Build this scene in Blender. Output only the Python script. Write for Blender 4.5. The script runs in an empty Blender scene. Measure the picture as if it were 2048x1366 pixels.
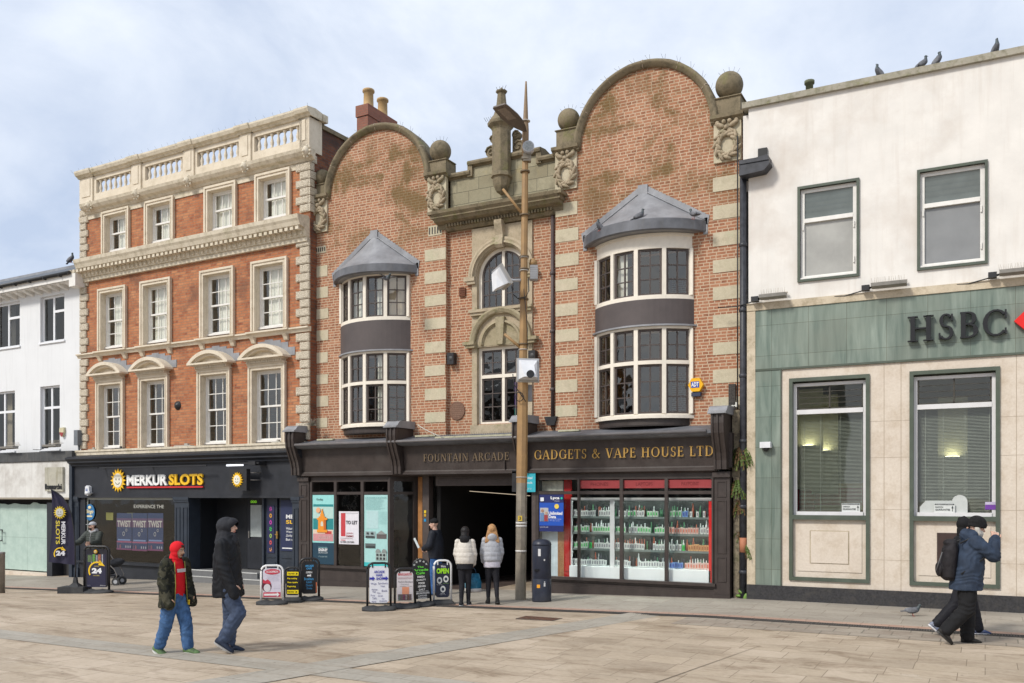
import bpy, bmesh, math, random
from mathutils import Vector, Matrix, noise
random.seed(7)
PI = math.pi; R = math.radians
SC = bpy.context.scene
COL = SC.collection
# ------------------------------------------------------------------ camera geometry
F = 1800.; CX = 1024.; HY = 993.; CZ = 2.1
TH = math.atan(1800/3424.); CT, ST = math.cos(TH), math.sin(TH)
def ray(px, py):
    a = (px-CX)/F; b = (HY-py)/F
    return Vector((a*CT-ST, a*ST+CT, b))
class Frame:
    """a facade plane: u along it, v into the building, z up"""
    def __init__(f, ox, oy, ang):
        f.ox, f.oy, f.a = ox, oy, ang; f.ca, f.sa = math.cos(ang), math.sin(ang)
    def P(f, px, py, v=0.):
        r = ray(px, py); n = (-f.sa, f.ca)
        t = (v+f.ox*n[0]+f.oy*n[1])/(r[0]*n[0]+r[1]*n[1])
        x, y, z = r[0]*t, r[1]*t, CZ+r[2]*t
        return (x-f.ox)*f.ca+(y-f.oy)*f.sa, z
    def U(f, px, v=0.): return f.P(px, 900, v)[0]
    def Z(f, px, py, v=0.): return f.P(px, py, v)[1]
    def W(f, u, v, z): return Vector((f.ox+u*f.ca-v*f.sa, f.oy+u*f.sa+v*f.ca, z))
G = Frame(0, 18.66, 0)
L = Frame(G.U(615), 18.66, -R(1.98))
def sstep(a, b, x):
    t = min(1, max(0, (x-a)/(b-a))); return t*t*(3-2*t)
def gz(x, y):
    return -.022*max(0., -4.3-x)*sstep(9.5, 15.5, y)
def ground(px, py):
    z = 0.
    for _ in range(12):
        r = ray(px, py); t = (z-CZ)/r[2]; x, y = r[0]*t, r[1]*t; z = gz(x, y)
    return Vector((x, y, z))
def depth(p): return -p.x*ST+p.y*CT

# ------------------------------------------------------------------ materials
MATS = {}
def nodes(name):
    m = bpy.data.materials.new(name); m.use_nodes = True
    nt = m.node_tree; nt.nodes.clear(); MATS[name] = m
    return m, nt, nt.nodes, nt.links
def N(ns, t, **k):
    n = ns.new(t)
    for a, b in k.items():
        if a in ('op',): n.operation = b
        elif hasattr(n, a): setattr(n, a, b)
        elif a in n.inputs: n.inputs[a].default_value = b
    return n
def c4(c): return (c[0], c[1], c[2], 1.)
def mixc(ns, lk, fac, a, b, mode='MIX'):
    n = ns.new('ShaderNodeMix'); n.data_type = 'RGBA'; n.blend_type = mode
    for s, i in ((fac, 0), (a, 6), (b, 7)):
        if isinstance(s, (int, float)): n.inputs[i].default_value = s
        elif isinstance(s, (tuple, list)): n.inputs[i].default_value = c4(s)
        else: lk.new(s, n.inputs[i])
    return n.outputs[2]
def noise_(ns, lk, vec, scale, detail=4, rough=.55, dist=0):
    n = ns.new('ShaderNodeTexNoise'); n.inputs['Scale'].default_value = scale
    n.inputs['Detail'].default_value = detail; n.inputs['Roughness'].default_value = rough
    n.inputs['Distortion'].default_value = dist
    if vec is not None: lk.new(vec, n.inputs['Vector'])
    return n.outputs[0]
def ramp(ns, lk, fac, a, b):
    n = ns.new('ShaderNodeMapRange'); n.inputs[1].default_value = a; n.inputs[2].default_value = b
    lk.new(fac, n.inputs[0]); return n.outputs[0]
def facade_vec(ns, lk, sx=1, sz=1):
    tc = ns.new('ShaderNodeTexCoord'); s = ns.new('ShaderNodeSeparateXYZ'); lk.new(tc.outputs['Object'], s.inputs[0])
    a = ns.new('ShaderNodeMath'); a.operation = 'ADD'; lk.new(s.outputs[0], a.inputs[0]); lk.new(s.outputs[1], a.inputs[1])
    c = ns.new('ShaderNodeCombineXYZ'); lk.new(a.outputs[0], c.inputs[0]); lk.new(s.outputs[2], c.inputs[1])
    m = ns.new('ShaderNodeMapping'); m.inputs['Scale'].default_value = (sx, sz, 1); lk.new(c.outputs[0], m.inputs[0])
    return tc.outputs['Object'], c.outputs[0], m.outputs[0], s
def bump(ns, lk, h, strength, dist=.01):
    b = ns.new('ShaderNodeBump'); b.inputs['Strength'].default_value = strength; b.inputs['Distance'].default_value = dist
    lk.new(h, b.inputs['Height']); return b.outputs[0]
def finish(ns, lk, col, rough=.6, nrm=None, spec=.4, metal=0., coat=0., alpha=None):
    p = ns.new('ShaderNodeBsdfPrincipled'); o = ns.new('ShaderNodeOutputMaterial')
    if isinstance(col, tuple): p.inputs['Base Color'].default_value = c4(col)
    else: lk.new(col, p.inputs['Base Color'])
    if isinstance(rough, (int, float)): p.inputs['Roughness'].default_value = rough
    else: lk.new(rough, p.inputs['Roughness'])
    p.inputs['Specular IOR Level'].default_value = spec; p.inputs['Metallic'].default_value = metal
    p.inputs['Coat Weight'].default_value = coat
    if nrm is not None: lk.new(nrm, p.inputs['Normal'])
    lk.new(p.outputs[0], o.inputs[0]); return p
def plain(name, col, rough=.6, var=.12, scale=6., bmp=.0, spec=.4, metal=0., coat=0., dark=None, streak=0.):
    """paint, metal, cloth: a base colour with slight mottling, optional dirt colour and rain streaks"""
    m, nt, ns, lk = nodes(name)
    ob, fc, _, _ = facade_vec(ns, lk)
    n1 = noise_(ns, lk, ob, scale, 5)
    lo = tuple(max(0, c*(1-var)) for c in col); hi = tuple(min(1, c*(1+var)) for c in col)
    c = mixc(ns, lk, ramp(ns, lk, n1, .3, .7), lo, hi)
    if dark:
        n2 = noise_(ns, lk, ob, scale*.27, 8, .65)
        c = mixc(ns, lk, ramp(ns, lk, n2, .5, .72), c, dark)
    if streak:
        mp = ns.new('ShaderNodeMapping'); mp.inputs['Scale'].default_value = (9, 9, .55); lk.new(ob, mp.inputs[0])
        n3 = noise_(ns, lk, mp.outputs[0], 1., 5, .6)
        f = ramp(ns, lk, n3, .52, .8); k = ns.new('ShaderNodeMath'); k.operation = 'MULTIPLY'; k.inputs[1].default_value = streak
        lk.new(f, k.inputs[0]); c = mixc(ns, lk, k.outputs[0], c, dark or (.12, .11, .09))
    nr = bump(ns, lk, noise_(ns, lk, ob, scale*8, 4), bmp, .01) if bmp else None
    rg = ns.new('ShaderNodeMapRange'); rg.inputs[3].default_value = max(.03, rough-.08); rg.inputs[4].default_value = min(1, rough+.1)
    lk.new(n1, rg.inputs[0])
    finish(ns, lk, c, rg.outputs[0], nr, spec, metal, coat); return m
def brickmat(name, c1, c2, c3, mortar, bw, rh, ms, offset=.5, squash=1., sq_f=2, stains=(), white=0., msize=.1):
    m, nt, ns, lk = nodes(name)
    ob, fc, _, sp = facade_vec(ns, lk)
    wob = ns.new('ShaderNodeVectorMath'); wob.operation = 'SCALE'; wob.inputs['Scale'].default_value = .012
    nw = ns.new('ShaderNodeTexNoise'); nw.inputs['Scale'].default_value = 5; lk.new(fc, nw.inputs['Vector']); lk.new(nw.outputs[1], wob.inputs[0])
    sx = ns.new('ShaderNodeSeparateXYZ'); lk.new(fc, sx.inputs[0])
    dv = ns.new('ShaderNodeMath'); dv.operation = 'DIVIDE'; lk.new(sx.outputs[1], dv.inputs[0]); dv.inputs[1].default_value = rh
    fl = ns.new('ShaderNodeMath'); fl.operation = 'FLOOR'; lk.new(dv.outputs[0], fl.inputs[0])
    wn = ns.new('ShaderNodeTexWhiteNoise'); wn.noise_dimensions = '1D'; lk.new(fl.outputs[0], wn.inputs['W'])
    wm = ns.new('ShaderNodeMath'); wm.operation = 'MULTIPLY'; lk.new(wn.outputs[0], wm.inputs[0]); wm.inputs[1].default_value = bw*.45
    wc = ns.new('ShaderNodeCombineXYZ'); lk.new(wm.outputs[0], wc.inputs[0]); a0 = ns.new('ShaderNodeVectorMath'); a0.operation = 'ADD'; lk.new(fc, a0.inputs[0]); lk.new(wc.outputs[0], a0.inputs[1])
    ad = ns.new('ShaderNodeVectorMath'); ad.operation = 'ADD'; lk.new(a0.outputs[0], ad.inputs[0]); lk.new(wob.outputs[0], ad.inputs[1])
    b = ns.new('ShaderNodeTexBrick'); lk.new(ad.outputs[0], b.inputs['Vector'])
    b.offset = offset; b.squash = squash; b.squash_frequency = sq_f
    for k, v in (('Scale', 1.), ('Mortar Size', ms), ('Mortar Smooth', msize), ('Bias', 0.), ('Brick Width', bw), ('Row Height', rh)):
        b.inputs[k].default_value = v
    n1 = noise_(ns, lk, ob, 1.3, 6, .6); n2 = noise_(ns, lk, ob, 9., 3)
    ca = mixc(ns, lk, ramp(ns, lk, n1, .35, .65), c1, c3)
    cb = mixc(ns, lk, ramp(ns, lk, n2, .35, .7), c2, c1)
    lk.new(ca, b.inputs['Color1']); lk.new(cb, b.inputs['Color2']); b.inputs['Mortar'].default_value = c4(mortar)
    col = b.outputs['Color']
    for st_ in stains:
        scol, sc, a, bb, amt = st_[:5]
        nn = noise_(ns, lk, ob, sc, 7, .65, .3)
        f = ramp(ns, lk, nn, a, bb); k = ns.new('ShaderNodeMath'); k.operation = 'MULTIPLY'; k.inputs[1].default_value = amt; lk.new(f, k.inputs[0])
        if len(st_) > 5: zr_ = ramp(ns, lk, sp.outputs[2], st_[5], st_[6]); zr_.node.inputs[4].default_value = amt; lk.new(zr_, k.inputs[1])
        col = mixc(ns, lk, k.outputs[0], col, scol)
    fine = noise_(ns, lk, ob, 40., 3)
    col = mixc(ns, lk, .35, col, mixc(ns, lk, fine, (.25, .25, .25), (1., 1., 1.)), 'SOFT_LIGHT')
    h = ns.new('ShaderNodeMath'); h.operation = 'MULTIPLY_ADD'; lk.new(b.outputs['Fac'], h.inputs[0]); h.inputs[1].default_value = -1.; lk.new(fine, h.inputs[2])
    finish(ns, lk, col, .85, bump(ns, lk, h.outputs[0], .5, .008), .25)
    return m
def stonemat(name, a, b_, dirt, scale=2., lichen=None, amt=.6, rough=.85, bmp=.35):
    m, nt, ns, lk = nodes(name)
    ob, fc, _, _ = facade_vec(ns, lk)
    n1 = noise_(ns, lk, ob, scale, 6, .6); n2 = noise_(ns, lk, ob, scale*2.3, 8, .7); n3 = noise_(ns, lk, ob, 30, 4)
    c = mixc(ns, lk, ramp(ns, lk, n1, .3, .7), a, b_)
    k = ns.new('ShaderNodeMath'); k.operation = 'MULTIPLY'; k.inputs[1].default_value = amt; lk.new(ramp(ns, lk, n2, .48, .68), k.inputs[0])
    c = mixc(ns, lk, k.outputs[0], c, dirt)
    if lichen:
        n4 = noise_(ns, lk, ob, scale*1.1, 7, .7, .4)
        k = ns.new('ShaderNodeMath'); k.operation = 'MULTIPLY'; k.inputs[1].default_value = .75; lk.new(ramp(ns, lk, n4, .54, .7), k.inputs[0])
        c = mixc(ns, lk, k.outputs[0], c, lichen)
    c = mixc(ns, lk, .4, c, mixc(ns, lk, n3, (.2, .2, .2), (1., 1., 1.)), 'SOFT_LIGHT')
    finish(ns, lk, c, rough, bump(ns, lk, mixc(ns, lk, .5, n2, n3), bmp, .02), .25)
    return m
def glassmat(name, tint=(.55, .6, .58), refl=.10, ior=1.5, wav=.02, ws=2.5):
    m, nt, ns, lk = nodes(name)
    tc = ns.new('ShaderNodeTexCoord')
    nr = bump(ns, lk, noise_(ns, lk, tc.outputs['Object'], ws, 2), wav, .3)
    fr = ns.new('ShaderNodeFresnel'); fr.inputs[0].default_value = ior; lk.new(nr, fr.inputs[1])
    ge = ns.new('ShaderNodeNewGeometry'); io = ns.new('ShaderNodeMath'); io.operation = 'MULTIPLY_ADD'; lk.new(ge.outputs['Backfacing'], io.inputs[0]); io.inputs[1].default_value = 1/ior-ior; io.inputs[2].default_value = ior; lk.new(io.outputs[0], fr.inputs[0])
    ad = ns.new('ShaderNodeMath'); ad.operation = 'ADD'; ad.use_clamp = True; ad.inputs[1].default_value = refl; lk.new(fr.outputs[0], ad.inputs[0])
    g = ns.new('ShaderNodeBsdfGlossy'); g.inputs['Roughness'].default_value = .02; g.inputs['Color'].default_value = (1, .96, .88, 1); lk.new(nr, g.inputs['Normal'])
    t = ns.new('ShaderNodeBsdfTransparent'); t.inputs[0].default_value = c4(tint)
    mx = ns.new('ShaderNodeMixShader'); lk.new(ad.outputs[0], mx.inputs[0]); lk.new(t.outputs[0], mx.inputs[1]); lk.new(g.outputs[0], mx.inputs[2])
    o = ns.new('ShaderNodeOutputMaterial'); lk.new(mx.outputs[0], o.inputs[0]); return m
def emit(name, col, s):
    m, nt, ns, lk = nodes(name)
    e = ns.new('ShaderNodeEmission'); e.inputs[0].default_value = c4(col); e.inputs[1].default_value = s
    o = ns.new('ShaderNodeOutputMaterial'); lk.new(e.outputs[0], o.inputs[0]); return m
_flat = {}
def flat(col, rough=.5, spec=.4):
    k = (round(col[0], 3), round(col[1], 3), round(col[2], 3), rough)
    if k not in _flat:
        _flat[k] = plain('paint_%d' % len(_flat), col, rough, .06, 12., 0., spec)
    return _flat[k]

# ------------------------------------------------------------------ mesh builder
class MB:
    def __init__(s): s.v = []; s.f = []; s.m = []; s.mi = 0; s.T = None; s.sm = []
    def add(s, vs, fs, smooth=False):
        o = len(s.v)
        s.v += [tuple(s.T @ Vector(p)) for p in vs] if s.T is not None else [tuple(p) for p in vs]
        s.f += [tuple(i+o for i in f) for f in fs]; s.m += [s.mi]*len(fs); s.sm += [smooth]*len(fs); return s
    def box(s, x0, x1, y0, y1, z0, z1):
        if x0 > x1: x0, x1 = x1, x0
        if y0 > y1: y0, y1 = y1, y0
        if z0 > z1: z0, z1 = z1, z0
        return s.add([(x0, y0, z0), (x1, y0, z0), (x1, y1, z0), (x0, y1, z0), (x0, y0, z1), (x1, y0, z1), (x1, y1, z1), (x0, y1, z1)],
              [(0, 3, 2, 1), (4, 5, 6, 7), (0, 1, 5, 4), (1, 2, 6, 5), (2, 3, 7, 6), (3, 0, 4, 7)])
    def quad(s, a, b, c, d): return s.add([a, b, c, d], [(0, 1, 2, 3)])
    def _pr(s, A, B, smooth=False):
        n = len(A)
        s.add(A+B, [tuple(range(n))[::-1], tuple(range(n, 2*n))]); s.f_fix = 0
        o = len(s.v)-2*n
        for i in range(n):
            j = (i+1) % n
            s.f.append((o+i, o+j, o+n+j, o+n+i)); s.m.append(s.mi); s.sm.append(smooth)
        return s
    def prism(s, pts, y0, y1):      # polygon in x,z extruded along y
        return s._pr([(p[0], y1, p[1]) for p in pts], [(p[0], y0, p[1]) for p in pts])
    def prismx(s, pts, x0, x1):     # polygon in y,z extruded along x
        return s._pr([(x0, p[0], p[1]) for p in pts], [(x1, p[0], p[1]) for p in pts])
    def prismz(s, pts, z0, z1):
        return s._pr([(p[0], p[1], z0) for p in pts], [(p[0], p[1], z1) for p in pts])
    def rings(s, rs, closed=True, smooth=True, caps=True):
        """rs: list of rings (equal length lists of points)"""
        n = len(rs[0]); vs = [p for r in rs for p in r]; fs = []
        for k in range(len(rs)-1):
            for i in range(n if closed else n-1):
                j = (i+1) % n
                fs.append((k*n+i, k*n+j, (k+1)*n+j, (k+1)*n+i))
        s.add(vs, fs, smooth)
        if caps and closed:
            o = len(s.v)-len(vs)
            s.f.append(tuple(o+i for i in range(n))[::-1]); s.f.append(tuple(o+(len(rs)-1)*n+i for i in range(n)))
            s.m += [s.mi]*2; s.sm += [False]*2
        return s
    def lathe(s, prof, cx=0, cy=0, cz=0, n=16, a0=0., a1=2*PI, smooth=True):
        full = abs(a1-a0-2*PI) < 1e-6; k = n if full else n+1
        rs = [[(cx+r*math.cos(a0+(a1-a0)*i/n), cy+r*math.sin(a0+(a1-a0)*i/n), cz+z) for i in range(k)] for r, z in prof]
        return s.rings(rs, full, smooth, full)
    def tube(s, pts, r, n=8, smooth=True):
        pts = [Vector(p) for p in pts]; rs = []
        rr = r if isinstance(r, (list, tuple)) else [r]*len(pts)
        up = Vector((0, 0, 1))
        for i, p in enumerate(pts):
            d = (pts[min(i+1, len(pts)-1)]-pts[max(i-1, 0)]).normalized()
            a = d.cross(up) if abs(d.z) < .95 else d.cross(Vector((1, 0, 0)))
            a.normalize(); b = d.cross(a)
            rs.append([tuple(p+(a*math.cos(t)+b*math.sin(t))*rr[i]) for t in [2*PI*k/n for k in range(n)]])
        return s.rings(rs, True, smooth, True)
    def ell(s, c, r, n=14, m=9, rot=None):
        c = Vector(c); r = r if isinstance(r, (tuple, list)) else (r, r, r); rs = []
        for j in range(m+1):
            ph = -PI/2+PI*j/m; q = max(.02, math.cos(ph))
            ring = []
            for i in range(n):
                t = 2*PI*i/n; p = Vector((r[0]*q*math.cos(t), r[1]*q*math.sin(t), r[2]*math.sin(ph)))
                if rot is not None: p = rot @ p
                ring.append(tuple(c+p))
            rs.append(ring)
        return s.rings(rs, True, True, True)
    def loft(s, secs, n=16):
        """secs: (centre, rx, ry) horizontal elliptical sections"""
        return s.rings([[(c[0]+rx*math.cos(2*PI*i/n), c[1]+ry*math.sin(2*PI*i/n), c[2]) for i in range(n)] for c, rx, ry in secs])
    def cap(s, p0, r0, p1, r1, n=12):
        p0, p1 = Vector(p0), Vector(p1); d = (p1-p0); ln = max(d.length, 1e-4); d = d/ln
        pts = []; rr = []
        for k in range(4): a = PI/2*(1-k/3.5); pts.append(p0-d*r0*math.sin(a)); rr.append(max(.001, r0*math.cos(a)))
        pts.append(p0); rr.append(r0); pts.append(p1); rr.append(r1)
        for k in range(1, 4): a = PI/2*(k/3.1); pts.append(p1+d*r1*math.sin(a)); rr.append(max(.001, r1*math.cos(a)))
        a = d.cross(Vector((0, 0, 1))) if abs(d.z) < .9 else d.cross(Vector((1, 0, 0)))
        a.normalize(); b = d.cross(a)
        return s.rings([[tuple(p+(a*math.cos(t)+b*math.sin(t))*q) for t in [2*PI*k/n for k in range(n)]] for p, q in zip(pts, rr)])
    def wall(s, u0, u1, z0, z1, v, holes, dep):
        us = sorted({u0, u1, *[h[0] for h in holes], *[h[1] for h in holes]})
        zs = sorted({z0, z1, *[h[2] for h in holes], *[h[3] for h in holes]})
        for i in range(len(us)-1):
            for j in range(len(zs)-1):
                a, b, c, d = us[i], us[i+1], zs[j], zs[j+1]; cu, cz = (a+b)/2, (c+d)/2
                if cu < u0 or cu > u1 or cz < z0 or cz > z1: continue
                if any(h[0] < cu < h[1] and h[2] < cz < h[3] for h in holes): continue
                s.quad((a, v, c), (b, v, c), (b, v, d), (a, v, d))
        for (a, b, c, d) in holes:
            w = v+dep
            s.quad((a, v, c), (a, w, c), (a, w, d), (a, v, d)); s.quad((b, v, c), (b, v, d), (b, w, d), (b, w, c))
            s.quad((a, v, d), (a, w, d), (b, w, d), (b, v, d)); s.quad((a, v, c), (b, v, c), (b, w, c), (a, w, c))
        return s
    def mesh(s, name, mats, off=None):
        me = bpy.data.meshes.new(name)
        vs = s.v if off is None else [(p[0]-off[0], p[1]-off[1], p[2]-off[2]) for p in s.v]
        me.from_pydata(vs, [], s.f)
        mats = mats if isinstance(mats, (list, tuple)) else [mats]
        for m in mats: me.materials.append(m)
        me.polygons.foreach_set('material_index', [min(i, len(mats)-1) for i in s.m])
        me.polygons.foreach_set('use_smooth', s.sm)
        me.update(); return me
OFF = {}
def tag(o, label, cat, group=None, kind=None):
    if label: o['label'] = label
    if cat: o['category'] = cat
    if group: o['group'] = group
    if kind: o['kind'] = kind
    return o
def thing(name, label, cat, fr=None, loc=(0, 0, 0), yaw=0., group=None):
    """Empty at the thing's base; fr gives the facade frame its parts are written in"""
    o = bpy.data.objects.new(name, None); COL.objects.link(o)
    o.empty_display_size = .2
    if fr is not None:
        o.location = fr.W(*loc); o.rotation_euler = (0, 0, fr.a); OFF[o.name] = Vector(loc)
    else:
        o.location = loc; o.rotation_euler = (0, 0, yaw)
    return tag(o, label, cat, group)
def part(name, mb, mat, parent, label=None):
    off = OFF.get(parent.name); o = bpy.data.objects.new(name, mb.mesh(name, mat, off)); COL.objects.link(o)
    o.parent = parent
    if label: o['label'] = label
    return o
def sub(name, mb, mat, p, label=None):
    r = p.parent; off = OFF.get(r.name) if r else OFF.get(p.name)
    o = bpy.data.objects.new(name, mb.mesh(name, mat, off)); COL.objects.link(o); o.parent = p
    if label: o['label'] = label
    return o
def solo(name, mb, mat, label, cat, fr=None, loc=(0, 0, 0), yaw=0., group=None, kind=None):
    me = mb.mesh(name, mat, Vector(loc) if fr is not None else None)
    o = bpy.data.objects.new(name, me); COL.objects.link(o)
    if fr is not None: o.location = fr.W(*loc); o.rotation_euler = (0, 0, fr.a)
    else: o.location = loc; o.rotation_euler = (0, 0, yaw)
    return tag(o, label, cat, group, kind)
def struct(name, mb, mat):
    o = bpy.data.objects.new(name, mb.mesh(name, mat)); COL.objects.link(o); o['kind'] = 'structure'; return o
def copy_tree(o, parent=None):
    c = o.copy(); COL.objects.link(c)
    if parent is not None: c.parent = parent
    for ch in list(o.children): copy_tree(ch, c)
    return c
# ------------------------------------------------------------------ lettering
_tc = {}
def text_geo(txt, bold=0., shear=0.):
    k = (txt, bold, shear)
    if k in _tc: return _tc[k]
    cu = bpy.data.curves.new('t', 'FONT'); cu.body = txt; cu.size = 1.; cu.resolution_u = 3; cu.offset = bold; cu.shear = shear
    cu.align_x = 'LEFT'
    ob = bpy.data.objects.new('t', cu); COL.objects.link(ob)
    dg = bpy.context.evaluated_depsgraph_get(); me = bpy.data.meshes.new_from_object(ob.evaluated_get(dg))
    vs = [tuple(v.co) for v in me.vertices]; fs = [tuple(p.vertices) for p in me.polygons]
    bpy.data.objects.remove(ob); bpy.data.meshes.remove(me); bpy.data.curves.remove(cu)
    xs = [v[0] for v in vs] or [0, 1]; ys = [v[1] for v in vs] or [0, 1]
    x0, x1, y0, y1 = min(xs), max(xs), min(ys), max(ys)
    _tc[k] = ([((v[0]-x0)/(x1-x0), (v[1]-y0)/(y1-y0)) for v in vs], fs, (x1-x0)/(y1-y0)); return _tc[k]
def put_text(mb, txt, u0, u1, z0, z1, v, bold=0., th=0., fit=True, al='c', shear=0., skew=0.):
    """write txt on the plane v (facing -v) inside the box; th = letter thickness"""
    vs, fs, asp = text_geo(txt, bold, shear)
    w = u1-u0; h = z1-z0
    if not fit:
        w2 = min(w, h*asp); s = w-w2; u0 = u0+(0 if al == 'l' else s/2); w = w2
    P = [(u0+x*w, v, z0+y*h+skew*x) for x, y in vs]
    mb.add(P, fs)
    if th:
        cnt = {}
        for f in fs:
            for i in range(len(f)):
                e = (f[i], f[(i+1) % len(f)]); cnt[e] = 1
        o = len(mb.v); mb.add(P+[(p[0], p[1]+th, p[2]) for p in P], []); n = len(P)
        for (a, b) in cnt:
            if (b, a) not in cnt:
                mb.f.append((o+a, o+a+n, o+b+n, o+b)); mb.m.append(mb.mi); mb.sm.append(False)
    return mb
# serif capitals built from thick and thin strokes: (w, strokes)
TK, TN = .155, .06
def _bar(x, y0=0, y1=1, w=TK): return [('p', [(x-w/2, y0), (x+w/2, y0), (x+w/2, y1), (x-w/2, y1)])]
def _ln(x0, y0, x1, y1, w): return [('p', [(x0-w/2, y0), (x0+w/2, y0), (x1+w/2, y1), (x1-w/2, y1)])]
def _hz(x0, x1, y, w=TN): return [('p', [(x0, y-w/2), (x1, y-w/2), (x1, y+w/2), (x0, y+w/2)])]
def _sf(x, y, w=.34):
    d = .022 if y < .5 else -.022
    return [('p', [(x-w/2, y+d-.022), (x+w/2, y+d-.022), (x+w/2, y+d+.022), (x-w/2, y+d+.022)])]
def _arc(cx, cy, rx, ry, a0, a1, tk=TK, tn=TN):
    n = 14; q = []
    for i in range(n+1):
        a = R(a0+(a1-a0)*i/n); w = tn+(tk-tn)*abs(math.cos(a))**1.5
        q.append((cx+rx*math.cos(a), cy+ry*math.sin(a), cx+(rx-w)*math.cos(a), cy+(ry-min(w, tn+(tk-tn)*.15))*math.sin(a)))
    return [('p', [(q[i][0], q[i][1]), (q[i+1][0], q[i+1][1]), (q[i+1][2], q[i+1][3]), (q[i][2], q[i][3])]) for i in range(n)]
def _tip(x, y0, y1): return [('p', [(x-.03, y0), (x+.03, y0), (x+.03, y1), (x-.03, y1)])]
GL = {
 'A': (.86, _ln(.1, 0, .42, 1, TN)+_ln(.74, 0, .44, 1, TK)+_hz(.2, .62, .34)+_sf(.1, 0, .26)+_sf(.74, 0, .32)),
 'B': (.72, _bar(.2)+_hz(.1, .4, .978)+_hz(.1, .42, .022)+_hz(.2, .42, .53)+_arc(.38, .755, .24, .245, -90, 90)+_arc(.4, .27, .27, .27, -90, 90)),
 'C': (.86, _arc(.46, .5, .41, .51, 42, 318)+_tip(.76, .66, .98)+_tip(.76, .06, .28)),
 'D': (.92, _bar(.2)+_hz(.08, .4, .978)+_hz(.08, .4, .022)+_arc(.36, .5, .48, .5, -90, 90)),
 'E': (.68, _bar(.2)+_hz(.08, .6, .97)+_hz(.08, .62, .03)+_hz(.2, .5, .52)+_tip(.59, .78, 1)+_tip(.61, 0, .24)+_tip(.5, .42, .62)),
 'F': (.62, _bar(.2)+_hz(.08, .58, .97)+_hz(.2, .48, .52)+_tip(.57, .78, 1)+_tip(.48, .42, .62)+_sf(.2, 0)),
 'G': (.92, _arc(.46, .5, .41, .51, 42, 345)+_tip(.76, .66, .98)+_bar(.78, .06, .42, .13)+_sf(.78, .44, .3)),
 'H': (.96, _bar(.22)+_bar(.74)+_hz(.22, .74, .51)+_sf(.22, 0)+_sf(.22, 1)+_sf(.74, 0)+_sf(.74, 1)),
 'I': (.42, _bar(.21)+_sf(.21, 0)+_sf(.21, 1)),
 'J': (.5, _bar(.3, .1, 1)+_arc(.18, .12, .19, .14, 180, 360, TN)+_sf(.3, 1)),
 'L': (.64, _bar(.2)+_hz(.08, .58, .03)+_tip(.58, 0, .26)+_sf(.2, 1)),
 'M': (1.1, _ln(.16, 0, .2, 1, TN)+_ln(.52, .05, .24, 1, TK)+_ln(.52, .05, .84, 1, TN)+_ln(.9, 0, .86, 1, TK)+_sf(.16, 0, .26)+_sf(.9, 0)),
 'N': (.94, _bar(.18, 0, 1, TN)+_ln(.76, 0, .2, 1, TK)+_bar(.78, 0, 1, TN)+_sf(.18, 0, .26)+_sf(.14, 1, .24)+_sf(.78, 1, .26)),
 'O': (.98, _arc(.49, .5, .43, .51, 0, 360)),
 'P': (.68, _bar(.2)+_hz(.08, .38, .978)+_hz(.2, .38, .46)+_arc(.36, .72, .27, .28, -90, 90)+_sf(.2, 0)),
 'R': (.82, _bar(.2)+_hz(.08, .38, .978)+_hz(.2, .38, .5)+_arc(.36, .74, .26, .26, -90, 90)+_ln(.72, 0, .4, .5, TK)+_sf(.2, 0)+_sf(.74, 0, .2)),
 'S': (.62, _arc(.31, .74, .22, .265, 35, 270, TK*.8)+_arc(.31, .26, .24, .275, -145, 90, TK*.8)+_tip(.5, .72, .98)+_tip(.1, .02, .26)),
 'T': (.76, _bar(.38)+_hz(.06, .7, .97)+_tip(.08, .76, 1)+_tip(.68, .76, 1)+_sf(.38, 0)),
 'U': (.9, _bar(.2, .3, 1)+_bar(.72, .3, 1, TN)+_arc(.44, .32, .32, .34, 180, 360)+_sf(.2, 1)+_sf(.72, 1, .26)),
 'V': (.86, _ln(.44, 0, .16, 1, TK)+_ln(.46, 0, .74, 1, TN)+_sf(.16, 1)+_sf(.74, 1, .26)),
 '&': (.95, _arc(.38, .76, .17, .24, 0, 360, TK*.7)+_arc(.32, .26, .28, .28, 90, 330, TK*.9)+_ln(.82, 0, .26, .72, TK*.8)+_ln(.56, .12, .78, .5, TN)+_hz(.66, .9, .5)),
 ' ': (.42, []),
}
def serif(mb, txt, u0, u1, z0, z1, v, th=.0, gap=.06):
    tot = sum(GL[c][0]+gap for c in txt)-gap; k = (u1-u0)/tot; h = z1-z0; x = u0
    for n, c in enumerate(txt):
        w, st = GL[c]
        for j, (_, pts) in enumerate(st):
            q = [(x+p[0]*k, z0+p[1]*h) for p in pts]
            d = v-.0004*(j % 5)
            area = sum(q[i][0]*q[(i+1) % 4][1]-q[(i+1) % 4][0]*q[i][1] for i in range(4))
            if area < 0: q = q[::-1]
            if th: mb.prism(q, d, d+th)
            else: mb.add([(p[0], d, p[1]) for p in q], [(0, 1, 2, 3)])
        x += (w+gap)*k
    return mb
def grid_sheet(x0, x1, y0, y1, nx, ny, dz=0.):
    mb = MB(); vs = []
    for j in range(ny+1):
        for i in range(nx+1):
            x = x0+(x1-x0)*i/nx; y = y0+(y1-y0)*j/ny; vs.append((x, y, gz(x, y)+dz))
    fs = [(j*(nx+1)+i, j*(nx+1)+i+1, (j+1)*(nx+1)+i+1, (j+1)*(nx+1)+i) for j in range(ny) for i in range(nx)]
    return mb.add(vs, fs)
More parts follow.
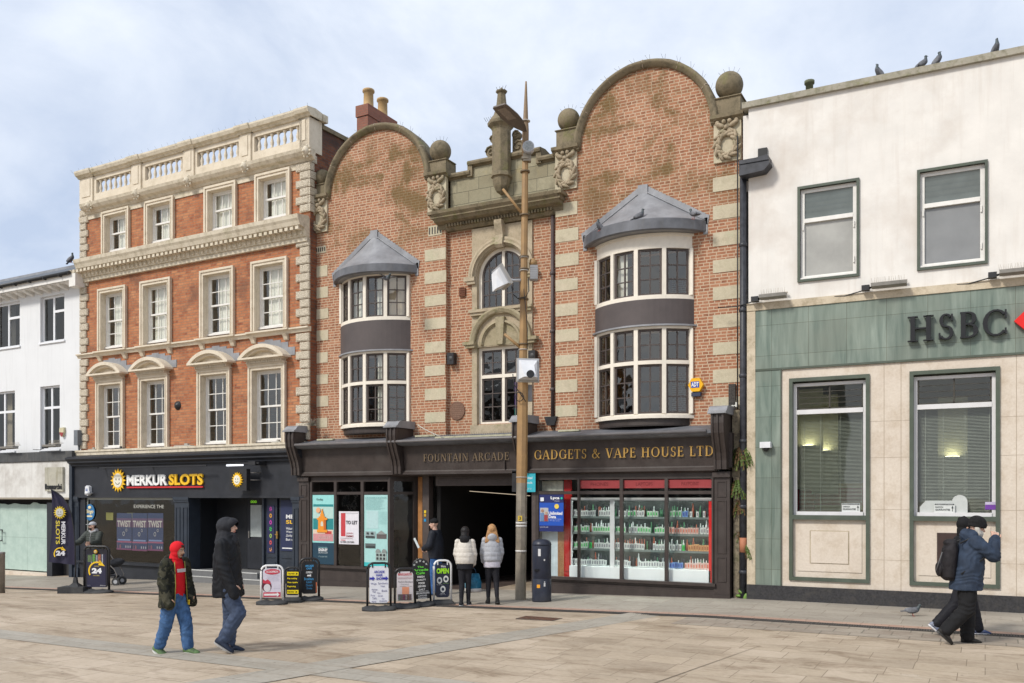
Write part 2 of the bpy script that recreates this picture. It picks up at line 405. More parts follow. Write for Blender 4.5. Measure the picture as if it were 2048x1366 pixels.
# ------------------------------------------------------------------ the materials of the place
brick_orange = brickmat('orange_brick', (.42, .15, .065), (.22, .07, .04), (.49, .225, .11), (.27, .16, .10), .235, .0775, .0085,
    squash=1., stains=(((.15, .075, .05), 1.1, .53, .68, .7), ((.5, .42, .38), .8, .64, .8, .5), ((.55, .22, .08), 1.6, .6, .7, .45)))
brick_pink = brickmat('pink_brick', (.345, .145, .077), (.20, .085, .05), (.415, .205, .12), (.49, .365, .255), .205, .0675, .0095,
    squash=.62, stains=(((.105, .075, .022), 1.0, .475, .60, .75, 7.9, 9.2), ((.53, .34, .24), .7, .60, .8, .5), ((.10, .06, .035), 1.7, .60, .75, .55), ((.13, .08, .03), .6, .50, .66, .5, 7.4, 9.8)))
brick_side = brickmat('dark_side_brick', (.22, .07, .035), (.11, .045, .03), (.30, .11, .05), (.13, .10, .08), .235, .0775, .008,
    stains=(((.05, .035, .03), .8, .5, .65, .8),))
brick_chim = brickmat('chimney_brick', (.27, .11, .075), (.21, .085, .06), (.31, .13, .085), (.20, .12, .09), .225, .075, .008)
stone_dark = stonemat('weathered_sandstone', (.165, .135, .085), (.235, .19, .125), (.07, .062, .04), 2.2, (.15, .15, .055), .8)
stone_quoin = stonemat('green_sandstone', (.46, .415, .29), (.53, .46, .34), (.33, .28, .20), 1.6, (.40, .40, .27), .5)
stone_carve = stonemat('carved_stone', (.30, .24, .16), (.42, .34, .24), (.10, .085, .05), 5., (.17, .17, .09), .8)
stone_surr = stonemat('window_stone', (.37, .30, .205), (.45, .375, .27), (.20, .17, .115), 2., (.16, .18, .07), .6)
cream = stonemat('cream_stucco', (.60, .52, .40), (.68, .60, .48), (.40, .33, .23), 1.8, None, .45, .7, .12)
cream_old = stonemat('stained_cream_stucco', (.58, .51, .39), (.66, .59, .47), (.30, .25, .17), 2.6, (.36, .32, .21), .6, .8, .15)
stone_bank = stonemat('limestone_cladding', (.56, .48, .395), (.64, .565, .475), (.42, .33, .235), .9, None, .6, .7, .06)
m, nt, ns, lk = nodes('green_slate')
ob, fc, _, _ = facade_vec(ns, lk)
mp = ns.new('ShaderNodeMapping'); mp.inputs['Rotation'].default_value = (0, R(-25), 0); mp.inputs['Scale'].default_value = (7, 7, .8); lk.new(ob, mp.inputs[0])
n1 = noise_(ns, lk, mp.outputs[0], 1., 7, .6, .4)
br = ns.new('ShaderNodeTexBrick'); lk.new(fc, br.inputs['Vector']); br.offset = 0.
for k, v in (('Scale', 1.), ('Mortar Size', .004), ('Brick Width', .72), ('Row Height', .62)): br.inputs[k].default_value = v
br.inputs['Color1'].default_value = (.8, .8, .8, 1); br.inputs['Color2'].default_value = (1, 1, 1, 1); br.inputs['Mortar'].default_value = (.45, .42, .35, 1)
c = mixc(ns, lk, ramp(ns, lk, n1, .35, .7), (.125, .17, .14), (.27, .32, .27))
c = mixc(ns, lk, ramp(ns, lk, noise_(ns, lk, ob, .8, 5), .45, .8), c, (.20, .225, .18))
finish(ns, lk, mixc(ns, lk, 1., c, br.outputs['Color'], 'MULTIPLY'), .42, None, .45)
slate = m
slate_trim = plain('green_slate_trim', (.075, .092, .070), .5, .2, 4, .1, dark=(.07, .09, .06))
render_white = plain('white_render', (.72, .69, .645), .85, .07, 1.8, .2, dark=(.57, .51, .45), streak=.5)
render_white2 = plain('clean_white_render', (.70, .71, .72), .85, .03, 1.2, .08, streak=.12)
white_paint = plain('white_paint', (.74, .72, .68), .45, .06, 9, 0, streak=.1)
cream_paint = plain('ivory_paint', (.76, .70, .60), .45, .05, 9)
upvc = plain('white_plastic', (.76, .77, .79), .3, .03, 5)
casement = plain('brown_black_paint', (.075, .058, .052), .5, .15, 8)
shop_brown = plain('brown_shopfront_paint', (.044, .033, .029), .5, .2, 5, .06, dark=(.066, .055, .049), streak=.25)
apron_paint = plain('bay_apron_paint', (.085, .070, .068), .6, .12, 3, .05)
shop_navy = plain('navy_black_paint', (.017, .019, .025), .55, .25, 4, .08, dark=(.03, .032, .038))
navy_trim = plain('navy_trim_paint', (.024, .032, .046), .5, .2, 4, .05, dark=(.038, .046, .058))
lead = plain('lead_sheet', (.27, .275, .29), .5, .2, 3, .12, metal=.1, dark=(.17, .17, .18), streak=.5)
lead_dark = plain('dull_lead', (.13, .135, .15), .6, .3, 3, .1, streak=.5)
slate_roof = brickmat('roof_slates', (.10, .115, .135), (.14, .15, .17), (.12, .13, .15), (.05, .055, .06), .3, .2, .006)
gutter_grey = plain('grey_gutter', (.16, .15, .15), .4, .15, 6)
black_iron = plain('black_iron', (.022, .022, .024), .45, .25, 6, .15)
rust = plain('rusty_iron', (.14, .055, .03), .85, .4, 20, .3)
tan_paint = plain('ochre_pole_paint', (.33, .20, .085), .5, .12, 5, .05, dark=(.25, .155, .08), streak=.4)
bare_steel = plain('weathered_galvanised_steel', (.27, .235, .185), .55, .2, 7, .1, metal=.3, dark=(.17, .15, .12), streak=.6)
brushed = plain('brushed_steel', (.30, .28, .26), .4, .15, 9, .05, metal=.6, streak=.5)
grey_plastic = plain('grey_plastic', (.42, .43, .45), .45, .08, 6)
camera_white = plain('camera_white', (.68, .69, .71), .4, .06, 6)
black_plastic = plain('black_plastic', (.02, .02, .022), .45, .2, 8, .05)
rubber = plain('black_rubber', (.035, .036, .038), .75, .3, 10, .25, dark=(.07, .07, .068))
glass_up = glassmat('window_glass', (.93, .95, .92), .09, 1.5, .05, 1.8)
glass_shop = glassmat('shop_glass', (.95, .97, .96), .02, 1.45, .01, 1.2)
glass_dark = glassmat('dim_shop_glass', (.92, .94, .94), .02, 1.42, .02, 1.2)
glass_bank = glassmat('bank_glass', (.90, .93, .90), .05, 1.45, .01, 1.)
glass_obsc = plain('frosted_glass', (.33, .325, .30), .18, .22, 1.3, 0, .6)
glass_louv = plain('louvre_glass', (.17, .20, .20), .12, .12, 3, 0, .7)
glass_frost2 = plain('grey_frosted_glass', (.22, .225, .225), .2, .12, 1.5, 0, .6)
glass_dk = glassmat('dark_upper_glass', (.6, .63, .62), .02, 1.45, .03, 1.8)
curtain = plain('net_curtain', (.74, .72, .66), .9, .08, 3)
curtain2 = plain('warm_blind', (.62, .50, .38), .9, .1, 3)
dark_in = plain('dark_interior', (.035, .034, .034), .9, .2, 2)
grey_in = plain('grey_interior', (.12, .12, .12), .9, .2, 2)
white_in = plain('white_interior', (.62, .64, .64), .7, .05, 2)
moss = plain('moss', (.12, .12, .02), .95, .4, 20, .4)
skin_l = plain('fair_skin', (.58, .36, .27), .5, .08, 25, 0, .35)
skin_m = plain('brown_skin', (.50, .30, .195), .5, .08, 25, 0, .35)
leafm = plain('fern_leaf', (.075, .12, .018), .6, .4, 20)
leafd = plain('dead_leaf', (.10, .055, .02), .8, .4, 20)

# ------------------------------------------------------------------ ground
def pavemat(name, cols, bw, rh, ms, joint, rot=0., streak=True, rough=.75):
    m, nt, ns, lk = nodes(name)
    tc = ns.new('ShaderNodeTexCoord'); mp = ns.new('ShaderNodeMapping'); mp.inputs['Rotation'].default_value = (0, 0, rot)
    lk.new(tc.outputs['Object'], mp.inputs[0]); v = mp.outputs[0]
    b = ns.new('ShaderNodeTexBrick'); lk.new(v, b.inputs['Vector'])
    b.offset = .37; b.offset_frequency = 2; b.squash = .72; b.squash_frequency = 3
    for k, x in (('Scale', 1.), ('Mortar Size', ms), ('Mortar Smooth', .3), ('Brick Width', bw), ('Row Height', rh)): b.inputs[k].default_value = x
    n1 = noise_(ns, lk, v, .45, 6, .6); 
    st = ns.new('ShaderNodeMapping'); st.inputs['Rotation'].default_value = (0, 0, R(8)); st.inputs['Scale'].default_value = (.55, 1.3, 1); lk.new(tc.outputs['Object'], st.inputs[0])
    n2 = noise_(ns, lk, st.outputs[0], 1.5, 9, .72, .6)
    n3 = noise_(ns, lk, v, 14, 6, .6)
    ca = mixc(ns, lk, ramp(ns, lk, n1, .38, .64), cols[0], cols[1]); cb = mixc(ns, lk, ramp(ns, lk, n1, .42, .6), cols[2], cols[0])
    lk.new(ca, b.inputs['Color1']); lk.new(cb, b.inputs['Color2']); b.inputs['Mortar'].default_value = c4(joint)
    c = b.outputs['Color']
    if streak:
        c = mixc(ns, lk, ramp(ns, lk, n2, .50, .68), c, cols[3])
        n5 = noise_(ns, lk, st.outputs[0], 2.3, 8, .7, .8)
        c = mixc(ns, lk, ramp(ns, lk, n5, .58, .8), c, cols[4])
    c = mixc(ns, lk, .5, c, mixc(ns, lk, n3, (.18, .18, .18), (.95, .95, .95)), 'SOFT_LIGHT')
    vo = ns.new('ShaderNodeTexVoronoi'); vo.inputs['Scale'].default_value = 5.; lk.new(v, vo.inputs['Vector'])
    sp = ns.new('ShaderNodeMath'); sp.operation = 'LESS_THAN'; sp.inputs[1].default_value = .09; lk.new(vo.outputs['Distance'], sp.inputs[0])
    gr = ns.new('ShaderNodeMath'); gr.operation = 'GREATER_THAN'; gr.inputs[1].default_value = .52
    lk.new(noise_(ns, lk, v, 2.1, 2), gr.inputs[0]); ml = ns.new('ShaderNodeMath'); ml.operation = 'MULTIPLY'; lk.new(sp.outputs[0], ml.inputs[0]); lk.new(gr.outputs[0], ml.inputs[1])
    c = mixc(ns, lk, ml.outputs[0], c, tuple(x*.55 for x in cols[0]))
    rg = ns.new('ShaderNodeMapRange'); rg.inputs[3].default_value = rough-.25; rg.inputs[4].default_value = rough+.1; lk.new(n2, rg.inputs[0])
    h = ns.new('ShaderNodeMath'); h.operation = 'MULTIPLY_ADD'; lk.new(b.outputs['Fac'], h.inputs[0]); h.inputs[1].default_value = -1.2; lk.new(n3, h.inputs[2])
    finish(ns, lk, c, rg.outputs[0], bump(ns, lk, h.outputs[0], .35, .006), .35); return m
plaza_m = pavemat('sandstone_slabs', ((.405, .325, .235), (.50, .41, .315), (.33, .265, .195), (.20, .145, .095), (.48, .41, .325)), .78, .52, .005, (.17, .13, .09))
grey_m = pavemat('grey_slabs', ((.32, .285, .235), (.38, .34, .285), (.28, .25, .21), (.24, .205, .165), (.40, .36, .30)), .9, .62, .007, (.19, .16, .125))
band_m = pavemat('grey_band_slabs', ((.33, .30, .25), (.38, .345, .29), (.29, .265, .22), (.28, .24, .19), (.40, .36, .30)), .85, .45, .006, (.18, .155, .125))
sett_m = pavemat('small_setts', ((.30, .255, .205), (.36, .31, .25), (.25, .21, .17), (.22, .17, .13), (.38, .33, .27)), .42, .42, .012, (.17, .15, .12))
pink_m = pavemat('pink_setts', ((.42, .27, .205), (.47, .32, .24), (.38, .25, .19), (.33, .2, .15), (.48, .35, .27)), .3, .2, .006, (.2, .15, .12))
far = MB(); far.add([(-600, -600, -1.2), (600, -600, -1.2), (600, 800, -1.2), (-600, 800, -1.2)], [(0, 1, 2, 3)])
struct('ground', far, grey_m)
struct('plaza', grid_sheet(-60, 25, -30, 22, 170, 104), plaza_m)
YD = G.oy-ground(1500, 1239).y   # distance of the drain in front of the facade
YD = 18.66-ground(1500, 1239).y
yd = 18.66-YD
struct('pavement', grid_sheet(-45, 14, yd+.38, 18.9, 118, 12, .004), grey_m)
struct('pavement_edge', grid_sheet(-45, 14, yd+.14, yd+.38, 118, 1, .008), pink_m)
dr = grid_sheet(-45, 14, yd-.15, yd+.14, 118, 1, .006)
for i in range(int(59/.5)):
    x = -45+i*.5
    for j in range(12):
        xx = x+.03+j*.0385; dr.box(xx, xx+.016, yd-.12, yd+.11, gz(xx, yd)+.006, gz(xx, yd)+.0125)
dr.m = [0]*118+[1]*(len(dr.f)-118)
struct('drain_channel', dr, [plain('drain_black', (.045, .042, .04), .8), plain('drain_iron', (.10, .09, .08), .7)])
gl0 = ground(-40, 1262).y; gl1 = ground(700, 1352).y
gy = (ground(200, 1290).y+ground(600, 1338).y)/2
struct('paving_band', grid_sheet(-60, 25, gy-.27, gy+.27, 170, 2, .005), band_m)
qa, qb = ground(610, 1340), ground(1290, 1229)
dd = (qb-qa).normalized(); nn_ = Vector((-dd.y, dd.x, 0)); qa = qa-dd*6; mbs = MB(); n = 40
pp = [qa+(qb-qa)*(i/n) for i in range(n+1)]; vs = [tuple(p+nn_*s_+Vector((0, 0, gz(p.x, p.y)-p.z+.0085))) for p in pp for s_ in (-.32, .32)]
mbs.add(vs, [(2*i, 2*i+2, 2*i+3, 2*i+1) for i in range(n)]); struct('paving_strip', mbs, band_m)
qa, qb = ground(1300, 1370), ground(1520, 1292); dd = (qb-qa).normalized(); nn_ = Vector((-dd.y, dd.x, 0))*.007
mbs = MB(); mbs.add([tuple(q+nn_*s_+Vector((0, 0, .006-q.z))) for q, s_ in ((qa, -1), (qb, -.4), (qb, .4), (qa, 1))], [(0, 1, 2, 3)]); struct('paving_joint', mbs, flat((.12, .095, .07)))
p = ground(1800, 1262); p2 = ground(2200, 1300)
struct('sett_paving', grid_sheet(-4.6, 6, yd-1.1, yd-.15, 22, 4, .004), sett_m)
# drain cover
p = ground(1078, 1238); dc = MB(); w = .36
dc.box(-w, w, -.2, .2, -.01, .012); dc.mi = 1
for i in range(9): dc.box(-w+.05+i*.074, -w+.085+i*.074, -.16, .16, .0125, .0165)
solo('drain_cover', dc, [plain('cover_iron', (.09, .07, .055), .7, .3, 20), rust], 'rusty rectangular slotted drain cover set in the paving in front of the lamp post', 'drain cover', loc=(p.x, p.y, p.z))
# ------------------------------------------------------------------ window helpers
def window_part(parent, name, frame_mb, frame_mat, panes, glass, curt=None, cmat=None, label=None):
    w = part(name, frame_mb, frame_mat, parent, label)
    sub('pane', panes, glass, w)
    if curt is not None and curt.f: sub('curtain', curt, cmat, w)
    return w
def sash(parent, u0, u1, z0, z1, v, cols, rows, fm, gm, cm=None, meet=.5, cgap=None, label=None):
    """white sliding sash: outer box, two sashes, glazing bars"""
    f = MB(); g = MB(); c = MB(); e = .045
    f.box(u0, u0+e, v-.03, v+.08, z0, z1); f.box(u1-e, u1, v-.03, v+.08, z0, z1)
    f.box(u0+e, u1-e, v-.03, v+.08, z1-e, z1); f.box(u0-.03, u1+.03, v-.07, v+.08, z0, z0+.055)
    a, b = u0+e, u1-e; zm = z0+.055+(z1-e-z0-.055)*meet
    for (s0, s1, vv, nr) in ((z0+.055, zm+.02, v+.03, rows[1]), (zm-.02, z1-e, v, rows[0])):
        f.box(a, a+.04, vv, vv+.035, s0, s1); f.box(b-.04, b, vv, vv+.035, s0, s1)
        f.box(a+.04, b-.04, vv, vv+.035, s0, s0+.05); f.box(a+.04, b-.04, vv, vv+.035, s1-.04, s1)
        ia, ib, ja, jb = a+.04, b-.04, s0+.05, s1-.04
        for k in range(1, cols): x = ia+(ib-ia)*k/cols; f.box(x-.011, x+.011, vv+.004, vv+.03, ja, jb)
        for k in range(1, nr): z = ja+(jb-ja)*k/nr; f.box(ia, ib, vv+.006, vv+.028, z-.011, z+.011)
        t = random.uniform(-.004, .004)
        g.quad((ia, vv+.018+t, ja), (ib, vv+.018-t, ja), (ib, vv+.018-t, jb), (ia, vv+.018+t, jb))
    if cm is not None:
        n = 26; x0, x1 = (u0, u1) if cgap is None else (u0+(u1-u0)*cgap, u1+.1)
        top = [(x0+(x1-x0)*i/n, v+.115+.02*math.sin(i*1.9)+.01*math.sin(i*4.3), z1) for i in range(n+1)]
        bot = [(p[0], p[1], z0) for p in top]
        c.add(top+bot, [(i, i+1, n+2+i, n+1+i) for i in range(n)], True)
    return window_part(parent, 'window', f, fm, g, gm, c, cm, label)

# ================================================================== THE ORANGE BRICK BUILDING (frame L)
RE = .10                                   # right end
def LU(px, v=0.): return L.U(px, v)
bo = thing('brick_building', 'orange brick four-storey building with cream window surrounds and a balustraded parapet', 'building', L, (-4.7, 0, 0))
W3 = [(-8.49, -7.15), (-6.49, -5.16), (-3.92, -2.60), (-1.92, -.57)]
W2 = [(-8.68, -7.30), (-6.69, -5.29), (-4.10, -2.69), (-2.07, -.68)]
W1 = [(-8.77, -7.41), (-6.76, -5.40), (-4.21, -2.83), (-2.17, -.75)]
z3, z2, z1_ = (9.66, 10.94), (6.66, 8.56), (3.56, 5.70)
aw = .125
W3, W2, W1 = [[(a+.08, b) for a, b in w_] for w_ in (W3, W2, W1)]
holes = [(a+aw, b-aw, z3[0], z3[1]-aw) for a, b in W3]+[(a+aw, b-aw, z2[0], z2[1]-aw) for a, b in W2]+[(a+aw, b-aw, z1_[0], z1_[1]-aw) for a, b in W1]
w = MB().wall(-9.55, RE, 3.3, 11.35, 0, holes, .3)
w.mi = 1
w.quad((RE, 0, 3.3), (RE, 9, 3.3), (RE, 9, 12.0), (RE, 0, 12.0)); w.quad((-9.55, 9, 3.3), (-9.55, 0, 3.3), (-9.55, 0, 11.6), (-9.55, 9, 11.6))
w.quad((RE, 9, 3.3), (-9.55, 9, 3.3), (-9.55, 9, 11.6), (RE, 9, 11.6)); w.mi = 2
w.quad((-9.55, 0, 11.32), (RE, 0, 11.32), (RE, 9, 11.32), (-9.55, 9, 11.32)); w.quad((-9.55, 0, 3.28), (-9.55, 9, 3.28), (RE, 9, 3.28), (RE, 0, 3.28))
for zz in (6.3, 9.3): w.quad((-9.5, .5, zz), (RE-.05, .5, zz), (RE-.05, 8.9, zz), (-9.5, 8.9, zz))
part('wall', w, [brick_orange, brick_side, dark_in], bo)
sc = MB(); sc.box(RE-.25, RE+.06, .42, 9, 12.0, 12.12); part('side_coping', sc, stone_dark, bo)
# quoins
q = MB()
def quoins(mb, u0, u1, zz0, zz1, n, v, alt):
    h = (zz1-zz0)/n
    for i in range(n):
        e = alt if i % 2 else 0
        a, b = (u0, u1+e) if alt > 0 else (u0+e, u1)
        mb = MB(); mb.box(a, b, v-.05, v+.02, zz0+i*h+.012, zz0+(i+1)*h-.012)
        mb.box(a+.03, b-.03, v-.062, v-.05, zz0+i*h+.035, zz0+(i+1)*h-.035)
        if alt < 0 and zz0 > 9: mb.box(b, b+.035, v-.05, v+.22-(.1 if i % 2 else 0), zz0+i*h+.012, zz0+(i+1)*h-.012)
        part('quoin', mb, mver, bo)
mver, nt, ns, lk = nodes('vermiculated_stone')
ob = ns.new('ShaderNodeTexCoord').outputs['Object']; vo = ns.new('ShaderNodeTexVoronoi'); vo.inputs['Scale'].default_value = 26; vo.feature = 'DISTANCE_TO_EDGE'; lk.new(ob, vo.inputs['Vector'])
c = mixc(ns, lk, ramp(ns, lk, vo.outputs['Distance'], .03, .2), (.36, .31, .23), (.66, .59, .48)); finish(ns, lk, c, .8, bump(ns, lk, vo.outputs['Distance'], .8, .02), .2)
for (a, b, n) in ((3.6, 6.46, 12), (6.66, 8.98, 10), (9.66, 11.2, 7)):
    quoins(q, -9.55, -9.24, a, b, n, 0, .09); quoins(q, RE-.33, RE, a, b, n, 0, -.14)
# architraves
for fl, (WW, (za, zb)) in enumerate(((W3, z3), (W2, z2), (W1, z1_))):
    for i, (a, b) in enumerate(WW):
        s = MB()
        for (x0, x1, y0, y1) in ((a, a+aw, za, zb), (b-aw, b, za, zb), (a+aw, b-aw, zb-aw, zb)):
            s.box(x0, x1, -.07, .0, y0, y1)
        s.box(a-.015, a+.045, -.1, -.07, za, zb+.015); s.box(b-.045, b+.015, -.1, -.07, za, zb+.015); s.box(a+.045, b-.045, -.1, -.07, zb-.045, zb+.015)
        s.box(a+aw-.03, a+aw, -.085, -.07, za, zb-aw+.03); s.box(b-aw, b-aw+.03, -.085, -.07, za, zb-aw+.03); s.box(a+aw, b-aw, -.085, -.07, zb-aw, zb-aw+.03)
        # reveal lining
        s.box(a+aw, a+aw+.012, .0, .2, za, zb-aw); s.box(b-aw-.012, b-aw, .0, .2, za, zb-aw); s.box(a+aw+.012, b-aw-.012, 0, .2, zb-aw-.012, zb-aw)
        if fl == 2:     # segmental pediment
            e = .17; m_ = (a+b)/2; hw = (b-a)/2+e; zc = zb+.20
            n = int((b-a)/.062)
            for k in range(n): x = a+(b-a)*(k+.5)/n; s.box(x-.018, x+.018, -.19, 0, zb+.05, zb+.12)
            s.box(a-.02, b+.02, -.13, 0, zb+.015, zb+.05); s.box(a-.05, b+.05, -.22, 0, zb+.12, zb+.15)
            s.box(a-e, b+e, -.32, 0, zb+.15, zc); 
            sag = .34; Rr = (hw*hw+sag*sag)/(2*sag); ha = math.asin(hw/Rr)
            def arcp(r, k, n_=16): t = -ha+2*ha*k/n_; return (m_+r*math.sin(t), zc-(Rr-sag)+r*math.cos(t))
            for k in range(16):
                p = [arcp(Rr-.1, k), arcp(Rr-.1, k+1), arcp(Rr, k+1), arcp(Rr, k)]
                p = [(x, max(z, zc)) for x, z in p]; s.prism(p, -.32, 0)
                p = [arcp(Rr-.16, k), arcp(Rr-.16, k+1), arcp(Rr-.1, k+1), arcp(Rr-.1, k)]
                p = [(x, max(z, zc)) for x, z in p]; s.prism(p, -.24, 0)
            tp = [(x, max(z, zc)) for x, z in [arcp(Rr-.16, k) for k in range(17)]]
            s.prism([(a-e+.1, zc)]+[(b+e-.1, zc)]+tp[::-1][1:-1], -.1, 0)
            s.ell((m_, -.1, zc+.02), (.3, .03, .12), 12, 6)
            fl_ = MB()          # stepped lead flashing
            for k in range(7):
                t = (-.85+1.7*k/6)*ha; x = m_+(Rr+.02)*math.sin(t); z = zc-(Rr-sag)+(Rr+.02)*math.cos(t)
                hh = .15-.0*k; fl_.box(x-.12, x+.12+.02*k, -.012-.001*k, 0, z-.1, z+.12+.012*(k % 2))
        o = part('window_surround', s, cream, bo)
        if fl == 2: sub('lead_flashing', fl_, lead, o)
        ia, ib = a+aw+.012, b-aw-.012
        if fl == 0: sash(bo, ia, ib, za+.06, zb-aw-.012, .14, 3, (1, 1), white_paint, glass_up, curtain, .52, [.28, .22, None, .16][i])
        elif fl == 1: sash(bo, ia, ib, za+.06, zb-aw-.012, .14, 3, (2, 2), white_paint, glass_up, curtain, .5, [.22, .12, .3, .2][i])
        else: sash(bo, ia, ib, za+.04, zb-aw-.012, .14, 3, (2, 2), white_paint, glass_up, None, .5)
# cornices
vp = -.42
zt = L.Z(614, 424, vp); zb_ = L.Z(625, 474, -.1)
cz = MB()
cz.prismx([(0, zt-.02), (0, zt-.5), (-.14, zt-.5), (-.16, zt-.44), (-.2, zt-.3), (-.38, zt-.26), (-.42, zt-.16), (-.46, zt-.1), (-.48, zt), (-.05, zt+.05)][::-1], L.U(149, -.42), RE-.02)
n = 52
for k in range(n):
    u = -9.6+(9.55)*k/(n-1)
    cz.box(u-.055, u+.055, -.36, -.15, zt-.36, zt-.262)
    cz.box(u-.03, u+.03, -.2, -.14, zt-.46, zt-.361)
cz.box(-9.62, RE-.03, -.1, 0, zt-.62, zt-.5)
part('dentil_cornice', cz, cream_old, bo)
za = L.Z(160, 420, -.2)
c1 = MB(); tp = L.Z(160, 410, -.25)
c1.prismx([(.0, tp), (0, tp-.26), (-.06, tp-.26), (-.1, tp-.2), (-.2, tp-.16), (-.27, tp-.08), (-.3, tp)][::-1], L.U(159, -.28), RE+.18)
c1.box(-9.62, RE+.03, -.03, .02, tp-.42, tp-.26)
for k, px in enumerate((176, 270, 373.5, 488, 611)):
    u = L.U(px, -.28); z = tp-.1
    c1.ell((u, -.27, z), (.1, .1, .13), 10, 7)
    for t in range(9): c1.ell((u+.12*math.cos(t*.7), -.24, z+.14*math.sin(t*.7)), (.045, .04, .045), 6, 4)
    c1.ell((u, -.36, z-.03), (.045, .05, .04), 8, 5)
part('lion_head_cornice', c1, cream_old, bo)
# balustrade
tb, bb = L.Z(606, 222, -.1), tp
p_ = MB(); ops = [(-8.72, -7.06), (-6.42, -4.78), (-4.17, -2.50), (-1.90, -.25)]
zo0, zo1 = 11.62, 11.97
zo0, zo1 = L.Z(511, 300, -.05)-.05, L.Z(511, 275.5, -.05)+.03
topw = zo1+.13
p_.wall(-9.55, RE, tp-.02, topw, -.05, [(a, b, zo0, zo1) for a, b in ops], .17)
us = [-9.55]+[x for o in ops for x in o]+[RE]
for k in range(0, len(us), 2): p_.box(us[k], us[k+1], .1, .12, tp-.02, topw)
p_.box(-9.55, RE, .105, .118, tp-.02, zo0); p_.box(-9.55, RE, .105, .118, zo1, topw)
p_.quad((RE, -.05, tp-.02), (RE, .22, tp-.02), (RE, .22, topw), (RE, -.05, topw)); p_.quad((-9.55, -.05, tp-.02), (-9.55, -.05, topw), (-9.55, .22, topw), (-9.55, .22, tp-.02))
piers = [(-9.45, -8.84), (-6.98, -6.56), (-4.68, -4.26), (-2.41, -1.99), (-.19, RE+.03)]
for a, b in piers:
    p_.box(a, b, -.10, -.05, tp, topw); p_.box(a+.1, b-.1, -.12, -.10, tp+.28, topw-.06)
p_.box(RE-.29, RE+.05, -.1, .4, tp, topw)
part('parapet', p_, cream, bo)
cp = MB()
def coping(a, b, e): cp.prismx([(.27+e, topw), (-.1-e, topw), (-.13-e, topw+.04), (-.2-e, topw+.07), (-.24-e, topw+.15), (-.24-e, topw+.2), (.05, topw+.24), (.32, topw+.2)][::-1], a, b)
coping(L.U(163, -.22), RE+.1, 0)
for a, b in piers: coping(a-.06, b+.06 if b < 0 else b+.11, .035)
cp.box(RE-.33, RE+.16, .33, .52, topw, topw+.19)
part('parapet_coping', cp, cream_old, bo)
bp = [(.055, 0), (.055, .03), (.03, .05), (.045, .1), (.052, .15), (.035, .21), (.02, .27), (.04, .30), (.045, .31)]
hz = (zo1-zo0)
bm = MB().lathe([(r, z*hz/.35) for r, z in bp]+[(.058, hz-.03), (.058, hz)], 0, 0, 0, 10)
bme = bm.mesh('baluster', cream)
for a, b in ops:
    for k in range(7):
        o = bpy.data.objects.new('baluster', bme); COL.objects.link(o); o.parent = bo
        u = a+(b-a)*(k+.5)/7; o.location = Vector((u, .035, zo0))-OFF[bo.name]
# string course
s = MB(); zs = L.Z(618, 651, -.12)
s.prismx([(0, zs), (0, zs-.13), (-.06, zs-.13), (-.09, zs-.06), (-.14, zs-.04), (-.14, zs)][::-1], -9.62, RE+.03)
for a, b in W2:
    s.box(a-.12, b+.12, -.19, -.1, zs-.035, zs+.01)
    for x in (a-.02, b-.12): s.prismx([(0, zs-.13), (0, zs-.3), (-.05, zs-.28), (-.09, zs-.2), (-.15, zs-.13)][::-1], x, x+.14)
part('string_course', s, cream, bo)
s = MB(); s.box(-9.66, RE-.1, -.12, 0, 3.4, 3.54); s.box(-9.66, RE-.1, -.15, 0, 3.5, 3.56)
part('sill_band', s, cream_old, bo)
s = MB(); rv = L.P(356, 811); s.T = Matrix.Translation((rv[0], 0, rv[1]))@Matrix.Rotation(PI/2, 4, 'X')
s.lathe([(.001, .09), (.03, .09), (.05, .07), (.09, .06), (.1, .03), (.13, .02), (.135, 0)], 0, 0, 0, 20); s.T = None
part('round_vent', s, black_iron, bo)
# bird spikes on the parapet
s = MB()
for k in range(34):
    u = -9.6+9.8*k/33+random.uniform(-.05, .05)
    s.tube([(u, -.2, topw+.18), (u+random.uniform(-.04, .04), -.27, topw+.28)], .0025, 4)
part('bird_spikes', s, black_iron, bo)
# ---- ground-floor shopfront of the orange building
gf = thing('slot_arcade_shopfront', 'navy-black shopfront with a wide dark window and a recessed stepped entrance', 'shopfront', L, (-4.8, 0, -.35))
vs_ = -.12
f = MB()
f.box(-9.72, .0, vs_, .4, 2.10, 3.08)
f.prismx([(0, 3.46), (vs_, 3.40), (vs_-.28, 3.32), (vs_-.28, 3.27), (vs_-.2, 3.2), (vs_-.2, 3.16), (vs_-.08, 3.10), (vs_-.08, 3.06), (.1, 3.06)][::-1], -9.78, .02)
f.box(-9.72, 0, vs_-.035, vs_, 2.06, 2.13)
part('fascia', f, shop_navy, gf)
def pil(a, b, z0, z1, v0, mat, parent, name='pilaster', z0b=None):
    p = MB(); p.box(a, b, v0, .3, z0, z1)
    p.box(a-.02, b+.02, v0-.05, v0, z1-.09, z1); p.box(a-.01, b+.01, v0-.03, v0, z1-.15, z1-.09)
    p.box(a-.015, b+.015, v0-.035, v0, z0, z0+.3)
    w_ = b-a; nn = 2 if w_ > .45 else 1
    for k in range(nn):
        x0 = a+w_*(k+.0)/nn+.06; x1 = a+w_*(k+1)/nn-.06
        for (q0, q1) in ((z0+.42, z1-.3),):
            p.box(x0, x1, v0-.018, v0, q0, q0+.02); p.box(x0, x1, v0-.018, v0, q1-.02, q1); p.box(x0, x0+.02, v0-.018, v0, q0+.02, q1-.02); p.box(x1-.02, x1, v0-.018, v0, q0+.02, q1-.02)
    return part(name, p, mat, parent)
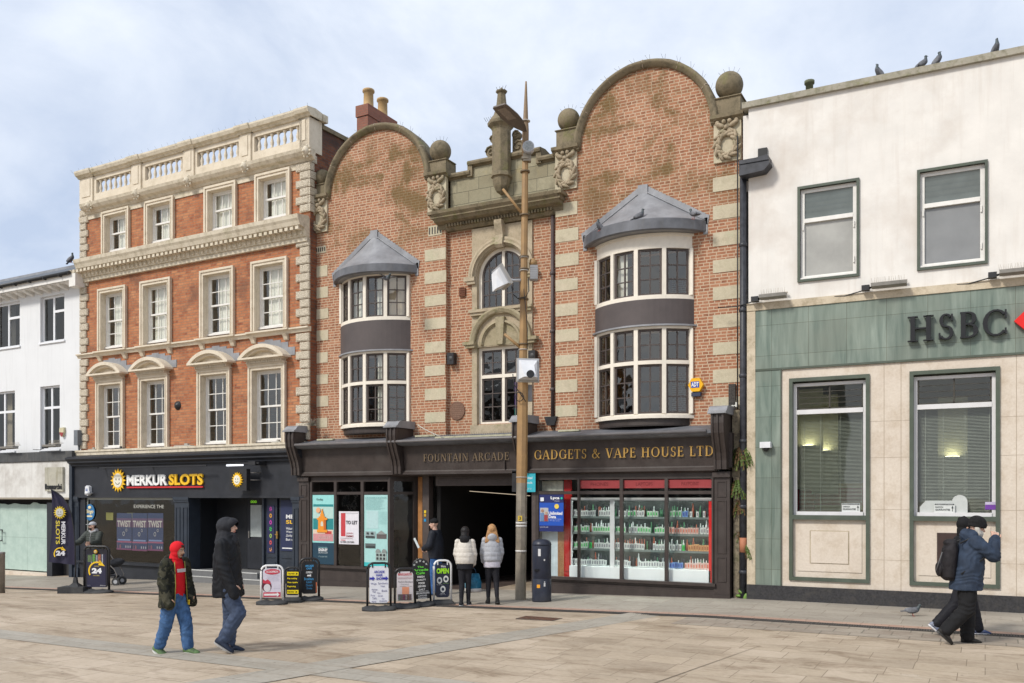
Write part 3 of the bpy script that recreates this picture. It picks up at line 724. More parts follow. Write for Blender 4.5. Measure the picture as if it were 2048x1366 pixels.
pil(-9.86, -9.5, -.46, 2.09, vs_, navy_trim, gf); pil(L.U(349, vs_)+.0, L.U(377.5, vs_), -.4, 2.09, vs_, navy_trim, gf); pil(L.U(584.5, vs_), L.U(600, vs_), -.33, 2.09, vs_, navy_trim, gf)
wl, wr = -9.22, L.U(348, vs_)
r = MB(); zsil = .05
r.box(-9.5, wr, vs_+.02, .3, -.55, zsil-.02); r.box(-9.5, wr+.0, vs_-.07, .3, zsil-.03, zsil+.03); r.box(-9.5, -9.22, vs_+.04, .3, zsil+.03, 2.06)
part('stall_riser', r, shop_navy, gf)
g = MB(); g.quad((wl, 0, zsil+.03), (wr, 0, zsil+.03), (wr, 0, 2.06), (wl, 0, 2.06))
o = part('window', MB().box(wl, wr, -.02, .03, 2.0, 2.06).box(wl, wl+.04, -.02, .03, zsil+.03, 2.0).box(wr-.04, wr, -.02, .03, zsil+.03, 2.0), flat((.4, .42, .38)), gf)
sub('pane', g, glass_dark, o)
# interior of the slot arcade
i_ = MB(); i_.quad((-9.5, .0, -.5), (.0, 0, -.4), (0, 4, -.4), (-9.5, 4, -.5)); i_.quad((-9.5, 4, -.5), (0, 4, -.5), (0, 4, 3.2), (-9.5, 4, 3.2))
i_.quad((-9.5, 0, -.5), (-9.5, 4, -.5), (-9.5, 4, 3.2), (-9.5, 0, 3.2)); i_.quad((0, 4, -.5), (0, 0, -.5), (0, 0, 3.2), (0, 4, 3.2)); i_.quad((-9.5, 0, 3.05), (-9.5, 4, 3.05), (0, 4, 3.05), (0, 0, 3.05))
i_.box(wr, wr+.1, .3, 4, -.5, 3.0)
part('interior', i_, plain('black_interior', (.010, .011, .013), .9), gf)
# entrance recess
ea, eb = L.U(377.5, vs_), L.U(584.5, vs_); ev = .9
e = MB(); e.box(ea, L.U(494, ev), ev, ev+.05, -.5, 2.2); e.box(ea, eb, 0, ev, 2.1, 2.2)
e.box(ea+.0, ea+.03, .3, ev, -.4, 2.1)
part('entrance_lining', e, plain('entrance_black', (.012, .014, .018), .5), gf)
st = MB(); st.box(ea, L.U(521, -.4), -.42, -.1, -.62, -.16); st.box(ea, L.U(520, 0.), -.1, ev, -.5, -.02)
part('steps', st, [plain('grey_step', (.16, .16, .16), .7, .1, 6)], gf)
st = MB(); st.box(ea, L.U(521, -.4), -.43, -.40, -.17, -.145); st.box(ea, L.U(520, 0.), -.11, -.07, -.03, .0); part('step_nosing', st, flat((.5, .5, .48)), gf)
da, db = L.U(496, ev), L.U(527, ev)
d = MB(); d.box(da, db, ev-.03, ev, 0, 2.1); 
dr_ = part('entrance_door', d, shop_navy, gf)
u0, zz = L.P(501, 1010, ev-.04); u1, zz2 = L.P(523, 1074, ev-.04)
sub('door_pane', MB().box(u0, u1, ev-.04, ev-.03, zz2, zz), plain('misted_glass', (.42, .46, .45), .2), dr_)
sub('door_handle', MB().box(u0-.05, u0-.02, ev-.08, ev-.04, .9, 1.1), brushed, dr_)
eg = MB(); put_text(eg, 'OOO', L.U(501, ev-.05), L.U(513, ev-.05), L.Z(501, 1006, ev), L.Z(501, 1001, ev), ev-.045, .02)
sub('lit_number', eg, emit('green_led', (.35, .9, .05), .5), dr_)
# door panels on the right, splayed columns
d = MB()
pA, pB = L.U(531, .12), L.U(554, .12); d.box(pA, pB, .12, .2, -.3, 2.1); pC, pD = L.U(559, .12), L.U(584, .0)
d.box(pC, pD, .12, .2, -.3, 2.1); d.box(pA+.0, pA-.06, .05, .9, -.3, 2.1)
for (a, b) in ((pA+.06, pB-.06), (pC+.08, pD-.04)):
    d.box(a, b, .105, .12, -.1, .3); d.box(a, b, .1, .12, .42, .44)
part('door_leaf', d, navy_trim, gf)
ps = MB(); ps.box(pA+.08, pB-.08, .10, .115, .55, 1.85)
o = solo('fruit_poster', ps, flat((.02, .022, .07)), 'narrow dark poster with a column of neon fruit symbols on the left entrance door', 'poster', L, (pA+.1, .1, .55))
ic = MB(); um = (pA+pB)/2
fr_cols = [(.45, .05, .3), (.6, .3, .03), (.5, .05, .35), (.05, .5, .1), (.3, .45, .08), (.6, .08, .08), (.65, .3, .12)]
fm_ = [flat(c) for c in fr_cols]
for k in range(7):
    ic.mi = k; z = 1.76-k*.185
    rr = [(.05 if (k+j) % 2 else .03) if k % 3 == 0 else .045 for j in range(12)]
    for j in range(12):
        a0, a1 = j*PI/6, (j+1)*PI/6
        if k == 6 and 1 < j < 5: continue
        ic.add([(um+rr[j]*math.cos(a0), .097, z+rr[j]*1.3*math.sin(a0)), (um+rr[j]*math.cos(a1), .097, z+rr[j]*1.3*math.sin(a1)),
                (um+.45*rr[j]*math.cos(a1), .097, z+.45*rr[j]*1.3*math.sin(a1)), (um+.45*rr[j]*math.cos(a0), .097, z+.45*rr[j]*1.3*math.sin(a0))], [(0, 1, 2, 3)])
part('symbols', ic, fm_, o) if False else None
so = bpy.data.objects.new('symbols', ic.mesh('symbols', fm_, Vector((pA+.1, .1, .55)))); COL.objects.link(so); so.parent = o
ps = MB(); ps.box(pC+.06, pD-.0, .10, .115, .62, 2.0)
loc = (pC+.1, .1, .6)
o = solo('welcome_poster', ps, flat((.02, .028, .075)), 'navy welcome poster in several languages on the right entrance door', 'poster', L, loc)
tx = MB()
for t, z, h in (('ME', 1.5, .11), ('Welcome', 1.2, .07), ('Witamy', 1.1, .07), ('Добро', 1.0, .07), ('Bun ve', .9, .07)):
    if t == 'ME': put_text(tx, t, pC+.26, pD-.02, z, z+h, .097, .03)
    else: put_text(tx, t, pC+.26, pD-.02, z, z+h, .097, .01)
tx.box(pC+.12, pD-.03, .096, .098, .68, .71); tx.mi = 1; put_text(tx, 'SL', pC+.26, pD-.04, 1.36, 1.46, .097, .03)
so = bpy.data.objects.new('lettering', tx.mesh('lettering', [flat((.7, .7, .7)), flat((.75, .45, .03))], Vector(loc))); COL.objects.link(so); so.parent = o
bn = MB(); bn.box((pB+pC)/2-.02, (pB+pC)/2+.02, .06, .1, .95, 1.15); bn.box((pB+pC)/2-.05, (pB+pC)/2+.05, .04, .07, 1.05, 1.075)
part('brass_handle', bn, plain('brass', (.5, .3, .08), .35, .1, 8, metal=.7), gf)
# sign
def sun_logo(mb, u, z, r, v, sq=1.):
    """yellow sun disc with rays; mi0 yellow, mi1 face, mi2 features"""
    n = 16; pts = []
    for k in range(n*2):
        a = PI/2+k*PI/n; q = r*(1. if k % 2 == 0 else .66); pts.append((u+q*math.cos(a)*sq, z+q*math.sin(a)))
    mb.mi = 0; mb.prism(pts, v-.03, v)
    mb.mi = 1; mb.prism([(u+r*.56*math.cos(k*PI/12)*sq, z+r*.6*math.sin(k*PI/12)) for k in range(24)], v-.04, v-.03)
    mb.mi = 2
    for s_ in (-1, 1): mb.prism([(u+s_*r*.2+r*.06*math.cos(k*PI/4), z+r*.1+r*.1*math.sin(k*PI/4)) for k in range(8)], v-.044, v-.04)
    for k in range(6):
        a0, a1 = R(205+k*21), R(205+(k+1)*21)
        mb.prism([(u+r*.34*math.cos(a0), z-.02*r+r*.34*math.sin(a0)), (u+r*.28*math.cos(a0), z-.02*r+r*.28*math.sin(a0)), (u+r*.28*math.cos(a1), z-.02*r+r*.28*math.sin(a1)), (u+r*.34*math.cos(a1), z-.02*r+r*.34*math.sin(a1))][::-1], v-.044, v-.04)
    mb.mi = 0
yel = plain('sign_yellow', (.85, .50, .015), .4, .03); whi = plain('sign_white', (.82, .82, .80), .4, .02); red_ = plain('sign_red', (.55, .02, .025), .4, .04)
grey_l = flat((.12, .14, .12))
sv = vs_-.01; us, zs_ = L.P(238, 961, sv); ut, _ = L.P(408, 961, sv)
sg = thing('shop_sign', 'shop sign with yellow sun emblem, white and yellow capitals and a red underline', 'sign', L, ((us+ut)/2, sv, 2.3))
x = MB(); sun_logo(x, us, zs_, .36, sv-.01); part('sun_emblem', x, [yel, flat((.75, .72, .6)), grey_l], sg)
x = MB(); put_text(x, 'MERKUR', L.U(256, sv), L.U(336.5, sv), L.Z(256, 971.5, sv), L.Z(256, 950.5, sv), sv-.05, .035, .045); part('white_lettering', x, whi, sg)
x = MB(); put_text(x, 'SLOTS', L.U(340, sv), L.U(408, sv), L.Z(340, 970.5, sv), L.Z(340, 948.5, sv), sv-.05, .035, .045); part('yellow_lettering', x, yel, sg)
x = MB(); x.box(L.U(256, sv), L.U(408, sv), sv-.05, sv-.01, L.Z(300, 976, sv), L.Z(300, 973, sv)); part('underline', x, red_, sg)
x = MB(); x.box(L.U(200, sv-.3), L.U(414, sv-.3), sv-.33, sv-.28, 2.96, 2.99); x.box(-6, -5.95, sv-.3, sv, 2.97, 2.99); x.box(-8.2, -8.15, sv-.3, sv, 2.97, 2.99)
solo('sign_light_rail', x, black_iron, 'thin dark lighting rail above the shop sign lettering', 'light', L, (-6.5, sv, 2.96))
bv = -.5; u0, z0 = L.P(458.7, 981.5, bv); u1, z1 = L.P(493, 937.5, bv)
pj = thing('projecting_sign', 'square black projecting sign with a yellow sun emblem over the entrance', 'sign', L, (u1, bv, z0))
x = MB(); x.box(u0, u1, bv, bv+.14, z0, z1); part('sign_box', x, black_plastic, pj)
x = MB(); sun_logo(x, (u0+u1)/2, (z0+z1)/2, .21, bv-.002); part('sun_emblem', x, [yel, flat((.75, .72, .6)), grey_l], pj)
x = MB(); x.tube([(u1-.05, bv+.1, z1-.1), (u1+.15, vs_, z1-.1)], .015, 6); x.tube([(u1-.05, bv+.1, z1-.3), (u1+.15, vs_, z1-.3)], .015, 6); part('bracket', x, brushed, pj)
sl = thing('sign_spotlight', 'lit strip lamp on a bracket over the square projecting sign', 'light', L, (u0, bv, z1+.1))
x = MB(); x.box(u0-.1, u1+.45, bv+.0, bv+.06, z1+.13, z1+.17); x.box(u1+.1, u1+.35, bv-.03, bv+.4, z1+.1, z1+.2); part('lamp_housing', x, black_iron, sl)
x = MB(); x.box(u0-.1, u0+.5, bv-.02, bv+.03, z1+.085, z1+.12); part('lamp_tube', x, emit('white_tube', (.9, .92, 1), 2.2), sl)
# window contents
def poster(name, label, cat, fr, u0, u1, z0, z1, v, bgs, texts, mats=None, group=None):
    """flat printed sheet: bgs (u,u,z,z relative 0..1, colour), texts (str, u0,u1,z0,z1, colour, bold)"""
    t = thing(name, label, cat, fr, ((u0+u1)/2, v, z0), group=group); w_, h_ = u1-u0, z1-z0
    cols = []; mb = MB(); lt = MB(); lc = []
    for k, b in enumerate(bgs):
        c = b[4]; 
        if c not in cols: cols.append(c)
        mb.mi = cols.index(c)
        mb.box(u0+w_*b[0], u0+w_*b[1], v-.002*k, v+.006, z0+h_*b[2], z0+h_*b[3])
    part('sheet', mb, [flat(c) for c in cols], t)
    vv = v-.002*len(bgs)-.001
    for s_ in texts:
        c = s_[5]
        if c not in lc: lc.append(c)
        lt.mi = lc.index(c); put_text(lt, s_[0], u0+w_*s_[1], u0+w_*s_[2], z0+h_*s_[3], z0+h_*s_[4], vv, s_[6] if len(s_) > 6 else 0)
    if texts: part('lettering', lt, [flat(c) for c in lc], t)
    return t
NB = (.012, .032, .095)
for k, (a, b) in enumerate(((233, 264), (264, 295), (295, 327))):
    u0, u1 = L.U(a+.5, .1), L.U(b-.5, .1)
    z0, z1 = L.Z(a, 1101 if k else 1099, .1), L.Z(a, 1026, .1)
    poster('game_poster', ['navy poster with pale brush lettering, leftmost of three in the dark window', 'navy poster with pale brush lettering, middle one of three in the dark window', 'navy poster with pale brush lettering, rightmost of three in the dark window'][k],
        'poster', L, u0, u1, z0, z1, .1, [(0, 1, 0, 1, NB), (0, 1, .2, .24, (.25, .06, .12)), (.08, .9, .25, .29, (.14, .2, .35)), (0, 1, .62, .86, (.09, .045, .10)), (0, 1, 0, .04, (.14, .03, .10))],
        [('TWIST', .06, .94, .62, .8, (.42, .40, .36), .03), ('O', .4, .56, .38, .5, (.3, .3, .3), .02), ('O', .6, .72, .5, .58, (.3, .3, .3), .02), ('1 8', .08, .3, .04, .14, (.3, .1, .12), .01), ('- - -', .6, .95, .06, .12, (.3, .3, .35), .02)], group='three game posters in the dark window')
x = MB(); put_text(x, 'EXPERIENCE THE', L.U(268, .02), L.U(328, .02), L.Z(300, 1016.5, .02), L.Z(300, 1009.5, .02), .012, .01); part('window_lettering', x, flat((.5, .48, .44)), gf)
x = MB(); 
for k in range(3): x.box(L.U(212+k*42, .3), L.U(226+k*42, .3), .3, .32, L.Z(212, 1040, .3), L.Z(212, 1025, .3))
part('yellow_leaflets', x, flat((.25, .24, .06)), gf)
x = MB(); um, zm = L.P(180, 1024.5, -.02); x.prism([(um+.24*math.cos(k*PI/14), zm+.235*math.sin(k*PI/14)*1.1) for k in range(28)], -.03, -.02)
bs = solo('oval_sign', x, flat((.03, .16, .36)), 'blue oval window sign with cream curly lettering at the left end of the dark window', 'sign', L, (um, -.03, zm-.26))
x = MB(); put_text(x, 'Bingo', um-.19, um+.19, zm-.07, zm+.09, -.035, .03, shear=.3); x.ell((um, -.035, zm+.15), (.09, .01, .05), 8, 5); x.box(um-.13, um+.13, -.036, -.031, zm-.15, zm-.1)
so = bpy.data.objects.new('lettering', x.mesh('lettering', flat((.7, .62, .38)), Vector((um, -.03, zm-.26)))); COL.objects.link(so); so.parent = bs
def cctv_bell(px, py, fr, v, label):
    u, z = fr.P(px, py, v); t = thing('alarm_camera', label, 'alarm box', fr, (u, v, z-.15))
    x = MB(); x.prism([(u-.12, z-.12), (u+.02, z-.16), (u+.1, z-.1), (u+.08, z+.12), (u-.02, z+.16), (u-.1, z+.12)], v-.1, v); part('case', x, camera_white, t)
    x = MB()
    for k in range(3): x.box(u-.07, u+.03, v-.104, v-.1, z-.06+k*.045, z-.035+k*.045)
    part('blue_lettering', x, flat((.05, .1, .3)), t)
    x = MB(); x.tube([(u+.08, v-.22, z-.09), (u+.2, v-.12, z-.07)], .055, 10); x.tube([(u+.14, v-.14, z-.08), (u+.14, v, z-.08)], .02, 6); part('camera', x, camera_white, t); return t
cctv_bell(180, 981, L, vs_, 'white alarm box with a small camera on the left end of the black fascia')
u, z = L.P(387, 1070, .28); 
# keypad and plaque in the entrance
u0, z0 = L.P(383.5, 1082, ev-.03); u1, z1 = L.P(399, 1069, ev-.03)
x = MB(); x.box(u0, u1, ev-.03, ev, z0, z1); o = solo('entrance_notice', x, flat((.03, .03, .03)), 'small black notice with a pale border inside the dark stepped entrance', 'notice', L, (u0, ev-.03, z0))
x = MB(); x.box(u0+.02, u1-.02, ev-.033, ev-.03, z0+.02, z0+.035); x.box(u0+.02, u1-.02, ev-.033, ev-.03, z1-.035, z1-.02); x.box(u0+.08, u1-.08, ev-.033, ev-.03, z0+.06, z1-.07)
so = bpy.data.objects.new('marks', x.mesh('marks', flat((.3, .3, .28)), Vector((u0, ev-.03, z0)))); COL.objects.link(so); so.parent = o
u0, z0 = L.P(380, 1059, ev-.04); solo('entry_keypad', MB().box(u0, u0+.07, ev-.05, ev, z0, z0+.17), grey_plastic, 'small grey entry keypad on the dark entrance wall above the black notice', 'keypad', L, (u0, ev-.05, z0))

# ================================================================== WHITE BUILDING AT FAR LEFT (frame L)
bw = thing('white_building', 'white rendered two-storey building with a slate roof at the left edge', 'building', L, (-15, .1, -.5))
V = .08
hl = [(-14.4, -12.94, 7.20, 8.72), (-11.80, -10.52, 7.19, 8.70), (-14.6, -13.22, 3.66, 5.70), (-11.80, -10.76, 3.66, 5.74)]
w = MB().wall(-22, -9.56, 3.5, 9.1, V, hl, .22); w.quad((-22, 8, 3.2), (-22, V, 3.2), (-22, V, 9.1), (-22, 8, 9.1)); w.quad((-22, 8, 3.2), (-22, 8, 9.1), (-9.56, 8, 9.1), (-9.56, 8, 3.2))
w.mi = 1; w.quad((-22, .2, 3.5), (-22, 8, 3.5), (-9.56, 8, 3.5), (-9.56, .2, 3.5)); w.quad((-22, .2, 6.5), (-22, 8, 6.5), (-9.56, 8, 6.5), (-9.56, .2, 6.5)); w.quad((-22, .2, 9.05), (-22, 8, 9.05), (-9.56, 8, 9.05), (-9.56, .2, 9.05))
part('wall', w, [render_white2, dark_in], bw)
ev0 = V-.42
e = MB(); e.box(-22, -9.62, ev0, V+.02, 8.93, 8.97); e.box(-22, -9.62, ev0-.03, ev0+.02, 8.93, 9.15); e.box(-9.62, -9.3, ev0-.03, V-.02, 8.72, 9.12)
for k in range(26): u = -9.9-k*.46; e.prismx([(V, 8.93), (V, 8.78), (V-.3, 8.86), (V-.36, 8.93)][::-1], u-.07, u+.07)
part('eaves', e, white_paint, bw)
g = MB(); g.tube([(-22, ev0-.09, 9.14), (-9.5, ev0-.09, 9.14)], .06, 8)
for k in range(16): g.box(-10-k*.8, -9.97-k*.8, ev0-.15, ev0-.02, 9.06, 9.16)
part('gutter', g, black_iron, bw)
r = MB(); r.quad((-22, ev0-.06, 9.17), (-9.56, ev0-.06, 9.17), (-9.56, 3.2, 10.75), (-22, 3.2, 10.75)); r.quad((-22, 3.2, 10.75), (-9.56, 3.2, 10.75), (-9.56, 8, 9), (-22, 8, 9)); r.mi = 1; r.box(-22, -9.56, 3.1, 3.3, 10.7, 10.8)
part('roof', r, [slate_roof, lead], bw)
for k, (a, b, c_, d) in enumerate(hl):
    f = MB(); gl = MB(); v = V+.1; t = .06
    f.box(a, a+t, v, v+.06, c_, d); f.box(b-t, b, v, v+.06, c_, d); f.box(a+t, b-t, v, v+.06, c_, c_+t); f.box(a+t, b-t, v, v+.06, d-t, d)
    m_ = a+(b-a)*(.46); f.box(m_-.04, m_+.04, v, v+.06, c_+t, d-t); zt_ = d-(d-c_)*.34; f.box(a+t, m_-.04, v, v+.06, zt_-.04, zt_+.04) if k > 1 else None; f.box(m_+.04, b-t, v, v+.06, zt_-.04, zt_+.04)
    f.box(a-.05, b+.05, V-.05, v, c_-.06, c_)
    gl.quad((a, v+.03, c_), (b, v+.03, c_), (b, v+.03, d), (a, v+.03, d))
    cc = MB(); cc.quad((a+.1, v+.35, c_), (a+.5, v+.35, c_), (a+.5, v+.35, d), (a+.1, v+.35, d))
    window_part(bw, 'window', f, upvc, gl, glass_dk, cc if k % 2 == 0 else None, plain('faded_blind', (.16, .14, .13), .9) if k == 0 else curtain2)
fs = thing('boarded_shopfront', 'empty shop unit with a white fascia and pale green boarding over its window', 'shopfront', L, (-14, 0, -.5))
f = MB(); f.box(-22, L.U(143.5, -.25), -.25, .2, L.Z(100, 922, -.25), L.Z(100, 903, -.25)); part('cornice_band', f, plain('weathered_black_paint', (.06, .063, .065), .7, .25, 4, .1, dark=(.13, .125, .115), streak=.6), fs)
f = MB(); fz0, fz1 = L.Z(100, 995, -.2), L.Z(100, 923, -.2); fr_ = L.U(138, -.2); f.box(-22, fr_, -.2, .2, fz0, fz1)
part('fascia', f, plain('grubby_white_panel', (.66, .65, .62), .5, .05, 3, dark=(.4, .37, .33), streak=.5), fs)
f = MB(); f.box(-22, fr_+.02, -.22, .15, fz0-.06, fz0); part('fascia_trim', f, flat((.3, .26, .2)), fs)
f = MB(); f.box(fr_, L.U(143.5, -.2), -.2, .3, -.6, fz1); f.box(L.U(143, .0), -9.86, -.1, .3, -.6, 3.3); part('pilaster', f, navy_trim, fs)
f = MB(); f.box(-22, fr_, .3, .4, -.7, fz0)
part('dark_backing', f, dark_in, fs)
mbd, nt, ns, lk = nodes('boarding'); ob, fc, _, _ = facade_vec(ns, lk)
br = ns.new('ShaderNodeTexBrick'); br.offset = 0; lk.new(fc, br.inputs['Vector'])
for k, v_ in (('Scale', 1.), ('Mortar Size', .006), ('Brick Width', 1.55), ('Row Height', 1.22)): br.inputs[k].default_value = v_
br.inputs['Color1'].default_value = (1, 1, 1, 1); br.inputs['Color2'].default_value = (.93, .95, .93, 1); br.inputs['Mortar'].default_value = (.6, .62, .6, 1)
c = mixc(ns, lk, ramp(ns, lk, noise_(ns, lk, fc, 3, 7, .7), .35, .7), (.36, .47, .42), (.47, .58, .52)); finish(ns, lk, mixc(ns, lk, 1., c, br.outputs['Color'], 'MULTIPLY'), .6)
f = MB(); bu = L.U(108, .15); tp_ = []
n = 60
for k in range(n+1): u = bu-(bu+22)*k/n; tp_.append((u, 1.88+random.uniform(-.07, .03)))
f.prism([(bu, -.38)]+tp_+[(-22, -.38)], .12, .15); part('boarding', f, mbd, fs)
f = MB(); f.box(-22, bu+.1, -.05, .3, -.75, -.42); part('shop_sill', f, stone_bank, fs)
f = MB(); f.box(bu, bu+.28, -.1, .3, -.6, 1.9); f.box(fr_-.08, fr_, -.15, .3, -.6, 1.95); part('door_jamb', f, shop_navy, fs)
f = MB(); hx = L.U(3, .0); f.tube([(hx-.15, .12, .95), (hx-.15, .02, .95), (hx, .02, .95), (hx, .02, .58), (hx-.15, .02, .58), (hx-.15, .12, .58)], .02, 6); part('door_handle', f, black_iron, fs)
u0, z0 = L.P(89.6, 982.5, -.28); u1, z1 = L.P(125, 934, -.28)
sg = thing('square_shop_sign', 'weathered square panel sign with black serif lettering on the white fascia', 'sign', L, ((u0+u1)/2, -.28, z0))
x = MB(); x.box(u0, u1, -.28, -.2, z0, z1); part('panel', x, plain('faded_sign_panel', (.42, .40, .33), .6, .12, 4, dark=(.17, .15, .08), streak=.9), sg)
x = MB(); put_text(x, 'Bonmarché', u0+.03, u1-.02, z0+.06, z0+.24, -.30, .012, .02); part('lettering', x, black_plastic, sg)
u, z = L.P(122, 864, V-.1); x = MB(); x.prism([(u-.12, z+.14), (u-.13, z+.02), (u-.06, z-.12), (u+.02, z-.15), (u+.1, z+.0), (u+.1, z+.15)], V-.08, V); o = solo('alarm_bell', x, plain('pale_yellow_plastic', (.55, .5, .33), .5, .1, 6), 'faded cream and red alarm box on the white rendered wall', 'alarm box', L, (u, V, z))
x = MB(); x.prism([(u-.1, z+.0), (u-.05, z-.13), (u+.03, z-.16), (u+.1, z-.02)], V-.09, V-.08); so = bpy.data.objects.new('red_band', x.mesh('red_band', flat((.3, .04, .04)), Vector((u, V, z)))); COL.objects.link(so); so.parent = o
x = MB(); u, z = L.P(154, 878, -.15); x.box(u-.09, u+.1, -.2, -.0, z-.2, z+.28); x.box(u-.03, u+.02, -.1, -.05, z-.5, z-.2); solo('cable_box', x, plain('grey_steel_box', (.15, .165, .18), .5), 'grey metal cable box at the joint of the white and orange brick buildings', 'cable box', L, (u, -.15, z-.2))
def flood(fr, u, z, v, ln, label, group):
    t = thing('floodlight', label, 'floodlight', fr, (u, v, z), group=group)
    x = MB(); x.prismx([(v-.32, z+.1), (v-.3, z+.04), (v-.12, z+.02), (v-.1, z+.12)], u, u+ln); part('housing', x, plain('old_metal', (.30, .29, .27), .6, .2, 8, metal=.3), t)
    x = MB(); x.box(u-.18, u-.04, v-.2, v-.06, z+.0, z+.1); x.tube([(u-.04, v-.12, z+.05), (u+.05, v-.15, z+.06)], .02, 6); x.tube([(u-.15, v-.1, z+.02), (u-.5, v-.05, z-.04), (u-.9, v-.03, z-.02)], .012, 5); part('junction_box', x, black_iron, t)
    x = MB()
    for k in range(int(ln/.035)): x.tube([(u+k*.035, v-.05, z+.15), (u+k*.035+random.uniform(-.02, .02), v-.08, z+.25)], .003, 3)
    x.box(u, u+ln, v-.08, v-.03, z+.14, z+.155); part('bird_spikes', x, flat((.45, .4, .33)), t); return t
flood(L, L.U(33, V), 3.66, -.2, .75, 'old floodlight on the ledge under the lower left window of the white building', 'floodlights over the boarded shop')
flood(L, L.U(118, V), 3.66, -.2, .7, 'old floodlight on the ledge under the lower right window of the white building', 'floodlights over the boarded shop')
for k, (px, ln, tx) in enumerate(((178, .35, 'below the leftmost first-floor window'), (232, .35, 'between the left pair of first-floor windows'), (350, .7, 'under the round vent of the orange brick wall'), (545, .3, 'at its right end, near the brown console'))):
    x = MB(); u = L.U(px, -.1); x.box(u, u+ln, -.14, -.03, 3.56, 3.59); x.box(u+ln*.6, u+ln*.8, -.13, -.05, 3.59, 3.64)
    solo('ledge_light', x, plain('dull_fitting', (.33, .31, .27), .6) if k < 1 else black_iron if k == 1 else flat((.4, .38, .33)), 'slim light fitting on the cream ledge '+tx, 'light', L, (u, -.1, 3.56), group='light fittings on the cream ledge')
# ================================================================== ARCADE BUILDING (frame G)
A = .25; Cv = .38
ba = thing('arcade_building', 'pink brick building with two round gables, curved bay windows and an octagonal stone finial', 'building', G, (-10.3, A, 0))
XL0, XL1, XR0, XR1 = -16.04, -11.79, -8.80, -4.50
lgc, rgc = -13.88, -6.66; gr = 1.66; gz0 = 10.02
lgr, rgr = 1.64, 1.64
BL = (-14.98, -12.90); BR = (-7.745, -5.595)
wh = [(BL[0]+.06, BL[1]-.06, 6.6, 7.7), (BL[0]+.06, BL[1]-.06, 3.9, 5.73), (BR[0]+.06, BR[1]-.06, 6.4, 7.46), (BR[0]+.06, BR[1]-.06, 3.9, 5.73)]
w = MB(); w.wall(XL0, XL1, 3.3, 10.02, A, wh[:2], .3); w.wall(XR0, XR1, 3.3, 10.02, A, wh[2:], .3)
cwh = [(-10.97, -9.55, 6.5, 8.1), (-10.97, -9.55, 3.86, 5.75)]
w.wall(XL1, XR0, 3.3, 9.2, Cv, cwh, .3)
w.quad((XL1, A, 3.3), (XL1, Cv, 3.3), (XL1, Cv, 9.2), (XL1, A, 9.2)); w.quad((XR0, Cv, 3.3), (XR0, A, 3.3), (XR0, A, 9.2), (XR0, Cv, 9.2))
for gc in (lgc, rgc):
    r_ = 1.6; w._pr([(gc+r_*math.cos(PI*k/28), A+.4, gz0+r_*math.sin(PI*k/28)) for k in range(29)], [(gc+r_*math.cos(PI*k/28), A, gz0+r_*math.sin(PI*k/28)) for k in range(29)])
w.quad((XR1, A, 3.3), (XR1, 9, 3.3), (XR1, 9, 9.6), (XR1, A, 9.6)); w.quad((XL0, 9, 3.3), (XL0, A, 3.3), (XL0, A, 9.6), (XL0, 9, 9.6)); w.quad((XR1, 9, 3.3), (XL0, 9, 3.3), (XL0, 9, 9.6), (XR1, 9, 9.6))
for gc, zt in ((lgc, 10.02), (rgc, 10.04)):
    w.quad((gc+2.1, A+.4, 8.8), (gc-2.1, A+.4, 8.8), (gc-2.1, A+.4, zt), (gc+2.1, A+.4, zt))
w.mi = 1
w.quad((XL0, A+.05, 3.35), (XR1, A+.05, 3.35), (XR1, 9, 3.35), (XL0, 9, 3.35)); w.quad((XL0, A+.5, 6.0), (XR1, A+.5, 6.0), (XR1, 9, 6.0), (XL0, 9, 6.0)); w.quad((XL0, Cv+.05, 9.0), (XR1, Cv+.05, 9.0), (XR1, 9, 9.0), (XL0, 9, 9.0))
for x in (XL1, XR0): w.quad((x, Cv+.3, 3.4), (x, 9, 3.4), (x, 9, 9.0), (x, Cv+.3, 9.0))
part('wall', w, [brick_pink, dark_in], ba)
# quoins
per = [(7.905, 8.252), (7.30, 7.69), (6.715, 7.104), (6.17, 6.54), (5.674, 5.934), (5.07, 5.35), (4.46, 4.74), (3.94, 4.20)]
p2_ = [(7.97, 8.26), (7.40, 7.69), (6.84, 7.11), (6.26, 6.53), (5.67, 5.95), (5.10, 5.36), (4.50, 4.78), (3.94, 4.20)]
p3_ = p2_+[(8.56, 8.86)]
for (a, b, P_) in ((XL0+.002, -15.47, p2_), (-12.40, XL1-.002, p2_), (XR0+.002, -8.237, p3_), (-5.117, XR1-.002, p3_)):
    for (za, zb) in P_: part('quoin', MB().box(a, b+random.uniform(-.02, .02), A-.012, A+.02, za, zb), stone_quoin, ba)
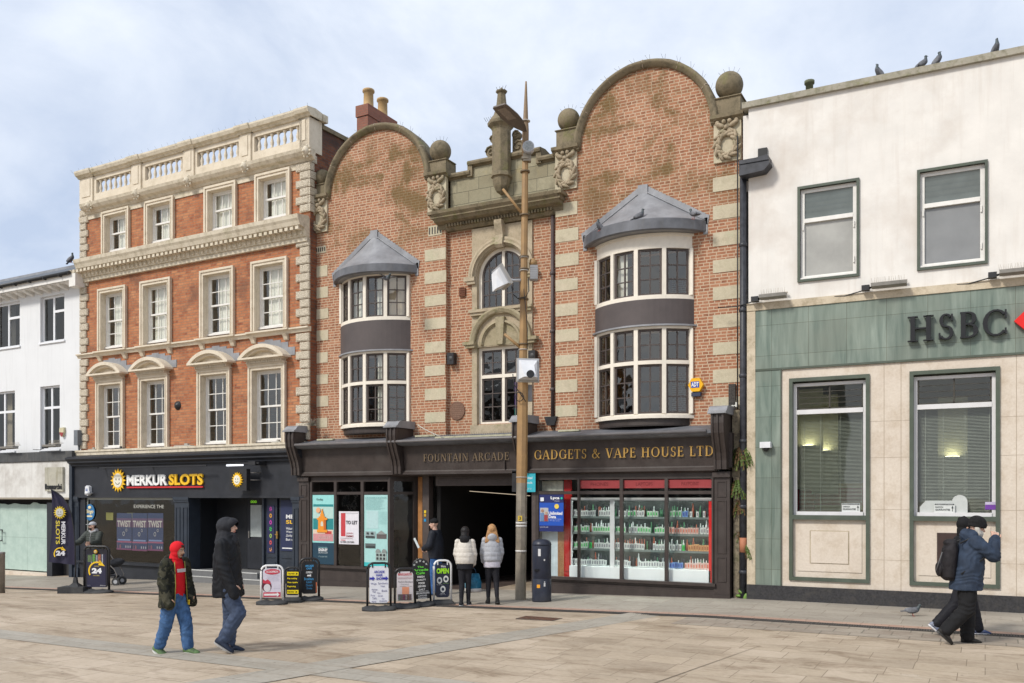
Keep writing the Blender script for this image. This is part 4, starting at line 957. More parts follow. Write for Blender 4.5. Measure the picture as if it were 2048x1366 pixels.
# wreath panels and cap blocks, balls
def wreath(u0, u1, z0, z1, v, panel_mat=None):
    p = MB(); p.box(u0, u1, v-.05, v+.05, z0, z1)
    o = part('wreath_panel', p, stone_quoin, ba)
    c = MB(); um = (u0+u1)/2; zm = z0+(z1-z0)*.42; rx = (u1-u0)*.36; rz = (z1-z0)*.30
    for k in range(22):
        t = PI/2+k*2*PI/22; s_ = 1 if k % 2 else -1
        rot = Matrix.Rotation(-(t)+s_*.5, 3, 'Y')
        c.ell((um+rx*(1+.14*s_)*math.cos(t), v-.09, zm+rz*(1+.1*s_)*math.sin(t)), (.045, .055, .12), 7, 5, rot)
    zt_ = zm+rz+.1
    c.ell((um, v-.11, zt_), .06, 8, 6)
    for s_ in (-1, 1):
        c.ell((um+s_*.14, v-.1, zt_+.06), (.13, .05, .05), 8, 5, Matrix.Rotation(-s_*.5, 3, 'Y')); c.ell((um+s_*.2, v-.09, zt_+.12), .05, 7, 5); c.ell((um+s_*.1, v-.1, zt_-.07), (.11, .04, .035), 8, 5, Matrix.Rotation(s_*.6, 3, 'Y')); c.ell((um+s_*.06, v-.1, zt_+.13), .05, 7, 5)
    sub('carved_wreath', c, stone_carve, o)
def capblock(u0, u1, zb, zt, v0, v1, nm='gable_pedestal'):
    p = MB(); p.box(u0+.03, u1-.03, v0+.03, v1, zb+.15, zt)
    p.prismx([(v1+.02, zb), (v0, zb), (v0-.03, zb+.05), (v0-.09, zb+.08), (v0-.1, zb+.15), (v1+.02, zb+.15)][::-1], u0-.05, u1+.05)
    p.box(u0, u1, v0, v1-.03, zt, zt+.02)
    return part(nm, p, stone_dark, ba)
def ball(u, z, v, r):
    b = MB(); b.ell((u, v, z), r, 28, 18); b.lathe([(.16, z-r-.04), (.12, z-r+.01), (.1, z-r+.04)], u, v, 0, 14)
    o = part('stone_ball', b, stone_dark, ba)
    s = MB()
    for k in range(5): a = -.6+.3*k; s.tube([(u+r*math.sin(a), v, z+r*math.cos(a)), (u+(r+.12)*math.sin(a), v-.02, z+(r+.1)*math.cos(a))], .003, 4)
    sub('bird_spikes', s, black_iron, o)
BVv = A+.12
for (u0, u1, px, py, r) in ((-16.02, -15.46, 645.8, 356, .22), (-12.30, -11.74, 885.6, 302, .27), (-8.80, -8.24, 1135.6, 241, .26), (-5.10, -4.50, 1457.7, 172, .29)):
    wreath(u0+.01, u1-.01, 9.15, 9.98, A); u, z = G.P(px, py, BVv)
    capblock(u0, u1, 9.98, z-r-.01, A-.06, A+.45); ball((u0+u1)/2+.0, z, BVv, r)
# gable copings
for gc, seed in ((lgc, 0), (rgc, 1)):
    o = MB(); n = 32; r0, r1 = 1.53, 1.66
    ring = []
    for k in range(n+1):
        t = PI*k/n; cs, sn = math.cos(t), math.sin(t)
        prof = [(r0-.03, A-.02), (r0-.02, A-.07), (r0+.03, A-.09), (r0+.05, A-.12), (r0+.10, A-.135), (r1, A-.09), (r1+.02, A-.0), (r1, A+.45), (r0, A+.45)]
        j = .006 if k % 6 == 0 else 0
        ring.append([(gc+(r+j)*cs, v, gz0+(r+j)*sn) for r, v in prof])
    o.rings(ring, True, True, True)
    for x in (-1, 1): o.box(gc+x*1.52, gc+x*1.67, A-.1, A+.3, gz0-.02, gz0+.06)
    co = part('gable_coping', o, stone_dark, ba)
    s = MB()
    for k in range(12):
        t = R(25+k*12); 
        for dd in (0, .02): s.tube([(gc+1.67*math.cos(t+dd), A-.02, gz0+1.67*math.sin(t+dd)), (gc+1.77*math.cos(t+dd*3), A-.06, gz0+1.77*math.sin(t+dd*3))], .0028, 4)
    sub('bird_spikes', s, black_iron, co)
    j = MB()
    for k in range(1, 6):
        t = PI*k/6; cs, sn = math.cos(t), math.sin(t); ring = []
        for dt in (-.006, .006): ring.append([(gc+(r)*math.cos(t+dt), v, gz0+r*math.sin(t+dt)) for r, v in [(r0-.03, A-.025), (r0-.02, A-.078), (r0+.03, A-.098), (r0+.10, A-.143), (r1+.004, A-.1), (r1+.026, A), (r1+.01, A+.1), (r0, A+.1)]])
        j.rings(ring)
    sub('joint', j, flat((.34, .27, .2)), co)
# central parapet
PV = Cv
p = MB()
zlo, zhi = 10.02, 10.24; ul = G.U(944, PV); ur = -9.3
p.box(XL1+.06, XR0-.05, PV, PV+.4, 9.15, zlo-.1); p.box(ul, ur, PV, PV+.4, zlo-.1, zhi-.1)
part('parapet_wall', p, brickmat('parapet_ashlar', (.27, .245, .165), (.34, .305, .21), (.23, .20, .13), (.11, .10, .07), .62, .3, .006, stains=(((.36, .28, .12), 1.1, .58, .7, .6), ((.15, .13, .09), 1.6, .55, .7, .6))), ba)
c = MB()
def cop(a, b, z): c.prismx([(PV+.45, z), (PV+.02, z), (PV-.03, z+.04), (PV-.1, z+.05), (PV-.12, z+.1), (PV-.09, z+.15), (PV+.2, z+.19), (PV+.45, z+.16)][::-1], a, b)
cop(XL1+.02, ul-.02, zlo-.1); cop(ul-.08, ur+.08, zhi-.1); cop(ur+.02, XR0, zlo-.1)
c.box(ul-.09, ul+.04, PV-.07, PV+.4, zlo-.1, zhi-.02); c.box(ur-.04, ur+.09, PV-.07, PV+.4, zlo-.1, zhi-.02)
part('parapet_coping', c, stone_dark, ba)
# cornice under it
kv = A-.35
zc1 = G.Z(1000, 398, kv)
c = MB(); x0, x1 = G.U(866, kv), G.U(1131, kv)
zt = (G.Z(866, 422, kv)+G.Z(1131, 377.5, kv))/2
c.prismx([(PV, zt+.06), (PV, zt-.42), (PV-.1, zt-.42), (A-.02, zt-.36), (A-.04, zt-.27), (A-.22, zt-.23), (A-.3, zt-.13), (A-.36, zt-.07), (A-.38, zt), (A-.1, zt+.04)][::-1], XL1-.2, XR0+.2)
c.box(XL1-.32, XR0+.3, A-.36, A-.0, zt-.07, zt-.0); c.box(XL1-.26, XR0+.24, A-.3, A-.0, zt-.16, zt-.07)
n = 36
for k in range(n): u = XL1+.08+(XR0-XL1-.16)*k/(n-1); c.box(u-.024, u+.024, A-.1, PV-.05, zt-.34, zt-.27)
part('stone_cornice', c, stone_dark, ba)
# finial turret
tv = A-.02; tu = G.U(1003, tv)
def zt_(py): return G.Z(1003, py, tv)
t = MB()
def octo(r, z): return [(tu+r*math.cos(PI/8+k*PI/4), tv+r*math.sin(PI/8+k*PI/4), z) for k in range(8)]
pr = [(.04, zt_(389)), (.12, zt_(384)), (.18, zt_(374)), (.21, zt_(362)), (.215, zt_(357)), (.26, zt_(355)), (.25, zt_(350)), (.225, zt_(346)), (.225, zt_(262)), (.25, zt_(258)), (.33, zt_(252)), (.34, zt_(246)), (.27, zt_(238)), (.20, zt_(232)), (.13, zt_(215)), (.095, zt_(188)), (.135, zt_(185)), (.14, zt_(182.5)), (.05, zt_(179.5)), (.01, zt_(175))]
t.rings([octo(r, z) for r, z in pr], True, False)
part('octagonal_finial', t, stone_dark, ba)
s = MB()
for k in range(9): s.tube([(tu-.3+.05*k, tv-.2, zt_(245)), (tu-.34+.06*k, tv-.25, zt_(238))], .005, 4)
for k in range(4): s.tube([(tu-.1+.06*k, tv, zt_(180)), (tu-.14+.09*k, tv, zt_(172))], .005, 4)
part('bird_spikes', s, black_iron, ba)
zb = zhi+.06
for sg_ in (-1, 1):
    s = MB()
    for (dx, dz, r) in ((.37, .15, .15), (.30, .44, .10)):
        s._pr([(tu+sg_*dx+r*math.cos(k*PI/8), PV+.16, zb+dz+r*math.sin(k*PI/8)) for k in range(16)], [(tu+sg_*dx+r*math.cos(k*PI/8), PV+.0, zb+dz+r*math.sin(k*PI/8)) for k in range(16)], True)
        s.tube([(tu+sg_*(dx+r*(1-a/12.)*math.cos(a*.8)), PV-.01, zb+dz+r*(1-a/12.)*math.sin(a*.8)) for a in range(11)], .022, 6)
    q = [(tu+sg_*.2, zb), (tu+sg_*.40, zb), (tu+sg_*.33, zb+.34), (tu+sg_*.30, zb+.5), (tu+sg_*.2, zb+.5)]; s.prism(q if sg_ > 0 else q[::-1], PV+.03, PV+.14)
    part('scroll', s, stone_dark, ba)
# air vents
for (a, b, py0, py1) in ((632, 652, 494, 508), (857, 884, 453, 473)):
    x = MB(); u0, u1 = G.U(a, A), G.U(b, A); z0, z1 = G.Z(a, py1, A), G.Z(a, py0, A); x.box(u0, u1, A-.01, A+.01, z0, z1); x.mi = 1
    for k in range(5): uu = u0+(u1-u0)*(k+.5)/5; x.box(uu-.015, uu+.015, A-.016, A-.01, z0+.04, z1-.04)
    part('air_vent', x, [stone_quoin, flat((.02, .02, .02))], ba)
# ---- bay windows
def bay(ubw, sag, up, lo, roofz, fas, apron, ends, frieze, curts):
    uL, uR = ubw; W_ = uR-uL; um = (uL+uR)/2; Rr = (W_*W_/4+sag*sag)/(2*sag); cv = A-sag+Rr
    def hang(r): return math.acos(min(1, (cv-A)/r))
    def band(mb, r0, r1, z0, z1, n=20):
        ring = []
        for k in range(n+1):
            rr = []
            for r, z in ((r0, z0), (r1, z0), (r1, z1), (r0, z1)):
                h = hang(r) if r >= cv-A else 0; t = -h+2*h*k/n; rr.append((um+r*math.sin(t), cv-r*math.cos(t), z))
            ring.append(rr)
        mb.rings(ring, True, False, True)
    by = part('bay_window', (lambda m: (band(m, Rr-.05, Rr+.045, up[0]-.09, up[0]), band(m, Rr-.05, Rr+.05, lo[0]-.1, lo[0]-.03), band(m, Rr-.05, Rr+.015, lo[0]-.03, lo[0]), band(m, Rr-.05, Rr+.03, lo[1], lo[1]+.06), band(m, Rr-.05, Rr+.02, up[1], up[1]+.07), m)[-1])(MB()), cream_paint, ba)
    a = MB(); band(a, Rr-.05, Rr+.05, apron[0], apron[1]); sub('apron', a, apron_paint, by)
    a = MB(); band(a, Rr-.04, Rr+.10, apron[0]-.03, apron[0]+.005); sub('lead_drip', a, lead, by)
    if frieze: a = MB(); band(a, Rr-.05, Rr+.02, up[1]+.07, frieze); band(a, Rr-.05, Rr+.05, frieze-.05, frieze); sub('frieze', a, cream_paint, by)
    a = MB(); band(a, Rr-.05, Rr-.02, lo[0]-.24, lo[0]-.1); 
    h = hang(Rr); pts = [(um+(Rr-.03)*math.sin(-h+2*h*k/16), cv-(Rr-.03)*math.cos(-h+2*h*k/16)) for k in range(17)]
    a.prismz(pts, lo[0]-.26, lo[0]-.24); sub('bay_base', a, shop_brown, by)
    # fill behind bands: floor and head plates
    a = MB(); a.prismz([(um+(Rr-.04)*math.sin(-h+2*h*k/16), cv-(Rr-.04)*math.cos(-h+2*h*k/16)) for k in range(17)], up[1]+.01, up[1]+.04)
    a.prismz([(um+(Rr-.04)*math.sin(-h+2*h*k/16), cv-(Rr-.04)*math.cos(-h+2*h*k/16)) for k in range(17)], lo[0]-.12, lo[0]-.1); a.prismz([(um+(Rr-.04)*math.sin(-h+2*h*k/16), cv-(Rr-.04)*math.cos(-h+2*h*k/16)) for k in range(17)], apron[0]+.05, apron[1]-.1); sub('floor_plate', a, dark_in, by)
    # lights
    N4 = 4; mp = [(um+Rr*math.sin(-h+2*h*k/N4), cv-Rr*math.cos(-h+2*h*k/N4)) for k in range(N4+1)]
    for (z0, z1, rows, trans) in ((up[0], up[1], None, None), (lo[0], lo[1], None, 4.98)):
        mu = MB()
        for k, (x, y) in enumerate(mp):
            t = -h+2*h*k/N4; mu.T = Matrix.Translation((x, y, 0))@Matrix.Rotation(t, 4, 'Z')
            wd = .045 if 0 < k < N4 else .05
            mu.box(-wd if k else -.01, wd if k < N4 else .01, -.03, .06, z0, z1)
            if k in (0, N4): mu.T = None; mu.box(x-.06 if k == 0 else x-.005, x+.005 if k == 0 else x+.06, A-.07, A+.0, z0, z1)
        mu.T = None
        if trans: band(mu, Rr-.05, Rr+.03, trans-.04, trans+.04)
        sub('mullions', mu, cream_paint, by)
        for k in range(N4):
            (xa, ya), (xb, yb) = mp[k], mp[k+1]; ln = math.hypot(xb-xa, yb-ya); ang = math.atan2(yb-ya, xb-xa)
            T = Matrix.Translation((xa, ya, 0))@Matrix.Rotation(ang, 4, 'Z')
            parts_ = [(z0, z1, 3)] if not trans else [(z0, trans-.04, 3), (trans+.04, z1, 2)]
            for (za, zb, nr) in parts_:
                f = MB(); f.T = T; a_, b_ = .05, ln-.05; e = .045
                f.box(a_, a_+e, -.0, .05, za, zb); f.box(b_-e, b_, 0, .05, za, zb); f.box(a_+e, b_-e, 0, .05, za, za+e); f.box(a_+e, b_-e, 0, .05, zb-e, zb)
                m_ = (a_+b_)/2; f.box(m_-.014, m_+.014, .005, .04, za+e, zb-e)
                for r_ in range(1, nr): z = za+e+(zb-za-2*e)*r_/nr; f.box(a_+e, b_-e, .008, .038, z-.012, z+.012)
                co = sub('casement', f, casement, by)
                g = MB(); g.T = T
                for cc in range(2):
                    for r_ in range(nr):
                        xa_ = a_+e if cc == 0 else m_; xb_ = m_ if cc == 0 else b_-e; za_ = za+e+(zb-za-2*e)*r_/nr; zb_ = za+e+(zb-za-2*e)*(r_+1)/nr
                        ty = random.uniform(-.0035, .0035); tx = random.uniform(-.003, .003)
                        g.quad((xa_, .022-tx-ty, za_), (xb_, .022+tx-ty, za_), (xb_, .022+tx+ty, zb_), (xa_, .022-tx+ty, zb_))
                g.T = None; g2 = g
                sub2 = bpy.data.objects.new('pane', g2.mesh('pane', glass_up, OFF[ba.name])); COL.objects.link(sub2); sub2.parent = by
                cm = curts.get((0 if not trans else (1 if nr == 2 else 2), k))
                if cm:
                    c = MB(); c.T = T; n = 10; q0, q1 = cm[1], cm[2]
                    top = [(ln*(q0+(q1-q0)*i/n), .13+.012*math.sin(i*2.2), zb) for i in range(n+1)]; bot = [(p_[0], p_[1], za) for p_ in top]
                    c.add(top+bot, [(i, i+1, n+2+i, n+1+i) for i in range(n)], True); c.T = None
                    sub2 = bpy.data.objects.new('curtain', c.mesh('curtain', cm[0], OFF[ba.name])); COL.objects.link(sub2); sub2.parent = by
    # roof
    z0, z1 = fas; apex = roofz; r_ = MB(); Ro = Rr+.30; ho = hang(Ro); n = 24; eu = [(-ho+2*ho*k/n) for k in range(n+1)]
    hw = ends
    # eave curve scaled so that its tips reach +-hw
    tipx = Ro*math.sin(ho); sx = hw/tipx
    def ep(t, d=0): return (um+(Ro+d)*math.sin(t)*sx, min(A, cv-(Ro+d)*math.cos(t)))
    ring = []
    for t in eu:
        a_, b_ = ep(t), ep(t, .03)
        ring.append([(um+(a_[0]-um)*.9, a_[1]+.12 if a_[1] < A-.13 else A, z0+.02), (a_[0], a_[1], z0), (b_[0], b_[1], z0+.02), (b_[0], b_[1], z1-.02), (a_[0], a_[1], z1), (um+(a_[0]-um)*.93, a_[1]+.03 if a_[1] < A-.05 else A, z1+.02)])
    r_.rings(ring, False, False, False)
    o = part('bay_roof', r_, lead_dark, ba)
    r_ = MB(); M_ = 8; ring = []
    for t in eu:
        a_ = ep(t, -.0); rr = []
        for j in range(M_+1):
            s_ = j/M_; sagz = -.10*math.sin(PI*s_)
            rr.append((a_[0]+(um-a_[0])*s_*.995, a_[1]+(A-a_[1])*s_, z1+(apex-z1)*s_+sagz*(1-abs(a_[0]-um)/hw*.9)))
        ring.append(rr)
    r_.rings(ring, False, True, False)
    # soffit
    r_.add([(ep(t)[0], ep(t)[1], z0+.01) for t in eu], [tuple(range(n+1))])
    sub('lead_cone', r_, lead, o)
    for t in (eu[7], eu[17]):
        a_ = ep(t); 
    s = MB()
    for sgn in (-1, 1):
        pts = [(um+sgn*hw*(1-j/16.), z1+(apex-z1)*j/16.) for j in range(17)]
        for j in range(16):
            (x0, za), (x1, zb) = pts[j], pts[j+1]; q = [(x0+sgn*.05, za-.1), (x0+sgn*.09, za+.10), (x1, zb+.12), (x1, zb-.12)]
            s.prism(q if sgn < 0 else q[::-1], A-.02-.001*(j % 2), A)
        s.box(um+sgn*hw-.04, um+sgn*hw+.05, A-.02, A, z0-.05, z1+.05)
        s.tube([(x_, A-.03, z_) for x_, z_ in pts], .02, 6)
    s.box(um-.11, um+.11, A-.05, A, apex-.1, apex+.12)
    sub('stepped_flashing', s, lead, o)
    return by
K = lambda m, a, b: (m, a, b)
bay(BL, .42, (6.64, 7.68), (3.97, 5.72), 8.84, (7.70, 7.92), (5.80, 6.55), 1.30, None, {(0, 1): K(curtain, .05, .95), (0, 2): K(curtain, .5, .95), (0, 3): K(curtain2, .05, .95), (1, 2): K(curtain, .52, .95), (2, 2): K(curtain, .52, .92), (0, 0): K(curtain, .4, .9)})
bay(BR, .46, (6.42, 7.42), (3.88, 5.70), 8.84, (7.74, 7.99), (5.78, 6.33), 1.39, 7.74, {(0, 1): K(curtain, .0, .5), (1, 0): K(curtain, .55, .95), (2, 0): K(curtain, .55, .95)})
# ---- central windows with stone surround
uc = -10.27; wl_, wr_ = -10.93, -9.61; hw = .66
s = MB(); v0 = Cv-.05
zsp = 7.42; ra = .66; zi = 7.62    # spring of arch
sx0, sx1 = -11.09, -9.45
def ringpts(r, n=20, z=zsp): return [(uc+r*math.cos(PI*k/n), z+r*math.sin(PI*k/n)) for k in range(n+1)]
# outer panel around the arch in two halves
inner = ringpts(.68)
for half in (0, 1):
    pts = inner[:11] if half == 0 else inner[10:]
    if half == 0: poly = [(sx1, zsp)]+[(sx1, 8.62), (uc, 8.62)]+pts[::-1]
    else: poly = [(uc, 8.62), (sx0, 8.62), (sx0, zsp)]+pts[::-1]
    s.prism(poly, v0, Cv+.25)
s.box(sx0, uc-.68, v0, Cv+.25, 6.66, zsp); s.box(uc+.68, sx1, v0, Cv+.25, 6.66, zsp)
s.box(sx0, sx1, v0, Cv+.01, 5.72, 6.66)
s.box(sx0, uc-.68, v0, Cv+.25, 3.8, 5.74); s.box(uc+.68, sx1, v0, Cv+.25, 3.8, 5.74); s.box(sx0-.02, sx1+.02, v0-.05, Cv+.25, 3.62, 3.83)
s.box(uc-.68, uc+.68, Cv+.0, Cv+.25, 5.72, 6.6)
part('stone_surround', s, stone_surr, ba)
def archring(mb, r0, r1, va, vb, z, n=22, u=None):
    u = uc if u is None else u
    mb.rings([[(u+r*math.cos(PI*k/n), v, z+r*math.sin(PI*k/n)) for r, v in ((r0, vb), (r0, va), (r0+.02, va-.02), (r1-.05, va-.05), (r1, va-.03), (r1, vb))] for k in range(n+1)], True, False, True)
s = MB(); archring(s, .70, .90, v0-.03, v0, zsp); archring(s, .74, .80, v0-.06, v0-.03, zsp)
for sg_ in (-1, 1): s.box(uc+sg_*.70, uc+sg_*1.0, v0-.1, v0, zsp-.08, zsp+.02); s.box(uc+sg_*.70, uc+sg_*.93, v0-.07, v0, zsp-.15, zsp-.08)
s.prismx([(v0, 8.05), (v0-.1, 8.05), (v0-.16, 8.12), (v0-.12, 8.35), (v0-.2, 8.6), (v0-.2, 8.7), (v0, 8.7)][::-1], uc-.1, uc+.1)
s.box(sx0-.04, sx1+.04, v0-.12, v0, 6.56, 6.62); s.box(sx0, sx1, v0-.08, v0, 6.49, 6.56)
part('upper_arch_moulding', s, stone_surr, ba)
s = MB(); zq = 5.80; archring(s, .70, .84, v0-.08, v0, zq, 22); archring(s, .48, .56, v0-.03, v0, zq-.03, 22); s.prism([(uc+.62*math.cos(PI*k/16), zq-.06+.56*math.sin(PI*k/16)) for k in range(17)], v0-.01, v0)
for sg_ in (-1, 1): s.box(uc+sg_*.68, uc+sg_*1.0, v0-.16, v0, zq-.02, zq+.06); s.box(uc+sg_*.68, uc+sg_*.94, v0-.12, v0, zq-.09, zq-.02)
s.prism([(uc-.08, zq-.06), (uc+.08, zq-.06), (uc+.12, zq+.6), (uc-.12, zq+.6)], v0-.1, v0-.001)
part('lower_arch_hood', s, stonemat('mossy_hood_stone', (.36, .30, .20), (.29, .25, .16), (.15, .13, .08), 3, (.17, .17, .06), .7), ba)
def two_light(z0, z1, rows, arch, nm):
    v = Cv+.06; f = MB(); t = .07
    def top(x): return z1 if not arch else zsp+math.sqrt(max(0, .66**2-(x-uc)**2))
    if arch:
        f.rings([[(uc+r*math.cos(PI*k/24), vv, zsp+r*math.sin(PI*k/24)) for r, vv in ((.60, v), (.69, v), (.69, v+.08), (.60, v+.08))] for k in range(25)], True, False, True)
        f.box(uc-.68, uc-.60, v, v+.08, z0, zsp); f.box(uc+.60, uc+.68, v, v+.08, z0, zsp); f.box(uc-.6, uc+.6, v, v+.08, z0, z0+.07); f.box(uc-.035, uc+.035, v-.01, v+.08, z0+.07, zsp+.62)
    else:
        f.box(uc-.68, uc-.60, v, v+.08, z0, z1); f.box(uc+.60, uc+.68, v, v+.08, z0, z1); f.box(uc-.6, uc+.6, v-.02, v+.08, z0, z0+.08); f.box(uc-.6, uc+.6, v, v+.08, z1-.07, z1); f.box(uc-.035, uc+.035, v-.01, v+.08, z0+.08, z1-.07); f.box(uc-.6, uc+.6, v-.015, v+.07, 4.97, 5.05)
    o = part('window', f, cream_paint, ba)
    for sg_ in (-1, 1):
        a, b = (uc-.60, uc-.035) if sg_ < 0 else (uc+.035, uc+.60); e = .045
        if arch:
            c = MB(); vv = v+.02; c.box(a, a+e, vv, vv+.04, z0+.07, zsp if sg_ < 0 else zsp+.55); c.box(b-e, b, vv, vv+.04, z0+.07, zsp if sg_ > 0 else zsp+.55); c.box(a+e, b-e, vv, vv+.04, z0+.07, z0+.07+e)
            r = [[(uc+rr*math.cos(t_), w_, zsp+rr*math.sin(t_)) for rr, w_ in ((.555, vv), (.605, vv), (.605, vv+.04), (.555, vv+.04))] for t_ in ([PI/2*k/10*.93 for k in range(11)] if sg_ > 0 else [PI-PI/2*k/10*.93 for k in range(11)])]
            c.rings(r, True, False, True)
            for k in range(1, 3): x = a+(b-a)*k/3 if False else a+(b-a)*(k/3.); c.box(x-.012, x+.012, vv+.005, vv+.035, z0+.1, min(top(x), zsp+.57) - .04) if k == 1 or k == 2 else None
            for zz in (z0+.40, z0+.74, z0+1.05): 
                hw2 = math.sqrt(max(0, .57**2-max(0, zz-zsp)**2)); c.box(max(a, uc-hw2), min(b, uc+hw2), vv+.006, vv+.034, zz-.012, zz+.012)
            co = sub('casement', c, casement, o)
            g = MB(); n = 10; xs = [a+(b-a)*i/n for i in range(n+1)]
            g.add([(x, vv+.02, z0+.07) for x in xs]+[(x, vv+.02+random.uniform(-.0, .0), zsp+math.sqrt(max(0, .6**2-(x-uc)**2))) for x in xs], [(i, i+1, n+2+i, n+1+i) for i in range(n)])
            sub('pane', g, glass_up, o)
        else:
            for (za, zb, nr) in ((z0+.08, 4.97, 3), (5.05, z1-.07, 2)):
                c = MB(); vv = v+.02; c.box(a, a+e, vv, vv+.04, za, zb); c.box(b-e, b, vv, vv+.04, za, zb); c.box(a+e, b-e, vv, vv+.04, za, za+e); c.box(a+e, b-e, vv, vv+.04, zb-e, zb); m_ = (a+b)/2; c.box(m_-.013, m_+.013, vv+.004, vv+.036, za+e, zb-e)
                for k in range(1, nr): z = za+e+(zb-za-2*e)*k/nr; c.box(a+e, b-e, vv+.007, vv+.033, z-.011, z+.011)
                sub('casement', c, casement, o); g = MB(); g.quad((a, vv+.02, za), (b, vv+.02, za), (b, vv+.021, zb), (a, vv+.019, zb)); sub('pane', g, glass_up, o)
    return o
two_light(6.60, None, 3, True, ''); two_light(3.83, 5.72, 3, False, '')
# sticker poster in lower centre window
poster('window_banner', 'purple and teal banner behind the right-hand panes of the lower central window', 'banner', G, -10.0, -9.68, 3.92, 4.85, Cv+.13, [(0, 1, 0, 1, (.16, .06, .38)), (0, 1, 0, .32, (.02, .35, .30))], [('USE', .1, .7, .38, .48, (.7, .7, .75), .02)])
# ---- shopfronts of the arcade building
S = -.15
sf = thing('arcade_shopfront', 'dark brown shopfront with fluted consoles along the ground floor of the arcade building', 'shopfront', G, (-10.3, S, -.1))
FZ0, FZ1 = 2.72, 3.36
f = MB()
for (a, b) in ((-15.95, -13.03), (-12.72, -9.5), (-9.3, -4.95)):
    f.add([(a, S-.02, FZ0), (b, S-.02, FZ0), (b, S-.10, FZ1), (a, S-.10, FZ1)], [(0, 1, 2, 3)])
f.box(-16.2, -4.62, S+.02, .2, FZ0-.02, FZ1+.06)
f.prismx([(S+.02, 2.74), (S-.04, 2.74), (S-.06, 2.71), (S-.1, 2.68), (S-.1, 2.64), (S-.02, 2.62), (S+.02, 2.60)][::-1], -16.0, -4.9)
f.box(-9.9, -9.88, S-.085, S-.02, 2.74, FZ1)
part('fascia', f, shop_brown, sf)
f = MB(); f.prismx([(.24, 3.62), (S-.30, 3.47), (S-.34, 3.45), (S-.34, 3.40), (S-.27, 3.36), (S-.1, 3.34), (S+.0, 3.34), (S+.1, 3.40)][::-1], -15.96, -4.7)
part('lead_roof', f, lead_dark, sf)
f = MB(); f.tube([(-15.95, S-.35, 3.445), (-5.05, S-.35, 3.445)], .035, 8); part('cornice_rail', f, gutter_grey, sf)
def console(u0, u1):
    c = MB(); n = 12
    prof = [(.24, 3.80), (S-.36, 3.80), (S-.37, 3.6), (S-.35, 3.4), (S-.27, 3.2), (S-.18, 3.0), (S-.14, 2.85), (S-.13, 2.66), (.24, 2.66)]
    c.prismx(prof[::-1], u0+.02, u1-.02)
    k = 5; w_ = (u1-u0-.04)/k
    for i in range(k):
        if i % 2 == 0:
            a, b = u0+.02+i*w_, u0+.02+(i+1)*w_
            c.prismx([(v+.0 if j in (0, 8) else v-.03, z) for j, (v, z) in enumerate(prof)][::-1], a+.008, b-.008)
    o = part('console', c, shop_brown, sf)
    h = MB(); h.prismx([(.24, 3.98), (S-.22, 3.96), (S-.3, 3.93), (S-.36, 3.86), (S-.43, 3.82), (S-.43, 3.79), (.24, 3.79)][::-1], u0-.03, u1+.03); sub('lead_cap', h, lead, o)
CU = [(-16.28, -15.94), (-13.05, -12.72), (-9.56, -9.25), (-4.98, -4.66)]
for a, b in CU: console(a, b)
gb = lambda u: gz(u, 18.4)
def pilaster2(u0, u1, z0):
    p = MB(); p.box(u0, u1, S, .3, z0, 2.62); p.box(u0-.015, u1+.015, S-.05, S, 2.5, 2.6); p.box(u0-.015, u1+.015, S-.05, S, z0, z0+.25)
    for (a, b) in ((.33, .85), (.92, 2.02), (2.09, 2.42)):
        p.box(u0+.07, u1-.07, S-.015, S, a, a+.02); p.box(u0+.07, u1-.07, S-.015, S, b-.02, b); p.box(u0+.07, u0+.09, S-.015, S, a+.02, b-.02); p.box(u1-.09, u1-.07, S-.015, S, a+.02, b-.02)
    part('pilaster', p, shop_brown, sf)
pilaster2(-16.12, -15.78, -.4); pilaster2(-5.0, -4.66, -.2)
# window frames
GZ0, TZ, HZ = .31, 2.20, 2.48
def shopwin(xs, z0s, label, zr0):
    f = MB(); 
    a0, a1 = xs[0][0]-.07, xs[-1][1]+.06
    f.box(a0, a1, S+.03, S+.1, HZ, 2.64)
    edges = [a0]+[x for q in xs for x in q]+[a1]
    for k in range(0, len(edges), 2): f.box(edges[k], edges[k+1], S, S+.08, z0s, HZ)
    for (a, b) in xs: f.box(a, b, S+.01, S+.07, TZ-.05, TZ+.02)
    f.box(a0-.03, a1+.03, S-.06, S+.1, z0s-.06, z0s); f.box(a0-.02, a1+.02, S-.02, S+.08, z0s-.1, z0s-.06)
    o = part('window_frame', f, shop_brown, sf, label)
    r = MB(); r.box(a0-.05, a1+.03, S+.02, .1, zr0-.2, z0s-.1); r.box(a0-.05, a1+.03, S-.01, S+.02, zr0-.1, zr0+.16); part('stall_riser', r, shop_brown, sf)
    return o
X1 = [(-15.68, -14.95), (-14.865, -14.09), (-14.0, -13.25)]
o = shopwin(X1, GZ0, None, -.25)
g = MB()
for (a, b) in X1: g.quad((a, S+.04, GZ0), (b, S+.04, GZ0), (b, S+.04, TZ-.05), (a, S+.04, TZ-.05)); g.quad((a, S+.04, TZ+.02), (b, S+.04, TZ+.02), (b, S+.04, HZ), (a, S+.04, HZ))
sub('pane', g, glass_dark, o)
